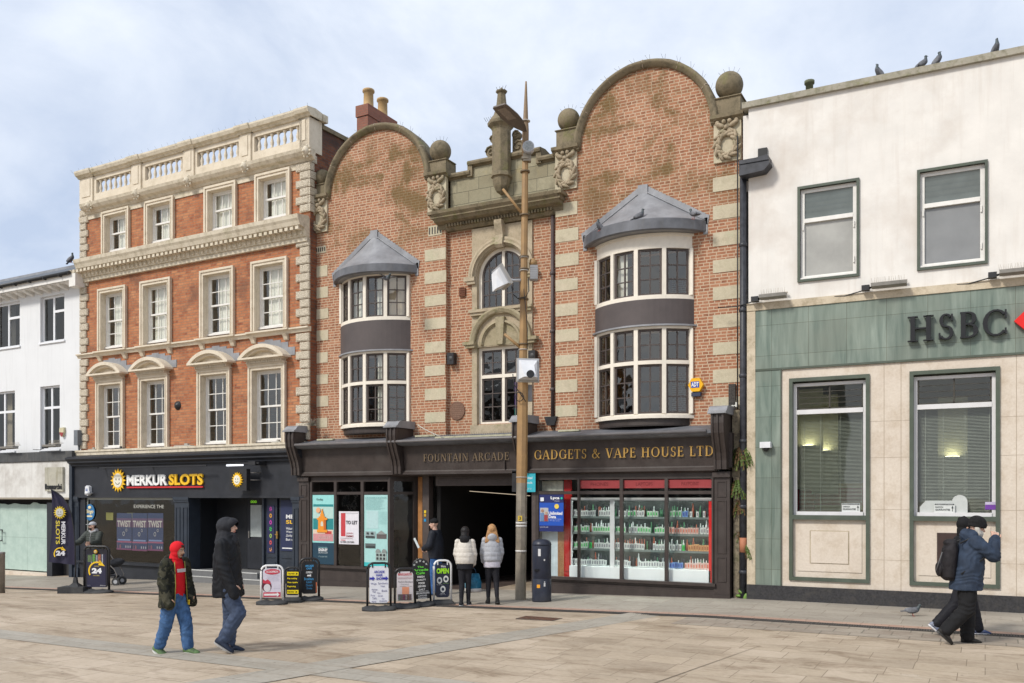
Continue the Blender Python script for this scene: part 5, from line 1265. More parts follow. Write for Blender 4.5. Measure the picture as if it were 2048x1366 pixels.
# splayed return window into the entrance
qa = Vector((-13.13, S+.02)); vv1 = .42; qb = Vector((G.U(831, vv1), vv1)); ln = (qb-qa).length; ang = math.atan2(qb.y-qa.y, qb.x-qa.x)
T = Matrix.Translation((qa.x, qa.y, 0))@Matrix.Rotation(ang, 4, 'Z')
f = MB(); f.T = T; f.box(-.06, .05, 0, .1, -.3, 2.6); f.box(ln-.05, ln+.08, 0, .1, -.3, 2.6); f.box(0.05, ln-.05, .0, .08, TZ-.05, TZ+.02); f.box(.05, ln-.05, 0, .1, HZ, 2.62); f.box(.05, ln-.05, -.03, .1, GZ0-.08, GZ0); f.box(.05, ln-.05, .0, .1, -.35, GZ0-.08); f.T = None
o = part('return_window', f, shop_brown, sf); g = MB(); g.T = T; g.quad((.05, .04, GZ0), (ln-.05, .04, GZ0), (ln-.05, .04, HZ), (.05, .04, HZ)); g.T = None; sub('pane', g, glass_dark, o)
f = MB(); u0 = G.U(836, .45); f.box(u0, u0+.13, .45, .52, -.3, 2.6); part('timber_post', f, plain('varnished_wood', (.36, .16, .05), .5, .2, 8), sf)
f = MB(); u0 = G.U(845, .3); f.box(u0, u0+.19, .3, .5, -.3, 2.62); part('door_post', f, casement, sf)
for k, (c_, py) in enumerate((((.7, .5, .02), 1023), ((.5, .3, .02), 1030), ((.02, .25, .5), 1040))):
    u, z = G.P(848, py, .29); x = MB(); x.box(u, u+.06, .29, .30, z-.04, z+.03); solo('door_sticker', x, flat(c_), ['yellow sticker on the dark entrance post', 'amber sticker on the dark entrance post, between the yellow and the blue one', 'blue sticker on the dark entrance post'][k], 'sticker', G, (u, .3, z))
f = MB(); f.box(-12.02, -9.20, .15, .5, 2.36, 2.66); 
for k in range(6): f.box(-12.0, -9.24, .13, .15, 2.37+k*.045, 2.40+k*.045)
f.box(-9.22, -9.12, S, .4, -.3, 2.62); part('shutter_box', f, casement, sf)
X2 = [(-9.046, -8.08), (-8.03, -7.075), (-7.0, -6.055), (-5.985, -5.04)]
o = shopwin(X2, .29, None, -.05)
g = MB()
for (a, b) in X2: g.quad((a, S+.04, .29), (b, S+.04, .29), (b, S+.04, TZ-.05), (a, S+.04, TZ-.05)); g.quad((a, S+.04, TZ+.02), (b, S+.04, TZ+.02), (b, S+.04, HZ), (a, S+.04, HZ))
sub('pane', g, glass_shop, o)
gold = plain('gold_lettering', (.42, .25, .06), .45, .1, 12); dullgold = plain('worn_gold_lettering', (.15, .105, .06), .5, .2, 12)
x = MB(); sv_ = S-.085; serif(x, 'GADGETS & VAPE HOUSE LTD', G.U(1068, sv_), G.U(1428, sv_)-.0, 2.945, 3.155, sv_, .01); part('shop_name', x, gold, sf)
x = MB(); serif(x, 'FOUNTAIN ARCADE', G.U(846, sv_), G.U(1018, sv_), 2.95, 3.13, sv_, .01); part('arcade_name', x, dullgold, sf)
# interiors: left unit, arcade passage, vape shop
i_ = MB(); i_.quad((-16.1, S+.1, -.3), (-12.4, S+.1, -.3), (-12.4, 4, -.3), (-16.1, 4, -.3)); i_.quad((-16.1, 4, -.3), (-12.4, 4, -.3), (-12.4, 4, 3.2), (-16.1, 4, 3.2)); i_.quad((-16.1, S, -.3), (-16.1, 4, -.3), (-16.1, 4, 3.2), (-16.1, S, 3.2)); i_.quad((-16.1, .2, 3.2), (-12.4, .2, 3.2), (-12.4, 4, 3.2), (-16.1, 4, 3.2)); i_.box(-14.3, -13.6, 1.5, 1.6, 1.2, 2.0); part('unit_interior', i_, [grey_in], sf)
part('passage_side_wall', MB().box(-12.2, -12.1, .5, 14, -.3, 3.2), plain('passage_wall_black', (.012, .011, .011), .8), sf)  # side wall of the passage in one plain black
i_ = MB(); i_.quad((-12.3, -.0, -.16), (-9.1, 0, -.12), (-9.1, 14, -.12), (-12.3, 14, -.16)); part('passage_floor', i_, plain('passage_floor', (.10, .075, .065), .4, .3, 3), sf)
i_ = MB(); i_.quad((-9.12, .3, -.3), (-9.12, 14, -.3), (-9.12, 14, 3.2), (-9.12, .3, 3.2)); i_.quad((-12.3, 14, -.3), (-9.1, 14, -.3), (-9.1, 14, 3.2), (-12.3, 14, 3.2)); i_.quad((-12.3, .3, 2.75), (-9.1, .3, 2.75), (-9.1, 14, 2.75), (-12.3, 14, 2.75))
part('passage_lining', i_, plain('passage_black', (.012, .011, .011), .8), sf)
ptube = emit('warm_strip', (1, .82, .6), .5)
for k, (pa, pb, v1, v2) in enumerate((((883, 978), (1060, 991.5), 2.5, .9), ((857, 992), (883, 993), 7., 7.), ((890, 993), (933, 995), 6., 6.))):
    a, b = G.P(*pa, v1), G.P(*pb, v2); x = MB(); x.tube([(a[0], v1, min(a[1], 2.7)), (b[0], v2, min(b[1], 2.7))], .008 if k == 0 else .015, 6)
    solo('strip_light', x, ptube, ['thin lit strip light running diagonally across the dark arcade passage', 'short lit strip light deep in the passage, left one', 'short lit strip light deep in the passage, right one'][k], 'strip light', G, (a[0], v1, a[1]))
vd = 3.5
u0, z0 = G.P(944, 1105, vd); u1, z1 = G.P(966, 1030, vd)
poster('letting_board', 'dim white and red letting board standing deep in the dark arcade passage', 'board', G, u0, u1, z0, z1, vd, [(0, 1, 0, 1, (.42, .40, .36)), (0, .32, 0, 1, (.12, .02, .02))], [('TO LET', .36, .95, .62, .72, (.05, .05, .05), .02), ('IOHN', .4, .9, .3, .38, (.2, .03, .03), .0)])
u0, z0 = G.P(911, 1160, vd-.3); u1, z1 = G.P(925, 1056, vd-.3); solo('leaning_timber_board', MB().box(u0, u1, vd-.3, vd-.25, z0, z1), plain('orange_timber', (.3, .12, .03), .6), 'upright orange-brown timber panel leaning in the dark arcade passage', 'panel', G, (u0, vd-.3, z0))
# posters in left unit window
pv = S+.02
TE = (.32, .62, .60); 
u0, u1 = X1[0][0]+.01, X1[0][1]-.01; z0 = .86; z1 = TZ-.06
o = poster('fountain_poster', 'turquoise poster with an orange fountain drawing above a navy panel', 'poster', G, u0, u1, .33, z1, pv,
    [(0, 1, 0, 1, (.012, .045, .075)), (0, 1, .31, 1, (.28, .62, .60)), (.03, .97, .335, .865, (.02, .22, .23)), (.03, .97, .66, .83, (.42, .60, .55)), (.03, .97, .335, .47, (.55, .25, .26)), (.03, .97, .44, .50, (.66, .52, .42)), (.6, .9, .44, .48, (.5, .05, .04))],
    [('Dudley', .2, .5, .915, .95, (.05, .1, .1), .02), ('REGENERATING', .3, .7, .235, .25, (.3, .6, .6), .0), ('DUDLEY', .3, .72, .19, .228, (.8, .8, .8), .04), ('BOROUGH', .3, .72, .155, .185, (.45, .5, .52), 0), ('IT IS OUR TIME', .3, .7, .10, .12, (.3, .4, .42), 0), ('DUDLEY', .3, .85, .365, .41, (.6, .45, .42), .0)])
x = MB(); um = (u0+u1)/2-.02; b0 = z0+.32*.5; OR = (.75, .27, .02)
def H(y): return .33+(z1-.33)*y
x.mi = 0
for (a, b, c_, d) in ((-.17, .17, .46, .5), (-.13, .13, .5, .64), (-.17, .17, .64, .67), (-.11, .11, .67, .69), (-.06, .06, .69, .73), (-.035, .035, .73, .77), (-.015, .015, .77, .80)): x.box(um+a, um+b, pv-.028, pv-.02, H(c_), H(d))
x.mi = 1; x.prism([(um-.04, H(.55)), (um+.04, H(.55)), (um+.04, H(.6)), (um, H(.625)), (um-.04, H(.6))], pv-.032, pv-.028); x.mi = 2; x.box(um+.06, um+.13, pv-.032, pv-.029, H(.5), H(.64)); x.mi = 3; x.prism([(um-.13+.07*math.cos(k*PI/8), H(.78)+.07*math.sin(k*PI/8)) for k in range(16)], pv-.026, pv-.02)
so = bpy.data.objects.new('fountain_print', x.mesh('fountain_print', [flat(OR), flat((.6, .6, .5)), flat((.5, .12, .02)), flat((.75, .38, .2))], OFF[o.name])); COL.objects.link(so); so.parent = o
u0, z0 = G.P(678, 1088, pv); u1, z1_2 = G.P(717.5, 1023, pv)
poster('letting_poster', 'white TO LET poster with a red bar in the brown shopfront window', 'poster', G, u0, u1, z0, z1_2, pv, [(0, 1, 0, 1, (.68, .66, .70)), (.1, .33, .24, .95, (.50, .05, .06)), (.1, .33, .115, .135, (.5, .03, .03)), (.1, .95, .945, .955, (.3, .3, .3))],
    [('TO LET', .36, .94, .61, .72, (.04, .04, .05), .03), ('JOHN', .38, .72, .30, .36, (.35, .08, .08), .01), ('EMMS', .38, .75, .22, .28, (.35, .08, .08), .01), ('COMMERCIAL', .08, .72, .16, .20, (.4, .3, .3), 0), ('01384 257284', .08, .78, .04, .10, (.1, .1, .1), .02)])
u0, u1 = X1[2][0]+.01, X1[2][1]-.01; PT = (.36, .60, .58)
BK = (.05, .06, .06)
o = poster('history_poster', 'tall pale turquoise poster with small text, sketches and old photographs of buildings', 'poster', G, u0, u1, .33, TZ-.06, pv,
    [(0, 1, 0, 1, PT), (0, 1, 0, .055, (.05, .45, .46)), (.1, .6, .53, .78, (.42, .60, .60)), (.05, .48, .40, .49, (.28, .36, .36)), (.53, .95, .39, .46, (.12, .1, .1)), (.05, .48, .255, .32, (.10, .12, .12)), (.50, .95, .09, .20, (.33, .40, .38))],
    [('- - - - - - - - - - - -', .05, .95, .955, .965, (.2, .4, .4), .03), ('Thornhopes Fort Street', .08, .95, .965, .975, (.1, .3, .3), 0)]+
    [('mmmnunmmnmmunmmnmunmm', .06, .06+.86*random.uniform(.7, 1), .94-.0145*k, .947-.0145*k, (.14, .32, .32), 0) for k in range(11)]+[('nmunmmu', .65, .97, .76-.015*k, .766-.015*k, (.22, .42, .42), 0) for k in range(12)])
x = MB()
HH = lambda y: .33+(TZ-.06-.33)*y
x.mi = 0
for (a, b, c_, d) in ((.08, .45, .40, .425), (.12, .2, .45, .475), (.3, .4, .45, .475), (.1, .45, .262, .285)): x.box(u0+.73*a, u0+.73*b, pv-.022, pv-.016, HH(c_), HH(d))
for k in range(3):
    for j in range(2): x.box(u0+.73*(.54+.14*k), u0+.73*(.62+.14*k), pv-.022, pv-.016, HH(.10+.05*j), HH(.13+.05*j))
for c_ in (.18, .46): pass
x.mi = 1
for (cx_, r_) in ((.6, .07), (.86, .07)): x.prism([(u0+.73*cx_+.073*math.cos(PI*k/8), HH(.20)+.09*math.sin(PI*k/8)) for k in range(9)], pv-.021, pv-.015)
x.prism([(u0+.73*.53, HH(.45)), (u0+.73*.95, HH(.45)), (u0+.73*.74, HH(.505))], pv-.021, pv-.015)
so = bpy.data.objects.new('old_photographs', x.mesh('old_photographs', [flat((.04, .045, .045)), flat((.25, .27, .26))], OFF[o.name])); COL.objects.link(so); so.parent = o
# white paper on the return window
u, z = G.P(833, 1086, .3); x = MB(); x.T = Matrix.Translation((u, .3, z))@Matrix.Rotation(R(-30), 4, 'Y'); x.box(-.03, .03, 0, .003, -.14, .14); x.T = None; x.v = [(p[0]-u, p[1]-.3, p[2]-z) for p in x.v]
solo('paper_slip', x, flat((.6, .66, .68)), 'loose white paper slip taped to the right edge of the return window', 'paper', loc=(u, .3+18.66, z))
# teal projecting sign beside the pole
u1, z0 = G.P(1072, 984, S-.05); u0, z1 = G.P(1050, 946.5, S-.05)
poster('teal_sign', 'teal sign panel partly hidden behind the lamp post at the corner of the gadget shop', 'sign', G, u0-.1, u1, z0, z1, S-.08, [(0, 1, 0, 1, (.03, .38, .47))], [('United', .3, .8, .68, .82, (.6, .72, .75), .02), ('goods', .3, .8, .4, .56, (.55, .68, .7), .02), ('here', .3, .75, .12, .26, (.3, .55, .6), 0)])
x = MB(); u, z = G.P(1024, 962, S-.1); x.box(u, u+.12, S-.1, S+.1, z-.25, z+.25); solo('entrance_lamp_box', x, black_plastic, 'black box hanging at the top right of the arcade entrance beside the lamp post', 'box', G, (u, S, z))
# phone poster
u0, z0 = G.P(1078.5, 1062.5, pv); u1, z1 = G.P(1127, 989, pv)
BB = (.01, .075, .42)
o = poster('phone_poster', 'blue poster advertising unlimited data in the left window of the gadget shop', 'poster', G, u0, u1, z0, z1, pv, [(0, 1, 0, 1, BB), (0, 1, .78, 1, (.012, .02, .11)), (0, 1, 0, .16, (.012, .02, .12)), (.04, .38, .27, .64, (.42, .42, .42))],
    [('Lyca', .48, .84, .85, .95, (.8, .8, .8), .03), ('Mobile', .64, .84, .81, .84, (.5, .5, .6), 0), ('Unlimited', .40, .96, .45, .54, (.8, .8, .85), .03), ('Data', .40, .70, .36, .44, (.8, .8, .85), .03), ('minutes and texts', .44, .92, .33, .35, (.6, .65, .8), 0), ('30 day plan', .44, .84, .28, .30, (.6, .65, .8), 0), ('lycamobile.co.uk', .04, .38, .10, .13, (.7, .7, .8), .01)])
x = MB(); w_ = u1-u0; h_ = z1-z0
def disc(mi, a, b, r, d=0.): x.mi = mi; x.prism([(u0+w_*a+r*math.cos(k*PI/10), z0+h_*b+r*math.sin(k*PI/10)) for k in range(20)], pv-.014-d, pv-.009-d)
disc(0, .73, .68, .055); disc(1, .14, .56, .035); disc(2, .30, .5, .03); disc(3, .93, .9, .025)
x.mi = 4; x.box(u0+w_*.06, u0+w_*.2, pv-.015, pv-.009, z0+h_*.28, z0+h_*.5); x.mi = 5; x.box(u0+w_*.22, u0+w_*.36, pv-.015, pv-.009, z0+h_*.28, z0+h_*.45)
x.mi = 1; x.mi = 6; x.box(u0+w_*.06, u0+w_*.2, pv-.015, pv-.009, z0+h_*.82, z0+h_*.92)
so = bpy.data.objects.new('print', x.mesh('print', [flat((.75, .55, .08)), flat((.35, .2, .14)), flat((.45, .28, .2)), flat((.02, .5, .35)), flat((.12, .22, .4)), flat((.3, .04, .05)), flat((.7, .72, .75))], OFF[o.name])); COL.objects.link(so); so.parent = o
# ---- vape shop interior
vi = MB(); b0, b1 = -9.08, -4.9
vi.quad((b0, S+.12, -.1), (b1, S+.12, -.1), (b1, 3.2, -.1), (b0, 3.2, -.1)); vi.quad((b0, 3.2, -.1), (b1, 3.2, -.1), (b1, 3.2, 2.9), (b0, 3.2, 2.9)); vi.quad((b0, S+.1, -.1), (b0, 3.2, -.1), (b0, 3.2, 2.9), (b0, S+.1, 2.9)); vi.quad((b1, 3.2, -.1), (b1, S+.1, -.1), (b1, S+.1, 2.9), (b1, 3.2, 2.9)); vi.quad((b0, S+.1, 2.75), (b1, S+.1, 2.75), (b1, 3.2, 2.75), (b0, 3.2, 2.75))
part('shop_interior', vi, plain('dim_shop_wall', (.10, .11, .11), .8, .3, 1.5), sf)
cv_ = .12; cu0, cu1 = G.U(1143, cv_), G.U(1424, cv_)
cab = thing('display_cabinet', 'glass-fronted display cabinet with a white base and white aluminium rails filling the gadget shop window', 'cabinet', G, ((cu0+cu1)/2, cv_, 0))
shz = [G.Z(1200, y, cv_) for y in (1032.5, 1064.5, 1097, 1131.5)]
x = MB(); x.box(cu0, cu1, .0, cv_+.45, .0, shz[3]-.01); part('base', x, plain('white_laminate', (.78, .82, .83), .4, .04, 3), cab)
x = MB(); zr = G.Z(1200, 998, cv_)
x.box(cu0, cu1, cv_-.02, cv_+.02, zr-.03, zr+.03); um = G.U(1225, cv_); x.box(um-.05, um+.05, cv_-.03, cv_+.0, .3, zr); um2 = G.U(1336, cv_); x.box(um2-.01, um2+.02, cv_-.03, cv_, .3, zr); x.box(cu0-.01, cu0+.02, cv_-.02, cv_+.02, .3, zr)
part('aluminium_rail', x, brushed if False else plain('pale_aluminium', (.6, .61, .62), .35, .05, 5), cab)
x = MB()
for z in shz[:3]: x.box(cu0, cu1, cv_+.02, cv_+.4, z-.015, z); x.box(cu0, cu1, cv_+.01, cv_+.02, z-.045, z)
part('shelf', x, plain('shelf_glass', (.16, .2, .19), .2), cab)
x = MB(); x.box(cu0, cu1, cv_+.42, cv_+.45, shz[3], zr); part('back_panel', x, plain('cabinet_back', (.07, .08, .078), .35, .5, 1.8), cab)
x = MB(); x.box(cu0, cu1, cv_+.03, cv_+.06, zr-.03, zr-.024); [x.box(cu0, cu1, cv_+.05, cv_+.08, z-.024, z-.018) for z in shz[:3]]; part('hidden_light_strip', x, emit('hidden_strip_glow', (.88, 1., .94), 17), cab)  # strips hidden under rail and shelves, added to brighten the stock
x = MB(); x.box(b1-.16, b1-.13, S+.12, cv_+.3, .3, 2.1); rz0 = G.U(1418, .02); x.box(rz0, rz0+.10, .0, .03, .29, 2.0); part('red_trim', x, plain('bright_red', (.62, .015, .015), .4, .1, 3), cab)
redp = plain('red_door_paint', (.42, .018, .018), .4, .15, 3)
x = MB(); a, b = G.U(1128, .1), G.U(1141.5, .1); x.box(a, b, .1, .16, .2, 2.5); x.box(a+.03, b-.03, .08, .1, .4, 1.6); solo('red_door', x, redp, 'red panelled door edge seen through the left window of the gadget shop', 'door', G, (a, .1, .2))
x = MB(); a2 = G.U(1115.5, .1); x.box(a2, a, .1, .15, .2, 1.5); solo('timber_post', x, plain('brown_timber', (.33, .17, .08), .6, .2, 10), 'brown timber post beside the red door in the gadget shop window', 'post', G, (a2, .1, .2))
x = MB(); a3 = G.U(1080, .1); x.box(a3, a2, .11, .15, .2, 1.4); solo('pale_board', x, plain('pale_blue_board', (.60, .68, .72), .5), 'pale blue-white board behind the blue poster in the gadget shop window', 'board', G, (a3, .1, .2))
x = MB(); x.box(a3, G.U(1126, .1), .11, .13, TZ+.03, 2.46); solo('hand_written_card', x, plain('mottled_card', (.55, .53, .44), .7, .3, 9), 'mottled cream card in the fanlight above the blue poster', 'card', G, (a3, .1, 2.2))
for k, t_ in enumerate(('PHONES', 'LAPTOPS', 'PAYPOINT')):
    a, b = X2[k+1]; 
    poster('fanlight_sign', 'red translucent fanlight strip reading '+t_.lower(), 'sign', G, a, b, TZ+.08, HZ-.02, S+.06, [(0, 1, 0, 1, (.36, .05, .055))], [(t_, .3 if k else .26, .7, .3, .72, (.16, .012, .015), .0)], group='red fanlight signs of the gadget shop')
# stock on the shelves
mbx = MB().box(-.024, .024, 0, .05, 0, .13); mbx.mi = 1; mbx.box(-.014, .014, -.003, 0, .03, .1)
mbt = MB().lathe([(.001, 0), (.016, 0), (.016, .055), (.009, .065), (.008, .09), (.001, .092)], 0, 0, 0, 8)
wb = flat((.62, .65, .63)); gm = [wb, flat((.12, .12, .13))]
boxes = {'white': mbx.mesh('vape_box', [wb, flat((.22, .23, .25))]), 'green': mbx.mesh('vape_box_green', [flat((.52, .60, .53)), flat((.03, .42, .08))]), 'orange': mbx.mesh('vape_box_orange', [flat((.58, .33, .15)), flat((.3, .12, .05))]), 'pink': mbx.mesh('vape_box_pink', [flat((.62, .45, .40)), flat((.5, .15, .1))]), 'blue': mbx.mesh('vape_box_blue', [flat((.16, .28, .55)), flat((.05, .08, .3))]), 'bright green': mbx.mesh('vape_box_bright', [flat((.05, .5, .1)), flat((.02, .3, .05))])}
bots = {'dark': mbt.mesh('bottle_dark', flat((.05, .05, .06))), 'white': mbt.mesh('bottle_white', flat((.6, .62, .62))), 'green': mbt.mesh('bottle_green', flat((.09, .25, .13))), 'red': mbt.mesh('bottle_red', flat((.35, .10, .06)))}
rows = ['top shelf', 'second shelf', 'third shelf', 'cabinet base']
runs = [ # row, px0, px1, box colour, bottle colour probability
 (0, 1147, 1190, 'white', 'dark'), (0, 1197, 1221, 'white', 'white'), (0, 1237, 1252, 'white', None), (0, 1255, 1272, 'green', None), (0, 1273, 1288, 'white', 'red'), (0, 1294, 1316, 'green', None), (0, 1339, 1363, 'green', 'white'), (0, 1364, 1376, 'blue', 'white'), (0, 1378, 1385, 'white', 'green'), (0, 1391, 1398, 'white', None), (0, 1404, 1412, 'white', None),
 (1, 1147, 1178, 'green', 'dark'), (1, 1186, 1220, 'green', 'white'), (1, 1231, 1251, 'green', None), (1, 1257, 1274, 'white', 'white'), (1, 1275, 1301, 'green', None), (1, 1309, 1329, 'green', 'white'), (1, 1338, 1397, 'pink', 'dark'), (1, 1401, 1418, 'white', 'white'),
 (2, 1147, 1176, 'green', 'dark'), (2, 1177, 1184, 'bright green', None), (2, 1188, 1221, 'white', 'dark'), (2, 1230, 1288, 'white', 'red'), (2, 1305, 1329, 'white', 'white'), (2, 1338, 1363, 'white', 'dark'), (2, 1364, 1369, 'bright green', None), (2, 1376, 1418, 'orange', None),
 (3, 1145, 1212, 'white', 'dark'), (3, 1230, 1260, 'white', 'dark'), (3, 1276, 1328, 'white', 'dark'), (3, 1338, 1366, 'blue', None), (3, 1369, 1418, 'pink', 'white')]
for (r_, a, b, bc, tc_) in runs:
    v = cv_+.06; ua, ub = G.U(a, v), G.U(b, v); n = max(1, int((ub-ua)/.056)); z = shz[r_]
    for k in range(n):
        u = ua+(ub-ua)*(k+.5)/n
        o = bpy.data.objects.new('boxed_vape_kit', boxes[bc]); COL.objects.link(o); o.location = G.W(u, v, z+.001)
        o.scale = (1, 1, random.uniform(.9, 1.1))
        tag(o, bc+' boxed vape kit in the row on the '+rows[r_]+', gadget shop window', 'box', bc+' boxed kits on the '+rows[r_])
        if tc_ and random.random() < .75:
            o = bpy.data.objects.new('bottle', bots[tc_]); COL.objects.link(o); o.location = G.W(u, v+.11, z+.001); o.scale = (.9, .9, 2.0+random.random()*.5)
            tag(o, tc_+' bottle standing behind the '+bc+' boxes on the '+rows[r_]+' of the gadget shop window', 'bottle', tc_+' bottles on the '+rows[r_]+' behind '+bc+' boxes')
rr_ = random.Random(3); kinds = ['white', 'green', 'dark', 'red']; places = ['top shelf', 'second shelf', 'third shelf', 'cabinet base']
for r_ in range(4):
    for k in range(44):
        if rr_.random() < .12: continue
        u = cu0+.06+(cu1-cu0-.2)*(k+rr_.uniform(-.3, .3))/44; kd = kinds[rr_.choice((0, 0, 1, 1, 1, 2, 2, 3))]
        o = bpy.data.objects.new('bottle', bots[kd]); COL.objects.link(o); o.location = G.W(u, cv_+.3, shz[r_]+.001); s_ = rr_.uniform(1, 1.7); o.scale = (s_, s_, s_*rr_.uniform(1.3, 2.))
        tag(o, kd+' bottle in the back row of the '+places[r_]+' in the gadget shop window', 'bottle', kd+' bottles in the back row of the '+places[r_])
# ---- things fixed on the arcade building wall
u, z = G.P(1391, 769.5, A-.12); t = thing('alarm_box', 'yellow hexagonal alarm box with a blue and white badge beside the right bay window', 'alarm box', G, (u, A, z-.2))
x = MB(); x.prism([(u+.165*math.cos(k*PI/3), z+.165*math.sin(k*PI/3)*1.0) for k in range(6)], A-.12, A-.0); part('case', x, plain('alarm_yellow', (.80, .42, .01), .35, .04), t)
x = MB(); x.box(u-.10, u+.08, A-.125, A-.12, z-.06, z+.07); part('badge', x, flat((.02, .06, .35)), t)
x = MB(); put_text(x, 'ADT', u-.09, u+.07, z-.04, z+.055, A-.128, .03); part('lettering', x, whi, t)
x = MB(); x.box(u-.1, u+.1, A-.1, A, z-.24, z-.16); part('strobe', x, flat((.03, .04, .08)), t)
for (a, b, py0, py1, tx) in ((895, 909, 729, 705, 'left of the central windows'), (1057, 1072, 722, 700, 'right of the central windows, behind the lamp post')):
    u0, z0 = G.P(a, py0, Cv-.15); u1, z1 = G.P(b, py1, Cv-.15); t = thing('wall_speaker', 'black loudspeaker on the brick wall '+tx, 'speaker', G, (u0, Cv, z0))
    x = MB(); x.box(u0, u1-.02, Cv-.17, Cv-.02, z0, z1); part('case', x, black_plastic, t); x = MB(); x.lathe([(.06, -.001), (.05, .0), (.02, .02)], 0, 0, 0, 12); x.v = [((u0+u1)/2+p[0], Cv-.172-p[2], (z0+z1)/2+p[1]) for p in x.v]; part('cone', x, flat((.05, .05, .05)), t)
u0, z0 = G.P(920, 594, Cv); u1, z1 = G.P(932, 576, Cv); x = MB(); x.box(u0, u1, Cv-.05, Cv, z0, z1)
for k in range(4): x.box(u0+.02, u1-.02, Cv-.06, Cv-.05, z0+.03+k*.055, z0+.05+k*.055)
solo('rusty_vent', x, rust, 'rusty square vent on the brick left of the arched window', 'vent', G, (u0, Cv, z0))
u, z = G.P(914.6, 821.5, Cv); t = thing('wall_plaque', 'round bronze-brown plaque with raised lettering low on the brick wall', 'plaque', G, (u, Cv, z-.25)); r_ = .225
x = MB(); x.prism([(u+r_*math.cos(k*PI/18), z+r_*math.sin(k*PI/18)) for k in range(36)], Cv-.03, Cv); bz = plain('bronze', (.16, .085, .055), .5, .15, 12); part('disc', x, bz, t)
x = MB()
for k, (s_, w_) in enumerate((('OPENED', .2), ('FOUNTAIN ARCADE', .34), ('IN THIS PLACE', .36), ('WAS BUILT AS A', .38), ('COVERED WALK', .36), ('OF SHOPS', .3), ('1926', .16))): put_text(x, s_, u-w_/2, u+w_/2, z+.13-k*.048, z+.155-k*.048, Cv-.034, .01)
part('lettering', x, flat((.30, .19, .13)), t)
def downpipe(fr, u, v, z0, z1, label, r=.045, mat=black_iron, hop=True):
    t = thing('downpipe', label, 'downpipe', fr, (u, v, z0)); x = MB(); x.tube([(u, v-.08, z0), (u, v-.08, z1)], r, 10); 
    part('pipe', x, mat, t); x = MB()
    k = z0+.6
    while k < z1-.1: x.lathe([(r+.001, k), (r+.018, k+.01), (r+.018, k+.07), (r+.001, k+.08)], u, v-.08, 0, 10); x.box(u-.09, u+.09, v-.06, v, k+.02, k+.05); k += 1.35
    part('collar', x, mat, t)
    return t
t = downpipe(G, -8.9, Cv, 3.95, 8.62, 'slim brown downpipe running down the brickwork between the centre and the right gable', .042, gutter_grey if False else plain('brown_pipe', (.075, .055, .055), .5, .15, 5, 0, dark=(.12, .1, .09)))
x = MB(); x.prism([(-9.06, 3.95), (-9.0, 3.75), (-8.8, 3.75), (-8.74, 3.95)], Cv-.2, Cv); part('hopper', x, black_iron, t)
hp = thing('rainwater_hopper', 'large black lead rainwater box at the joint of the pink brick and white rendered walls', 'rainwater hopper', G, (-4.2, -.05, 8.5))
z0, z1 = G.Z(1510, 349, -.2), G.Z(1510, 313, -.2); u0, u1 = G.U(1480, -.2), G.U(1541, -.2)
lb = plain('tarry_lead', (.035, .037, .045), .45, .4, 8, .2)
x = MB(); x.prism([(u0, z0), (u1-.12, z0+.03), (u1, z0+.16), (u1-.05, z1-.02), (u0, z1-.1)], -.28, .2); x.box(u0, u1-.02, -.3, .2, z1-.14, z1-.06); part('box', x, lb, hp)
u2 = G.U(1516, -.05); u3 = G.U(1534, -.05); x = MB(); x.box(u2, u3, -.06, .0, z1-.05, z1+.2); part('outlet', x, flat((.012, .012, .012)), hp)
t = downpipe(G, -4.42, .08, -.1, z0+.05, 'thick black downpipe between the arcade building and the bank', .07, lb)
x = MB(); x.lathe([(.075, .95), (.076, 1.25)], -4.42, 0, 0, 12); part('terracotta_joint', x, plain('terracotta', (.42, .17, .09), .7), t)
x = MB(); x.tube([(-4.56, .1, 3.0), (-4.56, .1, 9.6)], .015, 5); x.tube([(-4.34, .1, 2.0), (-4.33, .05, 6), (-4.36, .08, 8.4)], .02, 5); solo('wall_cable', x, black_iron, 'thin black cables running up beside the thick downpipe', 'cable', G, (-4.56, .1, 3.0))
x = MB(); u, z = G.P(1466, 789, A-.05); x.box(u-.09, u+.05, A-.07, A, z-.22, z+.22); solo('cable_junction', x, plain('grimy_black', (.05, .045, .04), .8, .6, 30, .4), 'grimy black cable junction above the right console', 'junction box', G, (u, A, z))
for k, (px, py, c_) in enumerate(((1472, 809, (.6, .6, .55)), (1465, 815, (.58, .58, .54)), (1469, 834, (.5, .5, .25)))):
    u, z = G.P(px, py, A-.06); x = MB(); x.T = Matrix.Rotation(R(35 if k else 5), 4, 'Y'); x.box(-.04, .04, -.01, .0, -.05, .05); solo('cable_tag', x, flat(c_), ['white square tag highest below the cable junction', 'tilted white tag just left of the highest one', 'yellowish tag hanging lowest by the cable junction'][k], 'tag', loc=tuple(G.W(u, A-.06, z)))
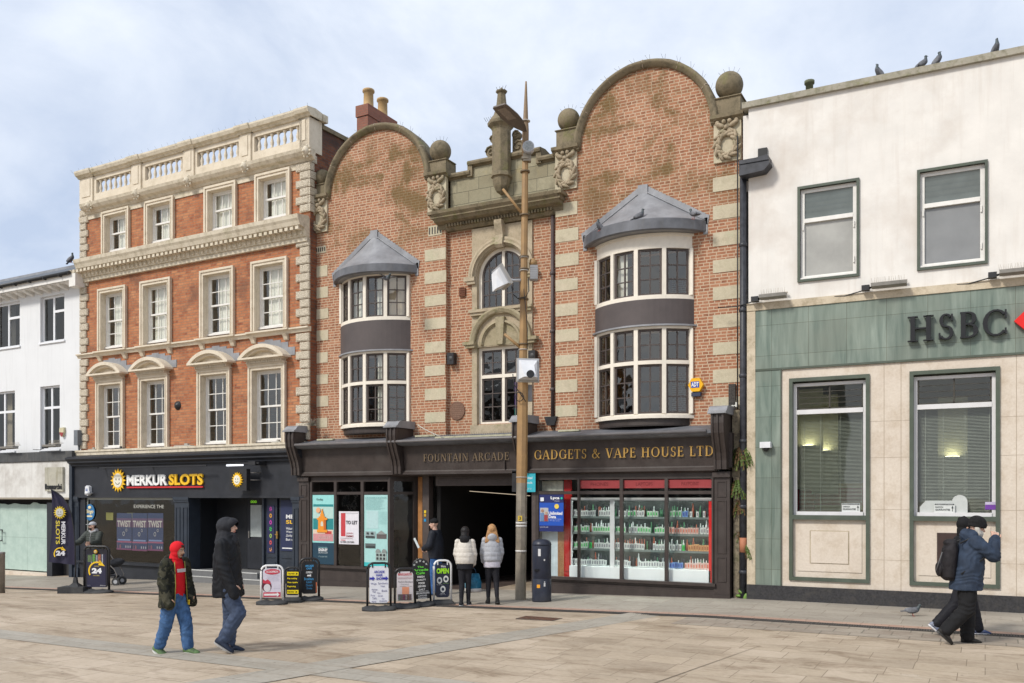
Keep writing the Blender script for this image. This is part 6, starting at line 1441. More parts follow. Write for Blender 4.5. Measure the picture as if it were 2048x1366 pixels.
# old rendered pier in the gap and plants
x = MB(); x.box(-4.62, -4.5, .0, .25, -.1, 2.5); x.box(-4.66, -4.5, .05, .3, 2.5, 3.9); gp = solo('gap_pier', x, stonemat('grimy_render', (.16, .13, .09), (.24, .2, .14), (.04, .035, .03), 5, (.06, .07, .02), .9), 'narrow grimy pier in the gap beside the brown shopfront', 'pier', G, (-4.56, .1, -.1))
x = MB(); x.quad((-4.7, .3, -.1), (-4.31, .3, -.1), (-4.31, .3, 9.8), (-4.7, .3, 9.8)); solo('gap_wall', x, plain('gap_dark', (.03, .028, .025), .9, .4, 6), 'dark wall at the back of the narrow gap between the two buildings', 'wall', G, (-4.5, .3, 0))  # back of the gap closed by one dark mottled sheet
def fern(u, v, z, n, ln, mats, droop=1., spread=1.):
    x = MB()
    for k in range(n):
        a = random.uniform(-PI, 0); l = ln*random.uniform(.6, 1.1); x.mi = 0 if random.random() < .7 else 1
        d = Vector((math.cos(a)*spread, math.sin(a)*.5-.2, 0)); base = Vector((u+random.uniform(-.06, .06), v, z+random.uniform(-.1, .1))); pr = base
        for j in range(1, 8):
            s_ = j/7.; p_ = base+d*l*s_*.6+Vector((0, 0, l*(.5*s_-droop*s_*s_))); w_ = .035*(1-s_*.7); sd = Vector((-d.y, d.x, .3)).normalized()
            x.add([tuple(pr), tuple(p_), tuple(p_+sd*w_*2+Vector((0, 0, -.02))), ], [(0, 1, 2)]); x.add([tuple(pr), tuple(p_), tuple(p_-sd*w_*2+Vector((0, 0, -.02)))], [(0, 1, 2)]); pr = p_
    return x
for k, (px, py, n, l, tx) in enumerate(((1487, 905, 60, .42, 'large green fern growing high in the gap'), (1480, 970, 46, .35, 'browning fern tangle in the middle of the gap'), (1482, 1010, 30, .28, 'dead fern fronds hanging in the gap'), (1484, 1072, 10, .14, 'small bright green sprig in the gap'), (1500, 1100, 5, .4, 'single long frond reaching over the green slate'))):
    u, z = G.P(px, py, .02); mt = [leafm, leafd] if k != 2 else [leafd, leafm]
    solo('fern', fern(u-.05 if k < 4 else u-.12, .02, z, n, l, mt, 1.2), mt, tx, 'fern', G, (u, .05, z), group=None)
x = MB(); x.ell((-4.44, -.02, .12), (.09, .05, .04), 10, 6, Matrix.Rotation(.5, 3, 'Y')); x.ell((-4.37, -.04, .02), (.06, .03, .1), 10, 6, Matrix.Rotation(.5, 3, 'Y')); x.ell((-4.5, -.02, .05), (.07, .04, .03), 10, 6); solo('leafy_weed', x, plain('weed_leaf', (.13, .24, .04), .5), 'broad-leaved green weed at the foot of the gap', 'weed', G, (-4.44, 0, 0))
for (px, py, tx) in ((625, 842, 'on the left brown console'),):
    u, z = G.P(px, py+6, -.1); x = MB()
    for k in range(60):
        a = random.uniform(0, 2*PI); b = random.uniform(.1, 1.3); l = random.uniform(.1, .28); d = Vector((math.cos(a)*math.cos(b), math.sin(a)*math.cos(b)*.6, math.sin(b))); p0 = Vector((u, -.1, z-.05)); x.tube([p0, p0+d*l*.6, p0+d*l+Vector((0, 0, -.03))], .005, 4)
    solo('dry_weed', x, flat((.2, .18, .14)), 'tuft of dry grey weed growing '+tx, 'weed', G, (u, -.1, z-.05))
# light trays on the lead roof
for k, (a, b, tx) in enumerate(((636, 668, 'at the left end under the left bay'), (832, 872, 'right of the second console'), (872, 1030, 'long pale one above the arcade name'), (1118, 1160, 'beside the downpipe hopper'))):
    v = -.0 if k != 2 else -.25; u0, u1 = G.U(a, v), G.U(b, v); zb = 3.62+(v-.24)*.15/.54+.02; x = MB(); x.box(u0, u1, v-.05, v+.05, zb, zb+.04); x.mi = 1
    for j in range(int((u1-u0)/.06)): x.tube([(u0+j*.06, v, zb+.04), (u0+j*.06+random.uniform(-.02, .02), v-.03, zb+.12)], .003, 3)
    solo('ledge_light_tray', x, [plain('lichened_tray', (.42, .40, .28), .7, .2, 9), black_iron], 'pale light tray on the shopfront roof, '+tx, 'light fitting', G, (u0, v, zb), group='light trays on the shopfront roof')
x = MB(); pts = [G.P(px, py, -.25) for px, py in ((838, 850), (850, 858), (870, 868), (890, 876))]; x.tube([(p[0], -.3, p[1]) for p in pts], .012, 5); solo('white_cable', x, flat((.5, .48, .42)), 'pale cable sagging from the second console across the shopfront roof', 'cable', G, (pts[0][0], -.3, pts[0][1]))
# chimney
cvv = 4.0; u0, u1 = G.U(711, cvv), G.U(736, cvv); zt = G.Z(736, 206, cvv); dv = 1.55
ch = thing('chimney_stack', 'red brick chimney stack with two buff clay pots behind the left round gable', 'chimney', G, ((u0+u1)/2, cvv, 9))
x = MB(); x.box(u0+.03, u1-.03, cvv+.03, cvv+dv, 9, zt-.35); x.box(u0, u1, cvv, cvv+dv+.03, zt-.35, zt); part('stack', x, brick_chim, ch)
pm = plain('buff_clay', (.50, .33, .15), .7, .12, 6, .05, dark=(.3, .2, .1))
for k in (0, 1):
    x = MB(); zt2 = zt-.02; h = .62; x.lathe([(.2, zt2), (.16, zt2+.06), (.15, zt2+h-.1), (.19, zt2+h-.08), (.19, zt2+h-.02), (.17, zt2+h), (.12, zt2+h-.02), (.11, zt2+h-.2)], (u0+u1)/2, cvv+.35+k*.75, 0, 18); part('chimney_pot', x, pm, ch)

# ================================================================== BANK (frame G)
bk = thing('bank_building', 'white rendered bank with green slate and limestone ground floor at the right edge', 'building', G, (-1, 0, 0))
HL = -4.31; HR = 7.5
upw = [(-3.33, -2.165, 6.39, 8.30), (-1.14, .045, 6.37, 8.27), (1.3, 2.5, 6.37, 8.27), (3.6, 4.8, 6.37, 8.27)]
loww = [(-3.49, -1.975, .42, 4.47), (-1.27, .24, .42, 4.47), (1.1, 2.6, .42, 4.47)]
w = MB(); w.wall(HL, HR, 6.05, 10.10, 0, [(a+.05, b-.05, c_+.05, d-.05) for a, b, c_, d in upw], .3)
w.quad((HL, 9, 6), (HL, 0, 6), (HL, 0, 10.1), (HL, 9, 10.1)); w.quad((HR, 0, 0), (HR, 9, 0), (HR, 9, 10.1), (HR, 0, 10.1)); w.quad((HR, 9, 0), (HL, 9, 0), (HL, 9, 10.1), (HR, 9, 10.1)); w.box(HL-.14, HL, .12, 4, 3, 10.0)
w.mi = 1; w.quad((HL, .05, 6.0), (HR, .05, 6.0), (HR, 9, 6.0), (HL, 9, 6.0)); w.quad((HL, .05, 10.05), (HR, .05, 10.05), (HR, 9, 10.05), (HL, 9, 10.05))
part('rendered_wall', w, [render_white, dark_in], bk)
c = MB(); c.box(HL-.12, HR, -.08, .35, 10.08, 10.2); 
for k in range(9): c.box(HL+.6+k*1.25, HL+.615+k*1.25, -.082, .36, 10.075, 10.202)
part('roof_coping', c, stonemat('coping_stone', (.36, .33, .27), (.28, .26, .2), (.14, .13, .08), 4, (.17, .17, .06), .8), bk)
b_ = MB(); b_.box(HL-.02, HR, -.07, .05, 5.90, 6.05); b_.box(HL-.02, HL+.15, -.055, .05, .3, 5.90)
part('stone_band', b_, stonemat('weathered_band', (.48, .40, .29), (.56, .48, .36), (.28, .23, .15), 2., None, .8), bk)
s = MB(); s.box(HL+.15, HR, -.045, .05, 4.70, 5.90); s.box(HL+.15, -3.66, -.045, .05, .3, 4.70); part('slate_cladding', s, slate, bk)
s = MB(); s.box(HL+.15, HR, -.06, -.045, 4.66, 4.70); s.box(-3.66, -3.64, -.055, -.0, .3, 4.66); part('slate_edge', s, slate_trim, bk)
s = MB().wall(-3.64, HR, .3, 4.66, -.02, loww, .35); s.mi = 1
for x in (-1.72, -1.42, .5, .8): s.box(x-.004, x+.004, -.023, -.02, .3, 4.66)
for z in (.88, 1.85, 2.85, 3.55): s.box(-1.97, -1.27, -.0225, -.02, z-.003, z+.003); s.box(.24, 1.1, -.0225, -.02, z-.003, z+.003)
part('limestone_wall', s, [stone_bank, flat((.36, .29, .21))], bk)
s = MB(); s.box(HL-.02, HR, -.09, .1, -.2, .3); part('plinth', s, plain('black_granite', (.035, .034, .036), .4, .4, 30, .05, dark=(.06, .055, .05)), bk)
for k, (a, b, z0, z1) in enumerate(upw):
    f = MB(); e = .05
    for (x0, x1, y0, y1) in ((a, a+e, z0, z1), (b-e, b, z0, z1), (a+e, b-e, z1-e, z1), (a+e, b-e, z0, z0+e)): f.box(x0, x1, -.045, .05, y0, y1)
    o = part('window_surround', f, slate_trim, bk)
    a, b, z0, z1 = a+e, b-e, z0+e, z1-e
    f = MB(); t = .075; v = .04; f.box(a, a+t, v, v+.08, z0, z1); f.box(b-t, b, v, v+.08, z0, z1); f.box(a+t, b-t, v, v+.08, z0, z0+t); f.box(a+t, b-t, v, v+.08, z1-t, z1); zt = z1-.62; f.box(a+t, b-t, v-.01, v+.08, zt-.05, zt+.03); f.box(a-.02, b+.02, v-.06, v, z0-.0, z0+.035)
    for (x, z) in ((a+.05, zt-.14), (b-.06, zt-.2), (b-.06, z0+.3)): f.box(x-.01, x+.015, v-.025, v, z-.06, z+.06)
    fo = part('window', f, white_paint, bk)
    g = MB()
    for j in range(5):
        zz = zt+.03+(z1-t-zt-.03)*j/5; zn = zt+.03+(z1-t-zt-.03)*(j+1)/5; g.quad((a+t, v+.05, zz), (b-t, v+.05, zz), (b-t, v+.02, zn+.01), (a+t, v+.02, zn+.01))
    sub('louvre', g, glass_louv, fo)
    g = MB(); g.quad((a+t, v+.05, z0+t), (b-t, v+.05, z0+t), (b-t, v+.05, zt-.05), (a+t, v+.05, zt-.05)); sub('pane', g, glass_obsc if k == 0 else glass_frost2, fo)
for k, (a, b, z0, z1) in enumerate(loww):
    f = MB(); e = .07; vo = -.06
    for (x0, x1, y0, y1) in ((a, a+e, z0, z1), (b-e, b, z0, z1), (a+e, b-e, z1-e, z1), (a+e, b-e, z0, z0+e), (a+e, b-e, 1.64, 1.73)): f.box(x0, x1, vo, .12, y0, y1)
    part('slate_frame', f, slate_trim, bk)
    a, b = a+e, b-e
    pn = MB(); pn.box(a, b, .03, .12, z0+e, 1.64); pn.box(a+.08, b-.08, .015, .03, z0+e+.12, 1.55); pn.mi = 1 if k == 1 else 0
    if k == 1: pn.box(-.80, -.42, -.0, .02, .78, 1.42)
    else: pn.box(a+.34, b-.33, -.0, .015, .78, 1.41); pn.mi = 1; pn.box(a+.32, b-.31, .012, .0155, .765, 1.425)
    part('lower_panel', pn, [stone_bank, plain('brown_plate', (.05, .03, .025), .4) if k == 1 else stone_surr], bk)
    f = MB(); t = .06; v = .06; z0, z1 = 1.73, 4.37; f.box(a, a+t, v, v+.09, z0, z1); f.box(b-t, b, v, v+.09, z0, z1); f.box(a+t, b-t, v-.03, v+.09, z0, z0+.07); f.box(a+t, b-t, v, v+.09, z1-t, z1); zt = 3.80; f.box(a+t, b-t, v-.01, v+.09, zt-.05, zt+.04); m_ = (a+b)/2
    fo = part('window', f, plain('white_frame_paint', (.66, .65, .65), .4, .05, 6), bk)
    x = MB(); x.box(m_-.015, m_+.015, v+.03, v+.06, zt+.04, z1-t); x.box(a+t, a+t+.03, v+.03, v+.06, zt+.04, z1-t); x.box(b-t-.03, b-t, v+.03, v+.06, zt+.04, z1-t); x.box(a+t, b-t, v+.03, v+.06, zt+.04, zt+.07)
    for j in range(1, 4): zz = zt+.05+(z1-t-zt-.05)*j/4; x.box(a+t, b-t, v+.035, v+.05, zz-.006, zz+.006)
    sub('louvre_frame', x, flat((.05, .045, .035)), fo)
    g = MB(); g.quad((a+t, v+.045, z0), (b-t, v+.045, z0), (b-t, v+.045, z1), (a+t, v+.045, z1)); sub('pane', g, glass_bank, fo)
    bl = MB(); n = 74
    for j in range(n): zz = z0+.08+(zt-.08-z0)*j/n; bl.quad((a+.09, v+.13, zz), (b-.09, v+.13, zz), (b-.09, v+.152, zz+.009), (a+.09, v+.152, zz+.009))
    for x_ in (.1, .35, .65, .98): xx = a+.07+(b-a-.14)*x_; bl.box(xx-.003, xx+.003, v+.125, v+.13, z0+.05, zt)
    sub('venetian_blind', bl, plain('blind_slat', (.40, .42, .37), .5), fo)
# interior of the bank
i_ = MB(); i_.quad((HL, .15, -.0), (HR, .15, 0), (HR, 5, 0), (HL, 5, 0)); i_.quad((HL, 5, 0), (HR, 5, 0), (HR, 5, 5), (HL, 5, 5)); i_.quad((HL+.05, .3, 0), (HL+.05, 5, 0), (HL+.05, 5, 5), (HL+.05, .3, 5)); i_.quad((HR-.1, .3, 0), (HR-.1, 5, 0), (HR-.1, 5, 5), (HR-.1, .3, 5)); i_.quad((HL, .3, 4.9), (HR, .3, 4.9), (HR, 5, 4.9), (HL, 5, 4.9))
part('banking_hall', i_, plain('hall_wall', (.42, .44, .38), .8, .1, 1), bk)
x = MB(); x.box(-4.2, -3.4, 2.4, 2.5, 0, 2.9); x.mi = 1; x.box(-3.8, -2.0, 2.6, 2.7, 1.4, 2.4); x.mi = 2; x.box(-3.7, -2.1, 2.59, 2.6, 1.9, 2.3); o = part('display_wall', x, [flat((.35, .03, .03)), flat((.42, .28, .08)), flat((.4, .06, .05))], bk)
lampm = emit('lamp_glow', (1, .93, .62), 8.)
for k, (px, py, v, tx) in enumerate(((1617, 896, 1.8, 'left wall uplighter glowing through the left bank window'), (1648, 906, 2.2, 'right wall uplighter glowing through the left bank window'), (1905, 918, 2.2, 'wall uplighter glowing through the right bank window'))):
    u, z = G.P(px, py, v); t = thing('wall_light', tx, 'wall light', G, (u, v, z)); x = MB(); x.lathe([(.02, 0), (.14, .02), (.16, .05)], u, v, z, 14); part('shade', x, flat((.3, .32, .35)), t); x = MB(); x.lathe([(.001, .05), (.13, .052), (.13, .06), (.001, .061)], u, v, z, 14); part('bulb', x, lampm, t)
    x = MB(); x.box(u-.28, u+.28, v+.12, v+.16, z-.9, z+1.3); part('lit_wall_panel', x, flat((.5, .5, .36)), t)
for k, (u0, u1) in enumerate(((-2.50, -2.16), (-.85, -.50))):
    x = thing('window_sticker', ['white notice with an arrow in the lower right of the left bank window', 'white notice with an arrow in the lower middle of the right bank window'][k], 'notice', G, (u0, .05, 1.82)); m_ = MB(); m_.box(u0, u1, .05, .058, 1.80, 1.97); m_.mi = 1; m_.box(u0+.01, u1-.01, .046, .05, 1.94, 1.965); m_.prism([(u1-.06, 1.88), (u1-.02, 1.88), (u1-.04, 1.93)], .046, .05); m_.box(u1-.045, u1-.035, .046, .05, 1.82, 1.88); part('sheet', m_, [flat((.6, .62, .6)), flat((.05, .06, .06))], x)
    m_ = MB(); put_text(m_, 'CURRENT ACCOUNT', u0+.03, u1-.03, 1.945, 1.96, .0455, .01); m_.mi = 1; put_text(m_, 'SWITCH', u0+.02, u0+.15, 1.885, 1.915, .045, .02); put_text(m_, 'GUARANTEE', u0+.02, u1-.08, 1.835, 1.87, .045, .02); part('lettering', m_, [flat((.6, .6, .6)), flat((.04, .05, .05))], x)
x = MB(); x.box(.0, .17, .05, .06, 1.86, 2.0); x.mi = 1; x.box(0, .17, .046, .05, 1.95, 2.0); solo('purple_sticker', x, [flat((.16, .05, .32)), flat((.5, .45, .6))], 'small purple sticker in the lower right of the right bank window', 'sticker', G, (0, .05, 1.86))
x = MB(); x.prism([(-1.1, 1.74), (-.55, 1.74), (-.55, 2.02), (-1.0, 2.02), (-1.1, 1.9)], .1, .12); x.prism([(-.42+.13*math.cos(k*PI/10), 2.0+.13*math.sin(k*PI/10)) for k in range(11)]+[(-.55, 1.74), (-.29, 1.74)], .1, .12); solo('white_cutout_panel', x, flat((.5, .52, .5)), 'pale rounded cut-out panel standing on the sill of the right bank window', 'panel', G, (-.8, .1, 1.74))
# bank letters
blk = plain('sign_black', (.012, .012, .013), .35, .1, 8)
lv = -.17; t = thing('bank_sign', 'large black raised serif capitals with a red and white hexagon on the green slate band', 'sign', G, (.3, lv, 5.0))
x = MB(); serif(x, 'HSBC', G.U(1812, lv), G.U(2018, lv), G.Z(1812, 684, lv)+.0, G.Z(1812, 634, lv), lv, .1, .04); part('lettering', x, blk, t)
a = G.U(2028, lv); zc = G.Z(2028, 642, lv); h = .28; x = MB(); x.prism([(a, zc), (a+h, zc-h), (a+h, zc+h)], lv, lv+.1); x.prism([(a+4*h, zc), (a+3*h, zc+h), (a+3*h, zc-h)], lv, lv+.1); x.prism([(a+h+.01, zc+h), (a+3*h-.01, zc+h), (a+2*h, zc)][::-1], lv, lv+.1); x.prism([(a+h+.01, zc-h), (a+3*h-.01, zc-h), (a+2*h, zc)], lv, lv+.1)
x.mi = 1; x.prism([(a+h, zc-h), (a+2*h, zc), (a+h, zc+h)], lv+.02, lv+.1); x.prism([(a+3*h, zc-h), (a+3*h, zc+h), (a+2*h, zc)], lv+.02, lv+.1); part('hexagon_emblem', x, [plain('logo_red', (.7, .015, .01), .35, .03), whi], t)
u, z = G.P(1532.5, 893, -.1); t = thing('dome_camera', 'white dome security camera on the green slate pilaster', 'security camera', G, (u, 0, z)); x = MB(); x.box(u-.11, u+.1, -.2, -.04, z-.03, z+.09); part('housing', x, camera_white, t); x = MB(); x.ell((u, -.13, z-.04), .065, 12, 8); part('dome', x, black_plastic, t)
for k, (px, ln, tx) in enumerate(((1518, .52, 'leftmost floodlight on the stone band of the bank, above the corner'), (1742, .62, 'middle floodlight on the stone band of the bank, between the upper windows'), (1999, .62, 'rightmost floodlight on the stone band of the bank, cut by the photo edge'))):
    flood(G, G.U(px, -.3), 6.06, -.02, ln, tx, 'floodlights above the bank sign band')
u, z = G.P(1618, 176, .1); x = MB(); x.lathe([(.07, 10.2), (.075, z+.1), (.1, z+.1), (.1, z+.16), (.06, z+.17), (.001, z+.17)], u, .15, 0, 12); solo('roof_vent_pipe', x, plain('mossy_pipe', (.12, .13, .08), .8, .3, 8), 'short greenish vent pipe standing on the bank roof edge', 'vent pipe', G, (u, .15, 10.2))
# ================================================================== STREET FURNITURE
pb = ground(1041, 1200); D = depth(pb); k_ = D/F
ptop = ray(1053, 162); 
lp = thing('lamp_post', 'tall ochre-painted tapering pole carrying lamps and cameras in front of the arcade', 'lamp post', loc=tuple(pb))
def PL(py, dpx=0):      # point on the pole axis (local) at image row py
    t = (1200-py)/(1200-162.); z = (HY-py)*k_+CZ-pb.z; x = .118*t+dpx*k_
    return Vector((x*CT, x*ST, z))
def zP(py): return PL(py).z
m = MB(); m.rings([[tuple(PL(y)+Vector((r*math.cos(PI/8+j*PI/4), r*math.sin(PI/8+j*PI/4), 0))) for j in range(8)] for y, r in ((1201, .115), (966, .115))], True, False); part('bare_base', m, bare_steel, lp)
m = MB(); m.rings([[tuple(PL(y)+Vector((r*math.cos(PI/8+j*PI/4), r*math.sin(PI/8+j*PI/4), 0))) for j in range(8)] for y, r in ((966, .116), (760, .112), (735, .085), (300, .062))], True, False); part('painted_shaft', m, tan_paint, lp)
m = MB(); m.tube([PL(320), PL(260), PL(240), PL(170), PL(163)], [.072, .07, .055, .022, .018], 12); part('tapered_top', m, plain('darker_ochre_paint', (.24, .16, .09), .5, .12, 5), lp)
m = MB()
for y in (345, 432, 515, 540, 600, 690): m.tube([PL(y), PL(y-3)], .105, 14)
part('clamp_band', m, plain('clamp_brown', (.13, .09, .05), .5), lp)
m = MB()
for y in (542, 516, 243, 955, 700): m.tube([PL(y), PL(y-1.2)], .125 if y > 700 else .1, 14)
for y in (1048, 1054, 1104): m.tube([PL(y), PL(y-4)], .119, 14)
part('white_strap', m, flat((.55, .53, .50)), lp)
def dirv(r, f): return Vector((CT, ST, 0))*r+Vector((-ST, CT, 0))*f      # camera right / forward
for y0, y1 in ((434, 378), (700, 668)):
    m = MB(); a = PL(y0); b = PL(y1)+dirv((-44 if y0 < 500 else -38)*k_, .0); m.tube([a, b], .028 if y0 < 500 else .03, 8); part('side_arm', m, tan_paint, lp)
m = MB(); a = PL(1036)
m.T = Matrix.Translation(a+dirv(-.03, -.125))@Matrix.Rotation(TH, 4, 'Z'); m.box(-.045, .045, 0, .01, -.06, .05); part('number_plate', m, flat((.6, .42, .05)), lp)
m2 = MB(); m2.T = m.T; put_text(m2, '3', -.02, .02, -.035, .03, -.002, .02); part('number', m2, black_plastic, lp)
def on_pole(name, label, cat, y, r=0, f=0):
    p_ = PL(y)+dirv(r, f)+pb; return thing(name, label, cat, loc=tuple(p_), yaw=TH)
# LED street lantern: flat blade reaching left and toward the viewer
t = on_pole('street_lantern', 'flat grey-brown street lantern blade fixed near the top of the pole', 'street light', 262)
m = MB(); secs = []
top_ = [(-.02, .02, -.05), (-.07, -.03, .02)]
E0 = Vector((-.0, -.05, -.03)); E1 = Vector((-.55, -.88, .16))
ax = (E1-E0).normalized(); ln = (E1-E0).length; sd = Vector((-.84, .54, 0)); sd = (sd-ax*sd.dot(ax)).normalized(); nn = ax.cross(sd)
ws = [(0, .03), (.08, .07), (.18, .12), (.35, .18), (.6, .205), (.85, .185), (.97, .17), (1.0, .15)]
for s_, w_ in ws: c = E0+ax*ln*s_; secs.append([tuple(c+sd*w_+nn*.012), tuple(c-sd*w_+nn*.012), tuple(c-sd*w_*.9-nn*.02), tuple(c+sd*w_*.9-nn*.02)])
m.rings(secs, True, False); part('lantern_body', m, plain('lantern_underside', (.115, .09, .075), .4, .15, 5), t)
m = MB()
for sg_ in (1, -1):
    q = [E0+ax*ln*a+sd*b+nn*.016*sg_ -nn*.0 for a, b in ((.5, -.1), (.92, -.1), (.92, .1), (.5, .1))]
    off = nn*(.0 if sg_ > 0 else -.008)
    m.add([tuple(p_+off) for p_ in q], [(0, 1, 2, 3)])
part('led_panel', m, plain('led_cover', (.22, .18, .15), .25), t)
# round floodlight / speaker
t = on_pole('round_spotlight', 'round grey spotlight facing the square, clamped to the upper pole', 'spotlight', 300)
m = MB(); m.tube([(.06, -.22, 0), (.06, -.20, 0), (.07, -.02, .0), (.07, .08, 0)], [.115, .125, .115, .07], 20); part('housing', m, grey_plastic, t)
m = MB(); 
for r_ in (.095, .06, .03): m.tube([(.06, -.222-.004*(.1-r_)*20, 0), (.06, -.226-.004*(.1-r_)*20, 0)], r_, 18)
part('lens', m, [plain('lens_grey', (.30, .32, .32), .2, .3, 30)], t)
m = MB(); m.box(-.05, .12, -.1, .05, -.26, -.1); m.box(-.08, .06, -.12, .0, -.22, -.18); part('bracket', m, bare_steel, t)
# box cameras
def cam_box(y, r, label, yaw, pitch, roll, sc, big):
    t = on_pole('box_camera', label, 'camera', y, r, -.25)
    T = Matrix.Rotation(yaw, 4, 'Z')@Matrix.Rotation(pitch, 4, 'X')@Matrix.Rotation(roll, 4, 'Y'); m = MB(); m.T = T
    w_, h_ = .24*sc, .25*sc
    m.box(-w_, w_, -.02, .04, -h_, h_); part('back_plate', m, plain('warm_grey_plate', (.36, .34, .31), .5), t)
    m = MB(); m.T = T; m.rings([[(-w_*.85, -.02, -h_*.8), (w_*.85, -.02, -h_*.8), (w_*.85, -.02, h_*.85), (-w_*.85, -.02, h_*.85)], [(-w_*.75, -.16*sc, -h_*.75), (w_*.75, -.16*sc, -h_*.75), (w_*.75, -.1*sc, h_*.75), (-w_*.75, -.1*sc, h_*.75)], [(-w_*.5, -.34*sc, -h_*.7), (w_*.5, -.34*sc, -h_*.7), (w_*.45, -.16*sc, h_*.35), (-w_*.45, -.16*sc, h_*.35)]], True, False); part('hood', m, camera_white, t)
    m = MB(); m.T = T; m.box(-w_*.95, w_*.95, -.04, -.0, h_*.82, h_*.95); m.box(-w_*.95, -w_*.85, -.04, 0, -h_*.9, h_*.82); m.box(w_*.85, w_*.95, -.04, 0, -h_*.9, h_*.82); part('rim', m, grey_plastic, t)
    if r > 0: m = MB(); m.T = T; m.tube([(0, -.3*sc, -h_*.48), (0, -.35*sc, -h_*.48)], .08*sc, 16); part('lens', m, flat((.02, .02, .02), .15), t)
    m = MB(); m.tube([(0, .05, 0), (-r*.5, .2, -.02), (-r, .25, -.0)], .03, 6); part('bracket', m, grey_plastic, t); return t
cam_box(744, .10, 'box-shaped white camera with a dark round lens facing the square, lower on the pole', R(8), R(0), 0, 1.0, True)
cam_box(560, -.46, 'white wedge-shaped camera tilted down to the left on the middle of the pole', R(-62), R(30), R(-8), .92, True)
t = on_pole('pole_equipment_box', 'grey louvred box on the right side of the pole behind the tilted camera', 'equipment box', 545, .20, .05)
m = MB(); m.box(-.07, .09, -.1, .1, -.15, .15)
for k in range(6): m.box(-.075, .095, -.105, .105, -.13+k*.045, -.115+k*.045)
part('case', m, plain('mid_grey_plastic', (.3, .3, .31), .5), t); m = MB(); m.tube([(0, 0, .15), (0, 0, .22), (-.03, 0, .3)], [.07, .09, .05], 10); part('brown_sensor', m, tan_paint, t)
t = on_pole('small_equipment_box', 'narrow grey box on the right side of the pole below the lower camera', 'equipment box', 785, .13, .08); m = MB(); m.box(-.03, .07, -.05, .08, -.18, .17); part('case', m, plain('mid_grey_plastic2', (.26, .26, .27), .5), t)
def P2(px, py, f=-.15): d = PL(py); t_ = (1200-py)/(1200-162.); ax_ = 1041+12*t_; return PL(py)+dirv((px-ax_)*k_, f)+pb
m = MB(); pts = [P2(1024, 575), P2(1027, 592), P2(1036, 600), P2(1052, 597), P2(1058, 585), P2(1057, 560)]; m.tube([p_-pb for p_ in pts], .012, 6); m.tube([p_-pb for p_ in [P2(1048, 580, -.1), P2(1052, 620, -.1), P2(1055, 660, -.1), P2(1055, 700, -.1)]], .008, 5)
solo('camera_cable', m, black_plastic, 'black looping cable hanging under the tilted camera on the pole', 'cable', loc=tuple(pb))
m = MB(); pts = [P2(1026, 750), P2(1028, 770), P2(1036, 782), P2(1045, 795), P2(1052, 805)]; m.tube([p_-pb for p_ in pts], .01, 6)
lo = [P2(1039+8*math.cos(a*.55), 795+9*math.sin(a*.55)) for a in range(13)]; m.tube([p_-pb for p_ in lo], .01, 6); solo('coiled_cable', m, black_plastic, 'coiled black cable strapped to the pole below the lower camera', 'cable', loc=tuple(pb))
# litter bin
p = ground(1083.5, 1203); d_ = depth(p)/F; r_ = 19.3*d_; h_ = 118*d_
t = thing('litter_bin', 'navy-black cylindrical litter bin with a shallow domed top beside the lamp post', 'litter bin', loc=tuple(p+Vector((0, .0, 0))), yaw=TH)
navyb = plain('bin_navy', (.020, .024, .040), .38, .25, 5, .03, dark=(.05, .05, .055))
m = MB(); m.lathe([(r_*1.0, 0), (r_*1.0, .04), (r_, .05), (r_*.985, h_*.38), (r_*.97, h_*.385), (r_*.97, h_*.395), (r_*.985, h_*.4), (r_*.99, h_*.95), (r_*.98, h_*.955)], 0, 0, 0, 32); part('body', m, navyb, t)
m = MB(); m.lathe([(r_*1.01, h_*.955), (r_*1.01, h_*.975), (r_*.85, h_*1.03), (r_*.4, h_*1.055), (.001, h_*1.06)], 0, 0, 0, 32); part('lid', m, navyb, t)
m = MB(); m.box(-r_*.8, -r_*.3, -r_*1.01, -r_*.5, h_*.53, h_*.56); part('slot', m, flat((.004, .004, .006)), t)
m = MB(); 
def onbin(a0, a1, z0, z1, mi): 
    m.mi = mi; n = 4; m.add([(r_*1.006*math.sin(a0+(a1-a0)*i/n), -r_*1.006*math.cos(a0+(a1-a0)*i/n), z) for z in (z0, z1) for i in range(n+1)], [(i, i+1, n+2+i, n+1+i) for i in range(n)])
onbin(R(-24), R(-8), h_*.78, h_*.90, 0); onbin(R(10), R(18), h_*.70, h_*.73, 0); onbin(R(-32), R(-12), h_*.245, h_*.30, 1); onbin(R(10), R(20), h_*.27, h_*.33, 0); onbin(R(12), R(18), h_*.335, h_*.355, 0)
part('stickers', m, [flat((.6, .6, .6)), flat((.75, .32, .02))], t)
# steel bollard
p = ground(0, 1186); d_ = depth(p)/F; m = MB(); m.lathe([(.115, 0), (.115, .95), (.12, .955), (.12, .99), (.1, 1.0), (.001, 1.005)], 0, 0, 0, 28); m.v = [(x, y, z*82*d_/1.0) for x, y, z in m.v]
solo('steel_bollard', m, brushed, 'stout brushed steel bollard cut by the left edge of the photo', 'bollard', loc=tuple(p))
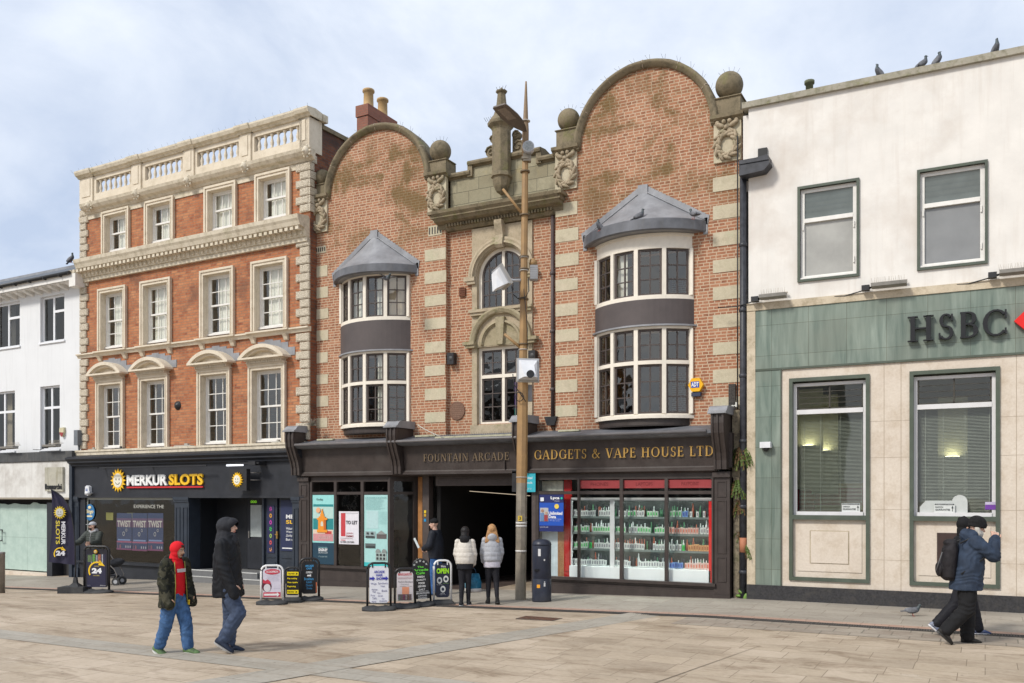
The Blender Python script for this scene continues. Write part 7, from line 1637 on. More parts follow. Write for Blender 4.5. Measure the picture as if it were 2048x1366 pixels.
# ---- pavement boards
def board(name, label, pxl, pxr, pyt, pyb, frame_mat, panel_cols, texts, yaw=0., arch=False, wide_base='oval', extra=None, tube_r=.022, bw=1.35):
    p = ground((pxl+pxr)/2, pyb); d_ = depth(p)/F; w_ = (pxr-pxl)*d_/max(.6, math.cos(yaw)); h_ = (pyb-pyt)*d_
    t = thing(name, label, 'pavement sign', loc=tuple(p), yaw=TH+yaw); W2_ = w_/2
    b = MB()
    if wide_base == 'oval':
        n = 24; b.rings([[(W2_*bw*math.cos(2*PI*k/n)*s_, .24*math.sin(2*PI*k/n)*s_, z+.035*(1-abs(math.sin(2*PI*k/n)))*(z > .02)) for k in range(n)] for s_, z in ((1, 0), (1., .03), (.8, .055), (.3, .075))])
    else: b.box(-W2_*bw, W2_*bw, -.2, .2, 0, .05); b.prismx([(-.16, .05), (-.05, .10), (.05, .10), (.16, .05)], -W2_, W2_)
    part('rubber_base', b, rubber, t)
    f = MB(); r0 = .12 if not arch else W2_-.02; pts = [(-W2_+.02, 0, .06), (-W2_+.02, 0, h_-r0)]+[(-W2_+.02+r0-r0*math.cos(a), 0, h_-r0+r0*math.sin(a)) for a in (R(25), R(50), R(75), R(90))]+[(W2_-.02-r0+r0*math.sin(a), 0, h_-r0+r0*math.cos(a)) for a in (R(0), R(25), R(50), R(75))]+[(W2_-.02, 0, h_-r0), (W2_-.02, 0, .06)]
    f.tube(pts, tube_r, 8); 
    if not arch: f.box(-W2_*.55, -W2_*.45, -.02, .02, h_-.09, h_-.01); f.box(W2_*.45, W2_*.55, -.02, .02, h_-.09, h_-.01)
    part('frame', f, frame_mat, t)
    m_ = MB(); a_ = W2_-.06; z0, z1 = .15, h_-.06; rr = .07 if not arch else a_*.98
    def rrect(a_, z0, z1, rt, rb):
        P_ = []
        for cx_, cz_, s0, r in ((a_-rt, z1-rt, 0, rt), (-a_+rt, z1-rt, 90, rt), (-a_+rb, z0+rb, 180, rb), (a_-rb, z0+rb, 270, rb)):
            for q_ in range(6): an = R(s0+18*q_); P_.append((cx_+r*math.cos(an), cz_+r*math.sin(an)))
        return P_
    if arch: a_ = W2_-.0; z1 = h_; rr = a_*.99
    m_.prism(rrect(a_, z0, z1, rr, .05), -.012, .012)
    cols = [panel_cols]
    if extra:
        for (x0, x1, y0, y1, c_) in extra:
            if c_ not in cols: cols.append(c_)
            m_.mi = cols.index(c_); m_.box(x0*a_, x1*a_, -.016, -.012, z0+(z1-z0)*y0, z0+(z1-z0)*y1)
    part('panel', m_, [flat(c_) for c_ in cols], t)
    tx = MB(); lc = []
    for (s_, x0, x1, y0, y1, c_, bd) in texts:
        if c_ not in lc: lc.append(c_)
        tx.mi = lc.index(c_); put_text(tx, s_, x0*a_, x1*a_, z0+(z1-z0)*y0, z0+(z1-z0)*y1, -.019, bd)
    part('lettering', tx, [flat(c_) for c_ in lc], t)
    return t, a_, z0, z1
BKf = plain('black_tube', (.018, .018, .02), .35, .2, 8); WHf = plain('white_tube_paint', (.72, .72, .72), .35, .05, 8)
BLU = (.025, .03, .32); WHT = (.66, .67, .72); CY = (.06, .32, .62); YE = (.80, .62, .01); GRN = (.13, .62, .05); WW = (.75, .75, .75); RD = (.50, .04, .07)
t, a_, z0, z1 = board('pavement_board', 'white pavement board with blue hair shop capitals and handwriting, leftmost of the group of four', 733, 783, 1126, 1221, BKf, WHT,
  [('ARCADE', -.52, .58, .81, .88, BLU, .03), ('HAIR', -.3, .4, .72, .79, BLU, .03), ('SHOP', -.28, .42, .62, .70, BLU, .03), ('Wigs', -.85, -.25, .48, .55, (.05, .05, .2), 0), ('Synthetic', -.1, .95, .49, .56, (.05, .05, .2), 0), ('Hair', .2, .65, .43, .48, (.05, .05, .2), 0), ('Human', -.75, -.15, .34, .39, (.05, .05, .2), 0), ('Hair', -.65, -.3, .28, .33, (.05, .05, .2), 0), ('Braids', .3, .85, .30, .36, (.05, .05, .2), 0), ('Eye', -.15, .15, .24, .29, (.05, .05, .2), 0), ('Pony', -.85, -.4, .17, .23, (.05, .05, .2), 0), ('Serum', -.1, .4, .17, .22, (.05, .05, .2), 0), ('Tails', -.7, -.25, .10, .16, (.05, .05, .2), 0), ('Hair', .3, .6, .09, .13, (.05, .05, .2), 0), ('Accessories', .05, .85, .03, .08, (.05, .05, .2), 0), ('more', -.75, -.3, .01, .05, (.05, .05, .2), 0)], yaw=R(6))
m = MB()
for sx in (-.78, .6): 
    x0 = sx*a_; zz = z0+(z1-z0)*.665; m.prism([(x0-.05, zz-.02), (x0+.02, zz-.02), (x0+.02, zz-.045), (x0+.07, zz), (x0+.02, zz+.045), (x0+.02, zz+.02), (x0-.05, zz+.02), (x0-.03, zz)], -.02, -.016)
part('arrows', m, flat(BLU), t)
t, a_, z0, z1 = board('pavement_board', 'white boutique pavement board with pink heading and orange square, second in the group of four', 788, 832, 1137, 1216, BKf, (.60, .56, .58),
  [('MARGARITA', -.85, .85, .86, .95, (.55, .10, .12), .02), ('SAMMANTHA\'S', -.9, .9, .74, .81, (.42, .22, .25), 0), ('Fashion Boutique', -.8, .95, .60, .68, (.06, .06, .08), 0), ('Dresses from £10', -.5, .5, .54, .58, (.06, .06, .08), 0), ('Ladies Tops', -.6, .9, .47, .51, (.06, .06, .08), 0)], yaw=R(8), extra=[(-.35, .5, .22, .47, (.68, .28, .16)), (-.85, .8, .0, .22, (.14, .10, .10)), (-.8, -.55, .0, .19, (.3, .38, .36)), (-.2, -.05, .02, .2, (.3, .04, .14)), (.05, .2, .02, .2, (.45, .38, .36)), (.35, .5, .0, .18, (.4, .2, .1))])
t, a_, z0, z1 = board('pavement_board', 'black arch-topped cafe board with green heading, leaning, third in the group of four', 829, 864, 1118, 1212, BKf, (.012, .012, .014),
  [('The', -.35, .35, .78, .83, GRN, .02), ('Arcade', -.85, .85, .70, .76, GRN, .02), ('Cafe', -.55, .45, .62, .68, GRN, .02), ('FRESH', -.42, .36, .53, .58, WW, .02), ('QUALITY', -.55, .5, .45, .50, WW, .02), ('FOOD', -.35, .35, .37, .42, WW, .02), ('SERVED', -.45, .45, .29, .34, WW, .02), ('DAILY', -.35, .35, .21, .26, WW, .02), ('BREAKFASTS', -.75, .8, .12, .165, WW, .02), ('LUNCHES', -.5, .5, .06, .10, WW, .02), ('DINNERS', -.5, .5, .0, .04, WW, .02)], yaw=R(5), arch=True, extra=[(-.7, .7, .185, .192, WW)])
t.rotation_euler[1] = R(-4)
m = MB()
for k in range(5): a0 = R(150-k*30); cx_, cz_ = a_*.8*math.cos(a0), z1-a_+a_*.8*math.sin(a0); m.prism([(cx_+(.03 if j % 2 == 0 else .013)*math.sin(j*PI/5), cz_+(.03 if j % 2 == 0 else .013)*math.cos(j*PI/5)) for j in range(10)], -.018, -.012)
part('stars', m, flat((.4, .42, .4)), t)
t, a_, z0, z1 = board('pavement_board', 'navy board in a white frame with large green OPEN, rightmost of the four', 866, 904, 1121, 1209, WHf, (.014, .018, .04),
  [("We're", -.25, .45, .88, .95, WW, .02), ('OPEN', -.9, .95, .70, .86, (.33, .70, .02), .05), ('Please stand here', -.9, -.05, .365, .385, WW, 0), ('Keep distance', .08, .92, .40, .42, (.3, .55, .1), 0), ('Be kind', -.3, .3, .10, .13, WW, 0), ('Thank you for caring', -.45, .45, .065, .085, WW, 0)], yaw=R(10), wide_base='box', bw=1.2)
m = MB()
for (cx_, cz_) in ((-.45, .50), (.5, .54), (.05, .24)): m.mi = 0; m.prism([(cx_*a_+.055*math.cos(j*PI/10), z0+(z1-z0)*cz_+.07*math.sin(j*PI/10)) for j in range(20)], -.018, -.012); m.mi = 1; m.prism([(cx_*a_+.03*math.cos(j*PI/4), z0+(z1-z0)*cz_+.035*math.sin(j*PI/4)) for j in range(8)], -.021, -.018)
part('round_icons', m, [flat((.65, .66, .64)), flat((.03, .04, .07))], t)
t, a_, z0, z1 = board('pavement_board', 'white-framed pavement board with red oval, drawn head and red arrow, leftmost of three', 521, 567, 1131, 1209, WHf, (.60, .57, .66),
  [('SCOOPBOX', -.62, .72, .85, .92, (.75, .7, .72), .02)]+[('mnumunm unmunu mnum', -.62+.1*(k % 2), .85-.08*(k % 3), .745-.045*k, .762-.045*k, (.35, .35, .45), 0) for k in range(5)]+[('nmu nm nmn', .2, .9, .30, .32, (.35, .35, .42), 0)], yaw=R(8), extra=[(-.95, .95, .02, .18, RD)])
m = MB(); m.mi = 0; m.prism([(.05*a_+a_*.84*math.cos(j*PI/14), z0+(z1-z0)*.885+.058*math.sin(j*PI/14)) for j in range(28)], -.0175, -.012); zz = z0+(z1-z0)*.10; m.mi = 1; m.prism([(-.85*a_, zz-.02), (.55*a_, zz-.02), (.55*a_, zz-.05), (.85*a_, zz), (.55*a_, zz+.05), (.55*a_, zz+.02), (-.85*a_, zz+.02)], -.0195, -.016)
hz_ = z0+(z1-z0)*.38; hx_ = -.58*a_
m.mi = 2; m.prism([(hx_+.10*math.cos(j*PI/8), hz_+.115*math.sin(j*PI/8)) for j in range(16)], -.0165, -.012); m.mi = 3; m.prism([(hx_+.01+.07*math.cos(j*PI/8), hz_-.03+.085*math.sin(j*PI/8)) for j in range(16)], -.0185, -.0165); m.mi = 0; m.prism([(hx_-.08, hz_+.07), (hx_+.09, hz_+.05), (hx_+.07, hz_+.11), (hx_+.02, hz_+.15), (hx_-.03, hz_+.12), (hx_-.08, hz_+.16)], -.0195, -.0185)
part('printed_shapes', m, [flat(RD), flat((.75, .72, .72)), flat((.10, .02, .035)), flat((.62, .6, .62))], t)
board('pavement_board', 'small black board with yellow key cutting and shoe repair lettering, middle of three', 567, 604, 1135, 1204, BKf, (.012, .012, .012),
  [('THIS WAY', -.75, .35, .83, .90, (.03, .03, .0), .02), ('>', .5, .8, .82, .91, (.03, .03, .0), .06), ('Key cutting', -.8, .7, .63, .71, YE, .03), ('Shoe repairs', -.8, .82, .47, .55, YE, .03), ('Engraving', -.8, .5, .31, .39, YE, .03), ('THIS WAY', -.8, .3, .10, .17, (.03, .03, .0), .02), ('>', .45, .75, .09, .18, (.03, .03, .0), .06)], yaw=R(-2), wide_base='box', extra=[(-.85, .92, .79, .94, YE), (-.85, .92, .06, .21, YE)], bw=1.2)
board('pavement_board', 'tall black cafe board with blue capitals and orange edge, rightmost of three', 599, 639, 1117, 1201, BKf, (.012, .012, .014),
  [('ARCADE', -.55, .55, .83, .89, CY, .03), ('CAFE', -.4, .3, .75, .81, CY, .03), ('OPEN', -.45, .35, .63, .69, WW, .02), ('Breakfasts', -.68, .55, .42, .50, CY, .01), ('Lunch', -.4, .3, .33, .40, CY, .01), ('Dinners', -.45, .4, .23, .30, CY, .01), ('Drinks', -.35, .35, .14, .20, CY, .01)], yaw=R(10), extra=[(.84, .97, .02, .35, (.70, .18, .07)), (-.3, .1, .54, .585, WW), (.1, .2, .53, .60, WW)], tube_r=.026)
# 24 hour board
t, a_, z0, z1 = board('pavement_board', 'large black framed poster board reading 24 inside a yellow arrow ring, beside the feather flag', 166, 221, 1093, 1186, BKf, (.014, .014, .022),
  [('24', -.42, .50, .36, .50, (.75, .76, .78), .06), ('OPEN', -.2, .25, .53, .56, (.5, .4, .1), .01), ('HOURS', -.28, .28, .29, .32, (.5, .4, .1), .01), ('18+', .35, .5, .03, .06, (.6, .6, .6), 0), ('slots', .5, .85, .03, .06, (.5, .5, .5), 0)], yaw=R(-6), tube_r=.03,
  extra=[(-.85, .85, .0, .86, (.022, .022, .05)), (-.8, -.4, .66, .84, (.12, .18, .08)), (-.35, -.1, .66, .86, (.15, .35, .08)), (-.05, .1, .62, .84, (.3, .32, .36)), (.15, .4, .66, .86, (.42, .16, .10)), (.5, .6, .6, .86, (.4, .42, .46)), (-.5, -.42, .62, .84, (.4, .42, .46)), (-.82, -.55, .03, .06, (.3, .3, .35))], bw=1.25)
def ring24(par, cx_, cz_, r, y, a0=-150, a1=60, T=None):
    m = MB(); m.T = T; n = 20
    for k in range(n):
        p0, p1 = R(a1+(360-(a1-a0))*k/n), R(a1+(360-(a1-a0))*(k+1)/n)
        m.add([(cx_+r*math.cos(p0), y, cz_+r*math.sin(p0)), (cx_+r*math.cos(p1), y, cz_+r*math.sin(p1)), (cx_+r*.84*math.cos(p1), y, cz_+r*.84*math.sin(p1)), (cx_+r*.84*math.cos(p0), y, cz_+r*.84*math.sin(p0))], [(0, 1, 2, 3)])
    e = R(a1); c = Vector((cx_+r*.92*math.cos(e), y, cz_+r*.92*math.sin(e))); m.add([tuple(c+Vector((-.16*r, 0, .36*r))), tuple(c+Vector((-.32*r, 0, -.2*r))), tuple(c+Vector((.42*r, 0, -.30*r)))], [(0, 1, 2)])
    return part('arrow_ring', m, flat((.80, .52, .02)), par)
ring24(t, .02, z0+(z1-z0)*.43, .235, -.02)
m = MB(); sun_logo(m, 0.0, z0+(z1-z0)*.93, .05, -.03); part('sun_emblem', m, [yel, flat((.6, .5, .3)), grey_l], t)
# feather flag
p = ground(151, 1186); d_ = depth(p)/F
t = thing('feather_flag', 'navy feather flag with a yellow sun, vertical lettering and a 24 ring', 'flag', loc=tuple(p), yaw=TH)
def fx(px): return (px-152)*d_
def fz(py): return (1186-py)*d_
m = MB(); m.box(fx(125), fx(176), -.24, .24, 0, .17); m.rings([[(q*sx, q*sy, z) for sx, sy in ((-1, -1), (1, -1), (1, 1), (-1, 1))] for q, z in ((.14, .17), (.05, .26), (.035, .4))], True, False); part('weighted_base', m, rubber, t)
edge = [(152, 1130), (151.5, 1100), (149, 1060), (144, 1030), (137, 1009), (126, 994), (115, 985), (104, 979)]
m = MB(); m.tube([(0, 0, .3), (0, 0, fz(1130))]+[(fx(a), 0, fz(b)) for a, b in edge], [.018]*4+[.014]*6, 8); part('flag_pole', m, black_iron, t)
left = [(98, 1124), (100, 1104), (104, 1070), (105, 1040), (105, 1015), (105, 1000), (104, 990), (103, 979)]
mm = MB(); n = 14; rows = []
for (a, b), (c_, d2) in zip([(x, y) for x, y in edge], left):
    rows.append([(fx(c_+(a-c_)*i/n), .03*math.sin(i*.9+b*.03)*(math.sin(PI*i/n)), fz(d2+(b-d2)*i/n)) for i in range(n+1)])
mm.rings(rows, False, True, False); part('sail', mm, plain('flag_cloth', (.022, .02, .045), .8, .12, 6), t)
m = MB(); sun_logo(m, fx(123.5), fz(1025), 13.5*d_, -.05, .95); part('sun_emblem', m, [plain('flag_yellow', (.62, .45, .03), .7), flat((.55, .55, .5)), grey_l], t)
def vtext(mb, s_, xc0, xc1, y0, y1, v, bold):
    vs, fs, _ = text_geo(s_, bold); mb.add([(fx(xc1)-(fx(xc1)-fx(xc0))*(1-y), v, fz(y0)+(fz(y1)-fz(y0))*x) for x, y in vs], fs)
m = MB(); vtext(m, 'SLOTS', 115, 123, 1041, 1088, -.06, .02); part('yellow_lettering', m, flat((.62, .50, .05)), t)
m = MB(); vtext(m, 'MERKUR', 126, 134, 1043, 1089, -.06, .03); put_text(m, '24', fx(115), fx(133.5), fz(1111), fz(1101), -.06, .06); part('white_lettering', m, flat((.62, .62, .66)), t)
ring24(t, fx(123.5), fz(1107.5), 13*d_, -.055)
# pushchair
p = ground(232, 1170); d_ = depth(p)/F
t = thing('pushchair', 'black pushchair with a folded hood half hidden behind the 24 board', 'pushchair', loc=tuple(p), yaw=TH)
m = MB(); cloth_b = plain('pushchair_fabric', (.03, .032, .038), .85, .3, 15, .2); m.ell((-.02, 0, .62), (.26, .2, .12), 14, 8, Matrix.Rotation(R(-15), 3, 'Y')); m.ell((-.25, 0, .42), (.24, .2, .10), 12, 8, Matrix.Rotation(R(20), 3, 'Y')); m.box(-.3, .02, -.18, .18, .2, .26); part('seat', m, cloth_b, t)
for sy in (-.22, .22):
    m = MB(); m.tube([(-.3, sy, .9), (-.12, sy, .62), (.05, sy, .45), (.12, sy, .3), (.08, sy, .16)], .014, 6); m.tube([(.05, sy, .24), (-.35, sy, .22)], .012, 6); part('frame', m, brushed, t)
    for sx, r_ in ((.09, .11), (-.5, .1)):
        m = MB(); m.tube([(sx, sy-.025, r_), (sx, sy+.025, r_)], r_, 18); o = part('wheel', m, rubber, t); m = MB(); m.tube([(sx, sy-.03, r_), (sx, sy+.03, r_)], r_*.5, 12); sub('hub', m, grey_plastic, o)

# ================================================================== PIGEONS
pg_b = plain('pigeon_grey', (.10, .105, .12), .7, .25, 30, .2); pg_w = plain('pigeon_wing', (.17, .175, .19), .7, .35, 25, .2, dark=(.03, .03, .035)); pg_n = plain('pigeon_neck', (.045, .06, .065), .4, .3, 20); pg_p = plain('pigeon_pink', (.4, .12, .1), .6)
def remesh(mb, voxel, smooth=3, its=None):
    me = mb.mesh('tmp', flat((.5, .5, .5))); o = bpy.data.objects.new('tmp', me); COL.objects.link(o)
    m = o.modifiers.new('r', 'REMESH'); m.mode = 'VOXEL'; m.voxel_size = voxel; m.use_smooth_shade = True
    if smooth: s = o.modifiers.new('s', 'SMOOTH'); s.factor = .5; s.iterations = smooth
    dg = bpy.context.evaluated_depsgraph_get(); r = bpy.data.meshes.new_from_object(o.evaluated_get(dg)); bpy.data.objects.remove(o); bpy.data.meshes.remove(me); return r
def pigeon(label, loc, yaw, pitch=R(35), fat=1., group=None, first=[None], flying=False, up=False, wm=None):
    t = thing('pigeon', label, 'pigeon', loc=tuple(loc), yaw=yaw, group=group)
    key = (round(pitch, 2), flying)
    if first[0] is None: first[0] = {}
    if key not in first[0]:
        rot = Matrix.Rotation(pitch, 3, 'X'); b = MB()
        c = Vector((0, 0, .12)); P_ = lambda x, y, z: c+rot @ Vector((x, y, z))
        b.ell(c, (.062, .12, .062), 14, 9, rot); b.ell(P_(0, .055, .01), (.055, .075, .06), 12, 8, rot); b.cap(P_(0, .09, .015), .042, P_(0, .13, .075 if pitch < .8 else .05), .028); b.ell(P_(0, .142, .095 if pitch < .8 else .07), (.027, .034, .028), 10, 7)
        b.rings([[tuple(P_(x, y, z)) for x, z in ((-w, h), (w, h), (w, -h), (-w, -h))] for y, w, h in ((-.08, .045, .025), (-.15, .03, .012), (-.23, .038, .008))], True, False)
        body = remesh(b, .008, 4); body.materials.clear(); body.materials.append(pg_b); body.materials.append(pg_n)
        for f in body.polygons:
            q = rot.transposed() @ (f.center-c); f.material_index = 1 if q.y > .085 and q.y+q.z > .10 else 0
        w = MB()
        for s in (-1, 1):
            if flying: w.rings([[tuple(P_(s*(.05+k*.07), y, .03+.05*math.sin(k*.6))) for y in (.07-.02*k, -.07-.012*k*k)] for k in range(5)], False, True, False)
            else: w.ell(P_(s*.052, -.03, .01), (.018, .12, .048), 10, 7, rot @ Matrix.Rotation(s*.1, 3, 'Z'))
        l = MB(); 
        for s in (-1, 1):
            if not flying: l.tube([(s*.025, .0, .08), (s*.027, .01, .01), (s*.027, .05, .004)], .006, 5); l.tube([(s*.027, .01, .008), (s*.027-.02, .04, .004)], .004, 4)
        bk_ = MB(); hp = P_(0, .17, .092 if pitch < .8 else .067); bk_.tube([hp, hp+Vector((0, .03, -.01))], [.008, .002], 6)
        first[0][key] = (body, w.mesh('wing', pg_w), l.mesh('legs', pg_p), bk_.mesh('beak', flat((.1, .1, .1))))
    bd, w, l, b = first[0][key]
    for nm, me in (('body', bd), ('wing', w), ('legs', l), ('beak', b)):
        if len(me.vertices) == 0: continue
        o = bpy.data.objects.new(nm, me); COL.objects.link(o); o.parent = t
    t.scale = (fat, fat, fat); return t
def onp(fr, px, py, v): u, z = fr.P(px, py, v); return fr.W(u, v, z)
pv_ = .08
for (px, py, yw, pt, tx) in ((1757.7, 156, R(140), R(48), 'slim upright dark pigeon alone on the bank roof edge, leftmost there'), (1844.5, 139.5, R(-60), R(30), 'plump pigeon with its head tucked, left of the pair on the bank roof edge'), (1874.5, 134, R(-95), R(50), 'pigeon looking right, right one of the pair on the bank roof edge'), (1991.5, 112.5, R(205), R(42), 'pale-breasted pigeon on the bank roof edge, farthest right')):
    u, z = G.P(px, py, pv_); pigeon(tx, Vector((u, 18.66+pv_, 10.205)), yw, pt, .9)
for (px, py, yw, pt, tx, v) in ((1199, 463, R(150), R(50), 'dark pigeon on the left slope edge of the right bay roof', -.35), (1278, 442, R(-70), R(25), 'pigeon crouching in the middle of the right bay roof', -.45), (1388, 438, R(60), R(15), 'speckled pigeon at the right edge of the right bay roof', -.2)):
    pigeon(tx, onp(G, px, py, v), yw, pt, .9)
pigeon('tiny dark pigeon on the slate roof of the white building', onp(L, 142, 526, .6), R(-80), R(40), 1.1)
pigeon('pigeon in flight with raised wings in front of the left bay window', onp(G, 773, 566, -.8), R(-110), R(-10), 1.0, flying=True)
p = ground(1825, 1233); pigeon('grey and white pigeon walking on the pavement in front of the bank', p, R(-75), R(5), .88)

# ================================================================== PEOPLE
def V3(*a): return Vector(a)
def fk(H, legs, arms, lean=0., tors_yaw=0., head_yaw=0., head_pitch=0., sw=.108):
    """joints in local space: x right, y forward, z up. legs=(hip pitch, knee bend), arms=(forward, outward, elbow bend, inward)"""
    J = {}; s = H
    up = V3(0, math.sin(lean), math.cos(lean)); Rz = Matrix.Rotation(tors_yaw, 3, 'Z')
    J['pelvis'] = V3(0, 0, 0); hip = (.055 if sw > .1 else .040)*s
    J['chest'] = J['pelvis']+up*.20*s; J['neck'] = up*.325*s; J['up'] = up
    for i, sx in ((0, -1), (1, 1)):
        h = V3(sx*hip, 0, -.01*s); hp, kb, ab = legs[i]
        d1 = V3(sx*math.sin(ab), math.sin(hp), -math.cos(hp)).normalized(); k = h+d1*.245*s
        a = hp-kb; d2 = V3(sx*math.sin(ab)*.6, math.sin(a), -math.cos(a)).normalized(); an = k+d2*.235*s
        J['hip%d' % i], J['knee%d' % i], J['ankle%d' % i] = h, k, an; J['foota%d' % i] = a
        sh = J['pelvis']+up*.285*s+Rz @ V3(sx*sw*s, 0, 0); f, o, el, inw = arms[i]
        d = V3(sx*math.sin(o), math.sin(f)*math.cos(o), -math.cos(f)*math.cos(o)); d = Rz @ d; e = sh+d*.165*s
        f2 = f+el; d = V3(sx*(math.sin(o)*.5-math.sin(inw)), math.sin(f2)*math.cos(inw), -math.cos(f2)*math.cos(inw)).normalized(); d = Rz @ d; wr = e+d*.15*s
        J['sh%d' % i], J['el%d' % i], J['wr%d' % i] = sh, e, wr; J['hd%d' % i] = d
    zmin = min(J['ankle0'].z, J['ankle1'].z)-.042*s
    for k in J:
        if isinstance(J[k], Vector) and k not in ('up', 'hd0', 'hd1'): J[k] = J[k]-V3(0, 0, zmin)
    J['Rh'] = Matrix.Rotation(head_yaw+tors_yaw*.0, 3, 'Z') @ Matrix.Rotation(head_pitch, 3, 'X')
    J['head'] = J['neck']+up*.012*s+J['Rh'] @ V3(0, .014*s, .066*s); J['H'] = s
    return J
def hand_shapes(mb, J, i, curl=.5, flip=1):
    s = J['H']; w = J['wr%d' % i]; d = J['hd%d' % i].normalized(); sx = (-1, 1)[i]
    side = d.cross(V3(1, 0, 0)); 
    if side.length < .2: side = V3(0, 1, 0)
    side.normalize(); pn = side.cross(d).normalized()      # side = thumb direction (forward), pn = palm normal
    if pn.x*sx > 0: pn = -pn
    if side.y < 0 and abs(d.z) > .5: side = -side
    hl = .1*s; pc = w+d*hl*.28
    for q in (-.3, -.1, .1, .3): mb.cap(w+side*q*hl*.55, .0085*s, w+d*hl*.45+side*q*hl*.72, .0085*s, 8)
    for q, L_ in ((.33, .44), (.11, .5), (-.11, .46), (-.33, .36)):
        b = w+d*hl*.45+side*q*hl*.75; l = hl*L_; c1 = curl*.7; c2 = curl*1.5
        m1 = b+(d*math.cos(c1)+pn*math.sin(c1))*l*.5; m2 = m1+(d*math.cos(c2)+pn*math.sin(c2))*l*.5
        mb.cap(b, .0058*s, m1, .0054*s, 8); mb.cap(m1, .0054*s, m2, .0046*s, 8)
    tb = w+d*hl*.12+side*hl*.25; tm = tb+(d*.6+side*.65+pn*.3).normalized()*hl*.3; mb.cap(tb, .008*s, tm, .0068*s, 8); mb.cap(tm, .0068*s, tm+(d*.85+side*.1+pn*.5).normalized()*hl*.24, .0055*s, 8)
def add_noise(me, amp, freq, seed=0, vert=.6, lim=None):
    me.update(); off = V3(seed*7.3, seed*3.1, seed); co = []
    ns_ = [v.normal.copy() for v in me.vertices]
    for v, n in zip(me.vertices, ns_):
        p_ = V3(v.co.x*freq, v.co.y*freq, v.co.z*freq*vert)+off
        a = noise.noise(p_)+.5*noise.noise(p_*2.3); v.co += n*amp*a
def drape(me, J, amp, seed):
    """cloth folds: ridges across the limb near joints"""
    ns_ = [v.normal.copy() for v in me.vertices]
    for v, n in zip(me.vertices, ns_):
        p_ = v.co; w = noise.noise(V3(p_.x*5, p_.y*5, p_.z*4)+V3(seed, 0, 0)); f = math.sin(p_.z*70+w*9)*.5+.5
        v.co += n*amp*(abs(math.sin(p_.z*26+w*7))**2-.4+.3*f*noise.noise(p_*9+V3(0, seed, 0)))
def baffle(me, axis, amp, per, z0, z1):
    ns_ = [v.normal.copy() for v in me.vertices]
    for v, n in zip(me.vertices, ns_):
        t_ = v.co.z/per; v.co += n*amp*(abs(math.sin(PI*t_))**.5-.6)
def footang(J, i):
    a = J['foota%d' % i]; return a if (a < -.25 or J['ankle%d' % i].z > .1*J['H']) else 0.
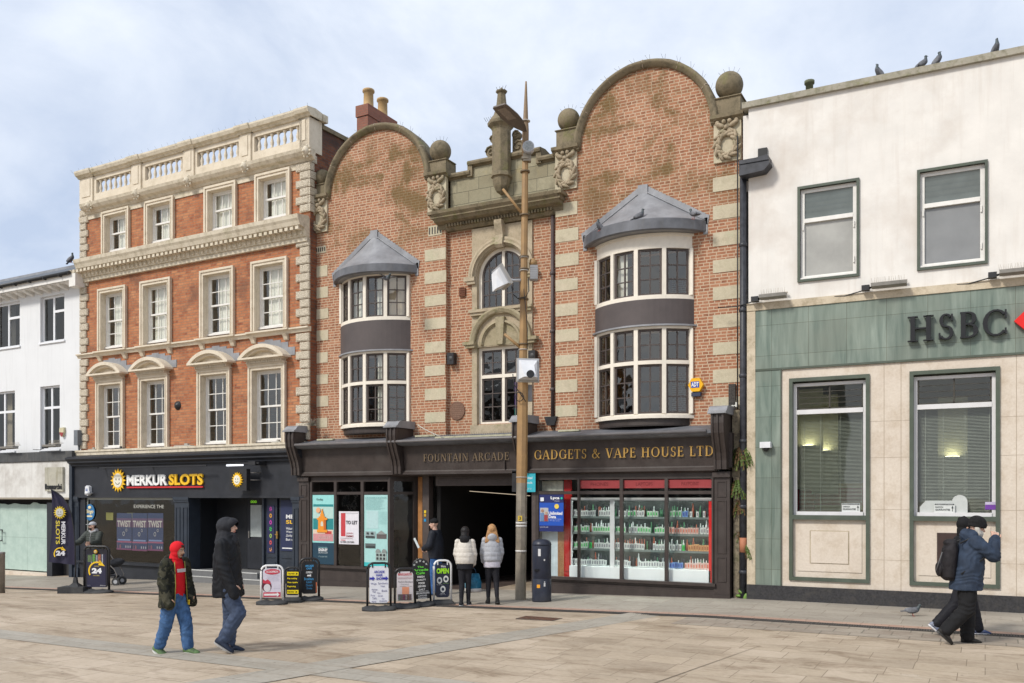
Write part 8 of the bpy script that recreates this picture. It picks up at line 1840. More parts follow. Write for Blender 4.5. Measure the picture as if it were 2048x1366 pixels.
class Person:
    def __init__(s, label, px, py, H, yaw, J, skin):
        s.J = J; s.H = H; p = ground(px, py)
        s.root = thing('person', label, 'person', loc=tuple(p), yaw=yaw); s.skin = skin
    def body(s, curl=(.6, .6), brow=(.05, .03, .02), beard=None, thin=1.):
        J, H = s.J, s.H; b = MB(); up = J['up']
        b.rings([[tuple(c+V3(rx*math.cos(2*PI*i/14), ry*math.sin(2*PI*i/14), 0)) for i in range(14)] for c, rx, ry in ((J['pelvis']+V3(0, 0, -.06*H), .06*H, .045*H), (J['pelvis'], .085*H, .06*H), (J['pelvis']+up*.1*H, .075*H, .055*H), (J['pelvis']+up*.2*H, .09*H, .06*H), (J['pelvis']+up*.28*H, .09*H, .052*H), (J['neck'], .035*H, .035*H))])
        b.cap(J['neck']-up*.02*H, .033*H, J['neck']+up*.05*H+J['Rh'] @ V3(0, .01*H, 0), .031*H)
        for i in (0, 1):
            b.cap(J['hip%d' % i], .048*H, J['knee%d' % i], .032*H); b.cap(J['knee%d' % i], .031*H, J['ankle%d' % i], .02*H)
            a = footang(J, i); fd = V3(0, math.cos(a), math.sin(a)); b.cap(J['ankle%d' % i]+V3(0, 0, -.008*H), .016*H, J['ankle%d' % i]+fd*.055*H+V3(0, 0, -.018*H), .009*H)
            b.cap(J['sh%d' % i], .027*H, J['el%d' % i], .022*H); b.cap(J['el%d' % i], .022*H, J['wr%d' % i], .0145*H); hand_shapes(b, J, i, curl[i])
        h = J['head']; Q = J['Rh']; T = lambda x, y, z: h+Q @ V3(x*H, y*H, z*H)
        b.ell(T(0, -.006, .012), (.043*H, .052*H, .05*H), 18, 12, Q); b.ell(T(0, .012, -.02), (.034*H, .036*H, .045*H), 14, 10, Q); b.cap(T(0, .02, -.048), .017*H, T(0, .032, -.05), .013*H)
        b.cap(T(0, .045, .008), .005*H, T(0, .058, -.012), .0085*H, 8); b.ell(T(-.008, .048, -.014), .006*H, 8, 5); b.ell(T(.008, .048, -.014), .006*H, 8, 5)
        b.ell(T(0, .043, -.03), (.014*H, .008*H, .0045*H), 10, 6, Q); b.ell(T(0, .042, -.037), (.012*H, .008*H, .005*H), 10, 6, Q); b.ell(T(-.016, .041, .014), (.014*H, .006*H, .004*H), 8, 5, Q); b.ell(T(.016, .041, .014), (.014*H, .006*H, .004*H), 8, 5, Q)
        for sx in (-1, 1): b.ell(T(sx*.043, -.004, -.008), (.006*H, .013*H, .018*H), 8, 6, Q)
        me = remesh(b, .0062, 1); me.materials.clear()
        lip = flat((s.skin_col[0]*.8, s.skin_col[1]*.5, s.skin_col[2]*.5)); me.materials.append(s.skin); me.materials.append(lip); me.materials.append(flat(brow))
        Qi = Q.transposed()
        for f in me.polygons:
            q = (Qi @ (f.center-h))/H
            if q.y > .036 and abs(q.x) < .015 and -.041 < q.z < -.027: f.material_index = 1
            elif q.y > .036 and .004 < abs(q.x) < .03 and .011 < q.z < .0175: f.material_index = 2
        o = bpy.data.objects.new('body', me); COL.objects.link(o); o.parent = s.root
        e = MB()
        for sx in (-1, 1): e.mi = 0; e.ell(T(sx*.0165, .0405, .004), (.0085*H, .006*H, .0048*H), 10, 6, Q); e.mi = 1; e.ell(T(sx*.0165, .0455, .004), (.0036*H, .0025*H, .0036*H), 8, 5, Q)
        eo = part('eyes', e, [flat((.55, .52, .48)), flat((.02, .015, .01))], s.root); s.T = T; s.body_o = o
        return s
    def blob(s, name, fn, voxel, mat, smooth=2, amp=.0, freq=8, dr=0., baf=None, colorfn=None, seed=1, parent=None):
        b = MB(); fn(b); me = remesh(b, voxel, smooth); me.materials.clear()
        for m in (mat if isinstance(mat, list) else [mat]): me.materials.append(m)
        if amp: add_noise(me, amp, freq, seed)
        if dr: drape(me, s.J, dr, seed)
        if baf: baffle(me, 2, baf[0], baf[1], 0, 3)
        if colorfn:
            for f in me.polygons: f.material_index = colorfn(f.center, f.normal)
        o = bpy.data.objects.new(name, me); COL.objects.link(o); o.parent = parent or s.root; return o
    def trousers(s, mat, r=(.062, .046, .04), hem=.0, seed=1, top=.02, dr=.004):
        J, H = s.J, s.H
        def fn(b):
            b.rings([[tuple(c+V3(rx*math.cos(2*PI*i/16), ry*math.sin(2*PI*i/16), 0)) for i in range(16)] for c, rx, ry in ((J['pelvis']+V3(0, 0, -.07*H), .085*H, .06*H), (J['pelvis']+V3(0, 0, -.02*H), .102*H, .078*H), (J['pelvis']+V3(0, 0, .06*H), .095*H, .07*H))])
            for i in (0, 1):
                k = J['knee%d' % i]; a = J['ankle%d' % i]; e = k+(a-k)*(1-hem)
                b.cap(J['hip%d' % i]+V3(0, 0, -.01*H), r[0]*H, k, r[1]*H, 14); b.cap(k, r[1]*H, e, r[2]*H, 14)
        return s.blob('trousers', fn, .012, mat, 2, .003, 12, dr, seed=seed)
    def shoes(s, mat, sole=None, sz=1.):
        J, H = s.J, s.H
        for i in (0, 1):
            a = footang(J, i)
            an = J['ankle%d' % i]; rot = Matrix.Rotation(a, 3, 'X')
            P_ = lambda x, y, z: an+rot @ V3(x*H*sz, y*H*sz, z*H*sz)
            sx = (-1, 1)[i]
            def ring(y, w, z0, z1): return [tuple(P_(sx*.004+w*math.cos(2*PI*k/12), y, (z0+z1)/2+(z1-z0)/2*math.sin(2*PI*k/12))) for k in range(12)]
            m = MB(); m.rings([ring(-.042, .012, -.032, -.005), ring(-.034, .024, -.038, .012), (ring(0, .028, -.038, .02)), ring(.03, .029, -.038, .004), ring(.06, .031, -.038, -.008), ring(.085, .027, -.038, -.018), ring(.1, .013, -.036, -.026)]); m.cap(P_(0, -.012, .0), .025*H*sz, P_(0, -.006, .03), .024*H*sz)
            o = part('shoe', m, mat, s.root)
            m = MB(); m.rings([[tuple(P_(sx*.004+w*math.cos(2*PI*k/14)*1.0, .028+.073*math.sin(2*PI*k/14), z)) for k in range(14)] for w, z in ((.03, -.042), (.032, -.031))], True, False); sub('sole', m, sole or flat((.03, .03, .03)), o)
    def torso(s, b, rings_, n=18):
        J, H = s.J, s.H; up = J['up']
        b.rings([[tuple(J['pelvis']+up*t*H+V3(cx_*H+rx*H*math.cos(2*PI*i/n), cy_*H+ry*H*math.sin(2*PI*i/n), 0)) for i in range(n)] for t, rx, ry, cx_, cy_ in rings_])
    def sleeves(s, b, r=(.042, .038, .03), end=1.0):
        J = s.J; H = s.H
        for i in (0, 1): b.cap(J['sh%d' % i]+V3(0, 0, -.008*H), r[0]*H, J['el%d' % i], r[1]*H, 14); b.cap(J['el%d' % i], r[1]*H, J['el%d' % i]+(J['wr%d' % i]-J['el%d' % i])*end, r[2]*H, 14)
def cloth(name, col, var=.2, rough=.85, scale=14, bmp=.15, dark=None): return plain(name, col, rough, var, scale, bmp, .25, 0, 0, dark)
YR = R(-90)      # facing along +X (towards the right of the square)
sk_a = (.58, .36, .27); sk_b = (.30, .165, .10)
Person.skin_col = sk_a
# 1 child in a red hood
J = fk(1.50, ((R(15), R(9), R(2)), (R(-9), R(12), R(2))), ((R(0), R(9), R(24), R(10)), (R(-4), R(8), R(22), R(6))), lean=R(1), head_yaw=R(14), head_pitch=R(-12))
ch_ = Person('child in a red hood and open camouflage coat walking right, looking down', 350, 1306, 1.50, YR+R(2), J, skin_m); ch_.skin_col = sk_b; H = 1.50
ch_.body((.5, .5), (.03, .015, .01))
ch_.trousers(cloth('child_jeans', (.06, .13, .27), .35, .85, 14, .3, dark=(.03, .065, .15)), (.070, .058, .050), .10, 1, dr=.008)
ch_.shoes(cloth('green_trainer', (.12, .2, .08), .3, .7, 20, .1, dark=(.04, .045, .04)), flat((.6, .6, .58)), 1.22)
redc = cloth('red_cotton', (.62, .012, .02), .1, .8, 12, .1)
def fn(b): ch_.torso(b, ((-.04, .095, .07, 0, .0), (.05, .10, .08, 0, .005), (.2, .10, .078, 0, .0), (.28, .085, .06, 0, 0), (.325, .05, .045, 0, 0)))
ch_.blob('red_top', fn, .012, redc, 2, .003, 10, .002, seed=2)
T = ch_.T
def fn(b):
    b.ell(T(0, -.014, .014), (.062*H, .066*H, .066*H), 20, 12, J['Rh']); b.ell(T(0, -.004, -.03), (.057*H, .054*H, .052*H), 16, 10, J['Rh']); b.cap(T(0, -.015, -.05), .05*H, J['neck']+V3(0, -.0, -.0), .058*H)
o = ch_.blob('red_hood', fn, .009, redc, 2, .002, 12, 0., seed=3)
# open the hood in front of the face
me = o.data; bmx = bmesh.new(); bmx.from_mesh(me); Qi = J['Rh'].transposed(); dl = []
for f in bmx.faces:
    q = (Qi @ (f.calc_center_median()-J['head']))/H
    if q.y > .012 and (q.x/.046)**2+((q.z+.014)/.060)**2 < 1: dl.append(f)
bmesh.ops.delete(bmx, geom=dl, context='FACES'); bmx.to_mesh(me); bmx.free()
hr = MB(); hr.ell(T(0, .012, .042), (.038*H, .034*H, .02*H), 14, 8, J['Rh']); part('fringe', hr, flat((.012, .01, .008)), ch_.root)
camo = nodes('camouflage'); m_, nt, ns, lk = camo
ob = ns.new('ShaderNodeTexCoord').outputs['Object']; n1 = noise_(ns, lk, ob, 9, 2, .5, .6); n2 = noise_(ns, lk, ob, 11, 2, .5, .9)
c = mixc(ns, lk, ramp(ns, lk, n1, .49, .52), (.011, .012, .009), (.026, .026, .015)); c = mixc(ns, lk, ramp(ns, lk, n2, .56, .58), c, (.055, .052, .034)); finish(ns, lk, c, .8, None, .25); camo = m_
def fn(b):
    ch_.torso(b, ((-.105, .155, .10, 0, -.012), (-.02, .15, .10, 0, -.01), (.1, .142, .098, 0, -.01), (.2, .142, .095, 0, -.008), (.28, .12, .075, 0, -.008), (.325, .065, .06, 0, -.01)))
    ch_.sleeves(b, (.052, .052, .046), 1.42); b.ell(J['neck']+V3(0, -.055*H, -.015*H), (.085*H, .045*H, .05*H), 14, 8)
o = ch_.blob('open_coat', fn, .012, [camo, flat((.02, .02, .022))], 1, .008, 8, .007, seed=4)
me = o.data; bmx = bmesh.new(); bmx.from_mesh(me); dl = []
for f in bmx.faces:
    c_ = f.calc_center_median(); zz = (c_.z-J['pelvis'].z)/H; 
    if c_.y > .02*H and abs(c_.x-.012*H) < (.058+.03*max(0, -zz+.05))*H and zz < .34 and (abs(f.normal.x) < .93): dl.append(f)
bmesh.ops.delete(bmx, geom=dl, context='FACES'); bmx.to_mesh(me); bmx.free()
tm = MB(); w_ = .06*H; fr_y = .083*H
for sx in (-1, 1): tm.tube([tuple(J['pelvis']+V3((.012+sx*.058)*H, .068*H, .30*H)), tuple(J['pelvis']+V3((.012+sx*.062)*H, .085*H, .1*H)), tuple(J['pelvis']+V3((.012+sx*.075)*H, .088*H, -.09*H))], .006, 5)
part('coat_zip', tm, flat((.28, .25, .05)), ch_.root)
tm = MB(); tm.T = Matrix.Translation(J['pelvis']+V3(0, .078*H, 0)); tm.box(-.045*H, .05*H, .0, .008, .205*H, .235*H); part('chest_print', tm, flat((.6, .55, .55)), ch_.root)
tm = MB(); q_ = J['pelvis']+V3(-.075*H, .095*H, -.085*H)
for k in range(3): tm.ell(tuple(q_+V3(0, 0, .022*k)), (.018, .012, .014), 8, 6)
part('yellow_toggle', tm, flat((.75, .5, .02)), ch_.root)

# 2 hooded person
J = fk(1.84, ((R(2), R(2), R(1)), (R(30), R(58), R(1))), ((R(-2), R(8), R(14), R(4)), (R(6), R(8), R(16), R(4))), lean=R(-1), head_yaw=R(0), head_pitch=R(6))
J2 = J; H = 1.80
J = fk(H, ((R(0), R(3), R(1)), (R(26), R(56), R(1))), ((R(-2), R(8), R(14), R(4)), (R(6), R(8), R(16), R(4))), lean=R(0), head_yaw=R(0), head_pitch=R(4))
hm = Person('adult in a black hooded winter coat and dark blue trousers walking right behind the child', 455, 1304, H, YR+R(24), J, skin_l); hm.body((.7, .7), (.05, .04, .03))
hm.trousers(cloth('slate_blue_trousers', (.055, .075, .125), .25, .85, 16, .2, dark=(.03, .042, .075)), (.066, .056, .048), .08, 5, dr=.007)
hm.shoes(cloth('navy_trainer', (.02, .028, .05), .3, .7, 20), flat((.35, .34, .33)), 1.15)
blackc = cloth('black_coat', (.010, .011, .014), .35, .7, 10, .15)
def fn(b):
    hm.torso(b, ((-.115, .125, .105, 0, -.0), (-.02, .125, .105, 0, -.002), (.1, .125, .102, 0, -.002), (.2, .125, .095, 0, -.004), (.27, .115, .078, 0, -.006), (.325, .065, .06, 0, -.0), (.35, .055, .055, 0, .01)))
    hm.sleeves(b, (.05, .048, .040), 1.5)
hm.blob('winter_coat', fn, .012, blackc, 1, .007, 8, .007, seed=6)
T = hm.T
def fn(b):
    b.ell(T(0, -.020, .012), (.066*H, .074*H, .068*H), 20, 12, J['Rh']); b.ell(T(0, .028, .028), (.054*H, .048*H, .044*H), 16, 10, J['Rh']); b.cap(T(0, -.03, -.03), .060*H, J['neck']+V3(0, -.015*H, -.03*H), .082*H); b.cap(T(0, .03, -.06), .036*H, J['neck']+V3(0, .03*H, -.02*H), .055*H)
o = hm.blob('hood', fn, .009, cloth('hood_grey_black', (.022, .023, .028), .3, .75, 10, .15), 2, .005, 10, .002, seed=7)
me = o.data; bmx = bmesh.new(); bmx.from_mesh(me); Qi = J['Rh'].transposed(); dl = []
for f in bmx.faces:
    q = (Qi @ (f.calc_center_median()-J['head']))/H
    if q.y > .030 and (q.x/.04)**2+((q.z+.006)/.042)**2 < 1: dl.append(f)
bmesh.ops.delete(bmx, geom=dl, context='FACES'); bmx.to_mesh(me); bmx.free()

# 3 man in a cap behind the board
H = 1.78
J = fk(H, ((R(0), R(0), R(3)), (R(4), R(4), R(3))), ((R(40), R(10), R(45), R(12)), (R(30), R(28), R(42), R(-8))), lean=R(3), head_yaw=R(-45), head_pitch=R(0))
# faces the viewer, looks to the left of the picture
cm_ = Person('bearded man in a grey cap and quilted dark green jacket beside the feather flag', 188, 1171, H, TH+PI-R(8), J, skin_l); cm_.body((.9, .9), (.04, .03, .02)); T = cm_.T
cm_.trousers(cloth('dark_trousers', (.03, .03, .035)), seed=8); cm_.shoes(cloth('dark_shoe', (.03, .03, .03)))
gq = cloth('quilted_green', (.050, .058, .052), .2, .6, 12)
def fn(b):
    cm_.torso(b, ((-.04, .115, .085, 0, 0), (.05, .12, .09, 0, 0), (.2, .125, .09, 0, 0), (.275, .11, .07, 0, 0), (.325, .06, .055, 0, 0))); cm_.sleeves(b, (.05, .045, .034), .95)
cm_.blob('quilted_jacket', fn, .012, gq, 2, .002, 8, 0, (.009, .062), seed=9)
z_ = MB(); z_.tube([tuple(J['pelvis']+J['up']*t_*H+V3(0, y*H, 0)) for t_, y in ((.0, .095), (.12, .1), (.24, .088), (.31, .06))], .006, 5); part('zip', z_, flat((.5, .5, .5)), cm_.root)
def fn(b): b.cap(J['neck']+V3(-.03*H, -.02*H, .005*H), .042*H, J['neck']+V3(.03*H, -.02*H, .005*H), .042*H); b.cap(J['neck']+V3(-.045*H, .02*H, .0), .022*H, J['neck']+V3(0, .05*H, -.02*H), .018*H); b.cap(J['neck']+V3(.045*H, .02*H, .0), .022*H, J['neck']+V3(0, .05*H, -.02*H), .018*H)
cm_.blob('grey_hood', fn, .009, cloth('grey_jersey', (.33, .33, .34)), 2, .003)
def fn(b): b.ell(T(0, -.008, .032), (.049*H, .058*H, .040*H), 16, 10, J['Rh']); b.rings([[tuple(T(x, y, .022+dz)) for x, y in ((-.035, .03), (.035, .03), (.03, .085), (0, .098), (-.03, .085))] for dz in (0, .007)], True, False)
cm_.blob('cap', fn, .007, cloth('cap_grey', (.42, .43, .46), .08), 1)
def fn(b): b.ell(T(0, .022, -.038), (.034*H, .030*H, .026*H), 12, 8, J['Rh']); b.ell(T(0, -.03, -.005), (.044*H, .035*H, .035*H), 12, 8, J['Rh'])
cm_.blob('beard_and_hair', fn, .007, cloth('dark_hair', (.04, .025, .018), .3, .9, 40, .3), 1, .002, 40)

# 4 man in a beanie at the entrance, seen from the back left
H = 1.74
J = fk(H, ((R(3), R(3), R(2)), (R(-4), R(4), R(2))), ((R(10), R(12), R(55), R(40)), (R(10), R(12), R(55), R(40))), lean=R(2), head_yaw=R(12), head_pitch=R(-4))
bm_ = Person('man in black beanie, dark jacket and jeans standing at the arcade entrance facing left', 872, 1190, H, TH+R(75), J, skin_l); bm_.body((.9, .9), (.3, .25, .2)); T = bm_.T
bm_.trousers(cloth('blue_jeans', (.035, .10, .26), .25, .85, 16, .2), (.058, .05, .042), seed=10); bm_.shoes(cloth('black_shoe', (.02, .02, .02)))
nv = cloth('dark_navy_jacket', (.013, .015, .022), .3, .6, 8)
def fn(b):
    bm_.torso(b, ((-.05, .12, .095, 0, 0), (.05, .13, .105, 0, 0), (.2, .13, .10, 0, 0), (.275, .115, .078, 0, 0), (.325, .06, .058, 0, 0))); bm_.sleeves(b, (.052, .05, .038), .95)
bm_.blob('padded_jacket', fn, .013, nv, 2, .004, 8, .003, seed=11)
def fn(b): b.ell(T(0, -.008, .030), (.051*H, .058*H, .044*H), 16, 10, J['Rh']); b.cap(T(0, -.01, .018), .046*H, T(0, -.014, .05), .03*H)
bm_.blob('beanie', fn, .008, cloth('black_knit', (.012, .012, .013), .3, .95, 30, .4), 1)

# 5,6 two women walking away
def woman(label, px, py, H, yaw, coat, hood_mat, hair, tro, shoe, seed, long_hair, extra):
    J = fk(H, ((R(-3), R(8), R(0)), (R(5), R(3), R(0))) if seed == 20 else ((R(3), R(2), R(1)), (R(-6), R(14), R(3))), ((R(8), R(7), R(30), R(8)), (R(6), R(7), R(28), R(10))), lean=R(0), head_yaw=R(0), head_pitch=R(-3), sw=.092)
    w = Person(label, px, py, H, yaw, J, skin_l); w.body((.7, .7)); T = w.T
    w.trousers(tro, (.054, .036, .026), .06 if seed == 20 else .2, seed, dr=.001); w.shoes(shoe, flat((.5, .5, .5)) if seed == 20 else flat((.03, .03, .03)), 1.)
    def fn(b):
        w.torso(b, ((.0, .108, .082, 0, 0), (.02, .116, .094, 0, 0), (.1, .118, .096, 0, 0), (.2, .108, .086, 0, 0), (.26, .092, .068, 0, 0), (.31, .06, .052, 0, 0))); w.sleeves(b, (.036, .042, .034), 1.05)
    w.blob('puffer_jacket', fn, .011, coat, 2, .005, 12, 0, (.008, .098), seed=seed)
    def fn(b): w.torso(b, ((-.07, .105, .082, 0, 0), (.02, .105, .082, 0, 0)))
    w.blob(*extra[:1], fn, .012, extra[1], 2, .003, 10, .001, seed=seed)
    def fn(b): b.ell(J['neck']+V3(0, -.052*H, -.02*H), (.062*H, .032*H, .055*H), 16, 10, Matrix.Rotation(R(18), 3, 'X')); b.cap(J['neck']+V3(-.035*H, -.01*H, .0), .036*H, J['neck']+V3(.035*H, -.01*H, .0), .036*H)
    w.blob('hood', fn, .009, hood_mat, 2, .004, 12, .002, seed=seed+1)
    def fn(b):
        b.ell(T(0, -.014, .012), (.056*H, .062*H, .061*H), 18, 12, J['Rh'])
        if long_hair:
            for k in range(9): x = -.04+.01*k; b.cap(T(x, -.035, -.01), .022*H, T(x*(2.0), -.058, -.135-.02*abs(k-4)/4), .014*H)
            for sx in (-1, 1): b.cap(T(sx*.045, .0, -.02), .014*H, T(sx*.088, -.02, -.19), .006*H)
        else: b.cap(T(0, -.02, .0), .053*H, T(0, -.035, -.06), .050*H)
    w.blob('hair', fn, .008, hair, 2, .003, 16, 0, seed=seed+2)
    return w
hair_d = cloth('black_hair', (.012, .010, .010), .4, .4, 60, .3); hair_b = cloth('blonde_hair', (.42, .23, .10), .3, .5, 50, .4, dark=(.25, .12, .05))
blk2 = cloth('black_leggings', (.012, .012, .016), .2, .7, 10); wp = cloth('cream_puffer', (.60, .56, .50), .06, .55, 16, .1); gp_ = cloth('grey_puffer', (.36, .37, .40), .08, .55, 16, .1)
w1 = woman('dark-haired woman in a cream puffer jacket with a black hood walking into the arcade', 930, 1211, 1.60, TH-R(4), wp, cloth('black_jersey', (.015, .015, .017)), hair_d, blk2, cloth('black_trainer', (.02, .02, .022)), 20, False, ('skirt', blk2))
w2 = woman('blonde woman in a grey puffer jacket walking into the arcade beside her friend', 984, 1208, 1.63, TH+R(4), gp_, gp_, hair_b, blk2, cloth('black_plimsoll', (.015, .015, .015)), 30, True, ('sweatshirt_hem', cloth('lilac_grey', (.50, .48, .54))))
# carrier bag held by the first woman
hp = w1.root.location+Matrix.Rotation(TH-R(4), 3, 'Z') @ (w1.J['wr1']+w1.J['hd1']*.12)
m = MB(); m.rings([[(x*a, y*b, z) for x, y in ((-1, -1), (1, -1), (1, 1), (-1, 1))] for z, a, b in ((-.50, .13, .06), (-.48, .15, .08), (-.3, .16, .07), (-.12, .12, .03))], True, True); me_ = m
t = thing('carrier_bag', 'blue patterned carrier bag with a white base held by the dark-haired woman', 'bag', loc=tuple(hp+V3(0, 0, .0)), yaw=TH+R(20))
part('bag_body', m, cloth('bag_blue', (.02, .13, .22), .4, .5, 20, .1, dark=(.2, .4, .5)), t)
m = MB(); m.rings([[(x*a, y*b, z) for x, y in ((-1, -1), (1, -1), (1, 1), (-1, 1))] for z, a, b in ((-.505, .125, .055), (-.495, .154, .084), (-.42, .158, .082))], True, True); part('white_base', m, flat((.5, .48, .45)), t)
m = MB(); m.tube([(-.07, 0, -.12), (-.04, 0, -.03), (0, 0, .0), (.04, 0, -.03), (.07, 0, -.12)], .008, 6); part('handle', m, flat((.02, .05, .1)), t)

# 7 old man with backpack, 8 companion behind
H = 1.80
J = fk(H, ((R(5), R(5), R(1)), (R(-5), R(38), R(1))), ((R(2), R(5), R(14), R(8)), (R(48), R(2), R(120), R(24))), lean=R(7), head_yaw=R(0), head_pitch=R(-20))
om = Person('white-bearded man in a black knitted hat and blue coat, hand to his mouth', 1934, 1288, H, YR+R(18), J, skin_l); om.body((.8, 1.0), (.5, .48, .45)); T = om.T
om.trousers(cloth('black_cargo', (.012, .012, .013), .3, .85, 10, .2), (.068, .060, .052), .06, 40, dr=.008); om.shoes(cloth('black_boot', (.022, .02, .018), .3, .6, 20), flat((.02, .02, .02)), 1.08)
bluec = cloth('navy_blue_coat', (.030, .045, .075), .3, .75, 9, .15, dark=(.018, .025, .04))
def fn(b):
    om.torso(b, ((-.10, .135, .12, 0, .005), (-.02, .135, .118, 0, .0), (.1, .135, .112, 0, 0), (.2, .13, .105, 0, 0), (.27, .115, .085, 0, 0), (.32, .075, .065, 0, 0))); om.sleeves(b, (.056, .052, .04), .93)
    b.ell(J['neck']+V3(0, -.045*H, .005*H), (.07*H, .05*H, .055*H), 16, 10); b.cap(J['neck']+V3(-.03*H, -.01*H, .01*H), .045*H, J['neck']+V3(.03*H, -.01*H, .01*H), .045*H)
om.blob('blue_coat', fn, .012, bluec, 1, .009, 8, .008, seed=41)
def fn(b): b.ell(T(0, -.012, .036), (.060*H, .068*H, .056*H), 18, 11, J['Rh']); b.rings([[tuple(T(.060*math.cos(2*PI*k/18), -.006+.068*math.sin(2*PI*k/18), z+.012*math.cos(2*PI*k/18+1.57)*-1)) for k in range(18)] for z in (.000, .034)])
o = om.blob('knitted_hat', fn, .008, cloth('black_rib_knit', (.013, .013, .014), .35, .95, 35, .5), 1)
def fn(b): b.ell(T(0, .024, -.048), (.042*H, .036*H, .048*H), 14, 9, J['Rh']); b.ell(T(0, .03, -.085), (.032*H, .027*H, .04*H), 12, 8, J['Rh']); b.cap(T(-.038, -.01, -.01), .020*H, T(-.034, .012, -.045), .022*H); b.cap(T(.038, -.01, -.01), .020*H, T(.034, .012, -.045), .022*H)
om.blob('white_beard', fn, .007, cloth('white_hair', (.55, .52, .47), .15, .95, 60, .5), 1, .004, 30, seed=42)
# rucksack
rt = thing('rucksack', 'black roll-top rucksack worn on the back of the white-bearded man', 'rucksack', loc=tuple(om.root.location), yaw=om.root.rotation_euler[2])
b = MB(); P0 = J['pelvis']; up = J['up']
b.rings([[tuple(P0+up*t_*H+V3(.085*H*w_*math.cos(2*PI*i/14), (-.155+cy_)*H+.055*H*d2*math.sin(2*PI*i/14), 0)) for i in range(14)] for t_, w_, d2, cy_ in ((-.03, .7, .7, .03), (.0, 1, 1, .015), (.12, 1.05, 1.15, .0), (.22, 1.0, 1.05, -.0), (.28, .8, .7, .005), (.3, .5, .4, .01))])
b.ell(P0+up*.06*H+V3(0, -.215*H, 0), (.06*H, .025*H, .06*H), 12, 8); b.ell(P0+up*.27*H+V3(0, -.16*H, 0), (.07*H, .05*H, .03*H), 12, 8)
me = remesh(b, .011, 1); me.materials.clear(); me.materials.append(cloth('rucksack_nylon', (.018, .016, .018), .4, .7, 14, .2)); add_noise(me, .008, 9, 5)
o = bpy.data.objects.new('pack_body', me); COL.objects.link(o); o.parent = rt
m = MB()
for sx in (-1, 1): m.tube([tuple(P0+up*.27*H+V3(sx*.06*H, -.1*H, 0)), tuple(P0+up*.32*H+V3(sx*.07*H, -.02*H, 0)), tuple(P0+up*.27*H+V3(sx*.085*H, .085*H, 0)), tuple(P0+up*.16*H+V3(sx*.12*H, .07*H, 0)), tuple(P0+up*.03*H+V3(sx*.11*H, -.08*H, 0))], .012, 6)
part('strap', m, flat((.015, .015, .016)), rt)
m = MB(); m.tube([tuple(P0+up*.2*H+V3(.06*H, -.225*H, 0)), tuple(P0+up*.05*H+V3(.05*H, -.25*H, 0))], .008, 5); part('buckle_strap', m, flat((.12, .12, .12)), rt)
H = 1.82
J = fk(H, ((R(22), R(8), R(1)), (R(-18), R(24), R(1))), ((R(5), R(6), R(20), R(5)), (R(0), R(6), R(20), R(5))), lean=R(2), head_yaw=R(0), head_pitch=R(0))
hb = Person('black-hooded companion in blue trainers, mostly hidden behind the white-bearded man', 1925, 1270, H, YR+R(20), J, skin_l); hb.body((.7, .7)); T = hb.T
hb.trousers(blk2, (.058, .05, .042), .04, 50); hb.shoes(cloth('blue_white_trainer', (.03, .05, .13), .4, .6, 18, .1, dark=(.4, .42, .46)), flat((.6, .6, .62)), 1.)
def fn(b):
    hb.torso(b, ((-.06, .10, .085, 0, 0), (.05, .105, .09, 0, 0), (.2, .11, .085, 0, 0), (.27, .1, .07, 0, 0), (.32, .06, .055, 0, 0))); hb.sleeves(b, (.045, .042, .034), .96)
hb.blob('dark_jacket', fn, .013, blackc, 2, .004, 8, .003, seed=51)
def fn(b): b.ell(T(0, -.012, .014), (.054*H, .062*H, .058*H), 18, 11, J['Rh']); b.cap(T(0, -.02, -.03), .05*H, J['neck'], .055*H); b.cap(T(0, -.02, .05), .035*H, T(0, -.045, .055), .02*H)
hb.blob('black_hood', fn, .009, cloth('black_fleece', (.011, .011, .012)), 2, .004, 10)

# ================================================================== OPPOSITE SIDE OF THE SQUARE (reflected in the glass)
ob_b = brickmat('far_brick', (.05, .038, .034), (.04, .03, .028), (.06, .05, .045), (.05, .045, .04), .23, .075, .01)
for k, (x0, x1, h, tx) in enumerate(((-52, -38, 8.5, 'plain red brick building across the square, far left behind the viewer'), (-38, -24, 10., 'taller red brick building across the square, behind the viewer'), (-24, -9, 8., 'low red brick building across the square, directly behind the viewer'))):
    t = thing('opposite_building', tx, 'building', loc=(x0, -24, 0)); m = MB(); m.box(0, x1-x0, -9, 0, 0, h); part('wall', m, ob_b, t)
    m = MB(); m.prismx([(-9.4, h), (-4.5, h+2.6), (.4, h)][::-1], -.1, x1-x0+.1); part('roof', m, slate_roof, t)
    for fl in range(int(h//3)):
        for j in range(int((x1-x0)//2.8)):
            m = MB(); m.box(1+j*2.8, 2.2+j*2.8, .0, .06, 1+fl*3, 2.7+fl*3); o = part('window', m, white_paint, t); m = MB(); m.box(1.1+j*2.8, 2.1+j*2.8, .06, .07, 1.1+fl*3, 2.6+fl*3); sub('pane', m, flat((.05, .06, .07), .1), o)

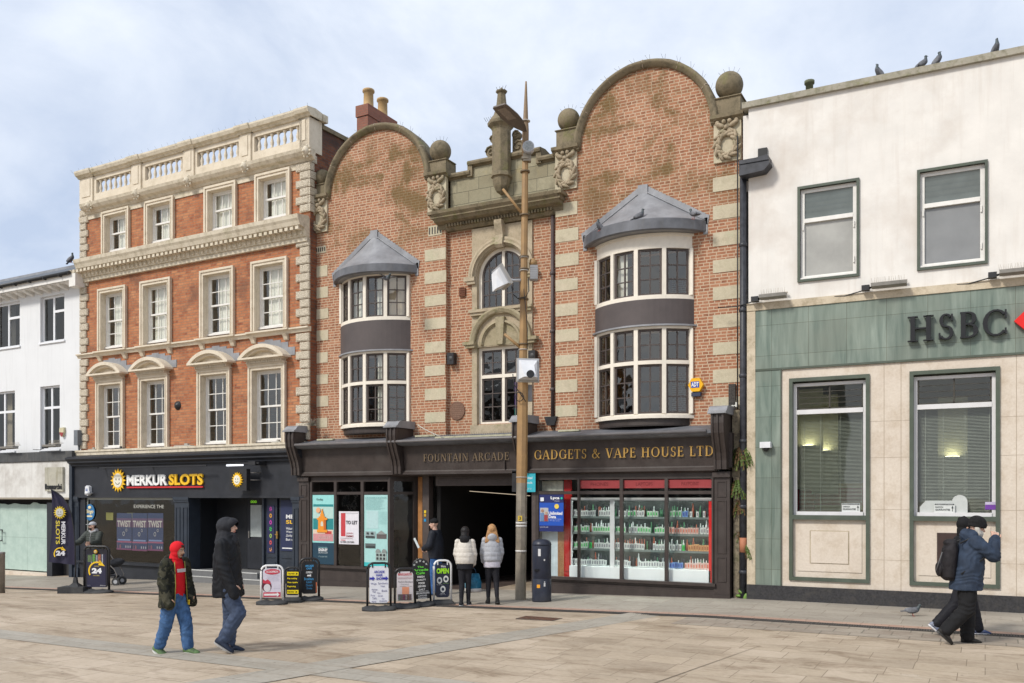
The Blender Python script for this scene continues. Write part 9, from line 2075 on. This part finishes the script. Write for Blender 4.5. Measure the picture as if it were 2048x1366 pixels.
# ================================================================== SKY, SUN, CAMERA
wd = bpy.data.worlds.new('World'); SC.world = wd; wd.use_nodes = True; nt = wd.node_tree; ns, lk = nt.nodes, nt.links; ns.clear()
SUN_EL, SUN_AZ = R(42), R(205)     # azimuth of the sun measured like Blender's sun_rotation
sky = ns.new('ShaderNodeTexSky'); sky.sky_type = 'NISHITA'; sky.sun_disc = False; sky.sun_elevation = SUN_EL; sky.sun_rotation = SUN_AZ; sky.air_density = 1.; sky.dust_density = 1.5; sky.ozone_density = 1.5
tc = ns.new('ShaderNodeTexCoord'); mp = ns.new('ShaderNodeMapping'); mp.inputs['Scale'].default_value = (1, 1, 1.7); mp.inputs['Rotation'].default_value = (R(12), R(8), 0); lk.new(tc.outputs['Generated'], mp.inputs[0])
n1 = noise_(ns, lk, mp.outputs[0], 2.6, 8, .58, .6); n2 = noise_(ns, lk, mp.outputs[0], 5.5, 6, .6, .3)
av = ns.new('ShaderNodeMath'); av.operation = 'MULTIPLY_ADD'; lk.new(n2, av.inputs[0]); av.inputs[1].default_value = .3; lk.new(n1, av.inputs[2])
msk = ramp(ns, lk, av.outputs[0], .44, .80)
mul = ns.new('ShaderNodeVectorMath'); mul.operation = 'SCALE'; mul.inputs['Scale'].default_value = SKYK = .085; lk.new(sky.outputs[0], mul.inputs[0])
vt = mixc(ns, lk, .80, mul.outputs[0], (.54, .63, .80))
cl = mixc(ns, lk, msk, vt, (.80, .85, .93))
bg = ns.new('ShaderNodeBackground'); lk.new(cl, bg.inputs[0]); bg.inputs[1].default_value = .93
out = ns.new('ShaderNodeOutputWorld'); lk.new(bg.outputs[0], out.inputs[0])
sl_ = bpy.data.lights.new('sun', 'SUN'); sl_.energy = 2.3; sl_.angle = R(11); sl_.color = (1, .95, .87)
so = bpy.data.objects.new('sun', sl_); COL.objects.link(so)
dsun = V3(math.sin(SUN_AZ)*math.cos(SUN_EL), math.cos(SUN_AZ)*math.cos(SUN_EL), math.sin(SUN_EL))
so.rotation_euler = dsun.to_track_quat('Z', 'Y').to_euler(); so.location = dsun*60
cd = bpy.data.cameras.new('camera'); co = bpy.data.objects.new('camera', cd); COL.objects.link(co); SC.camera = co
cd.sensor_width = 36.; cd.lens = F/2048*36; cd.clip_end = 3000; cd.clip_start = .1
cd.shift_y = (HY-683)/2048.; co.location = (0, 0, CZ); co.rotation_euler = (PI/2, 0, TH)
SC.view_settings.view_transform = 'Standard'; SC.view_settings.look = 'None'; SC.view_settings.gamma = 1.; SC.view_settings.exposure = .38
SC.render.engine = 'CYCLES'; SC.cycles.max_bounces = 8; SC.cycles.transparent_max_bounces = 12
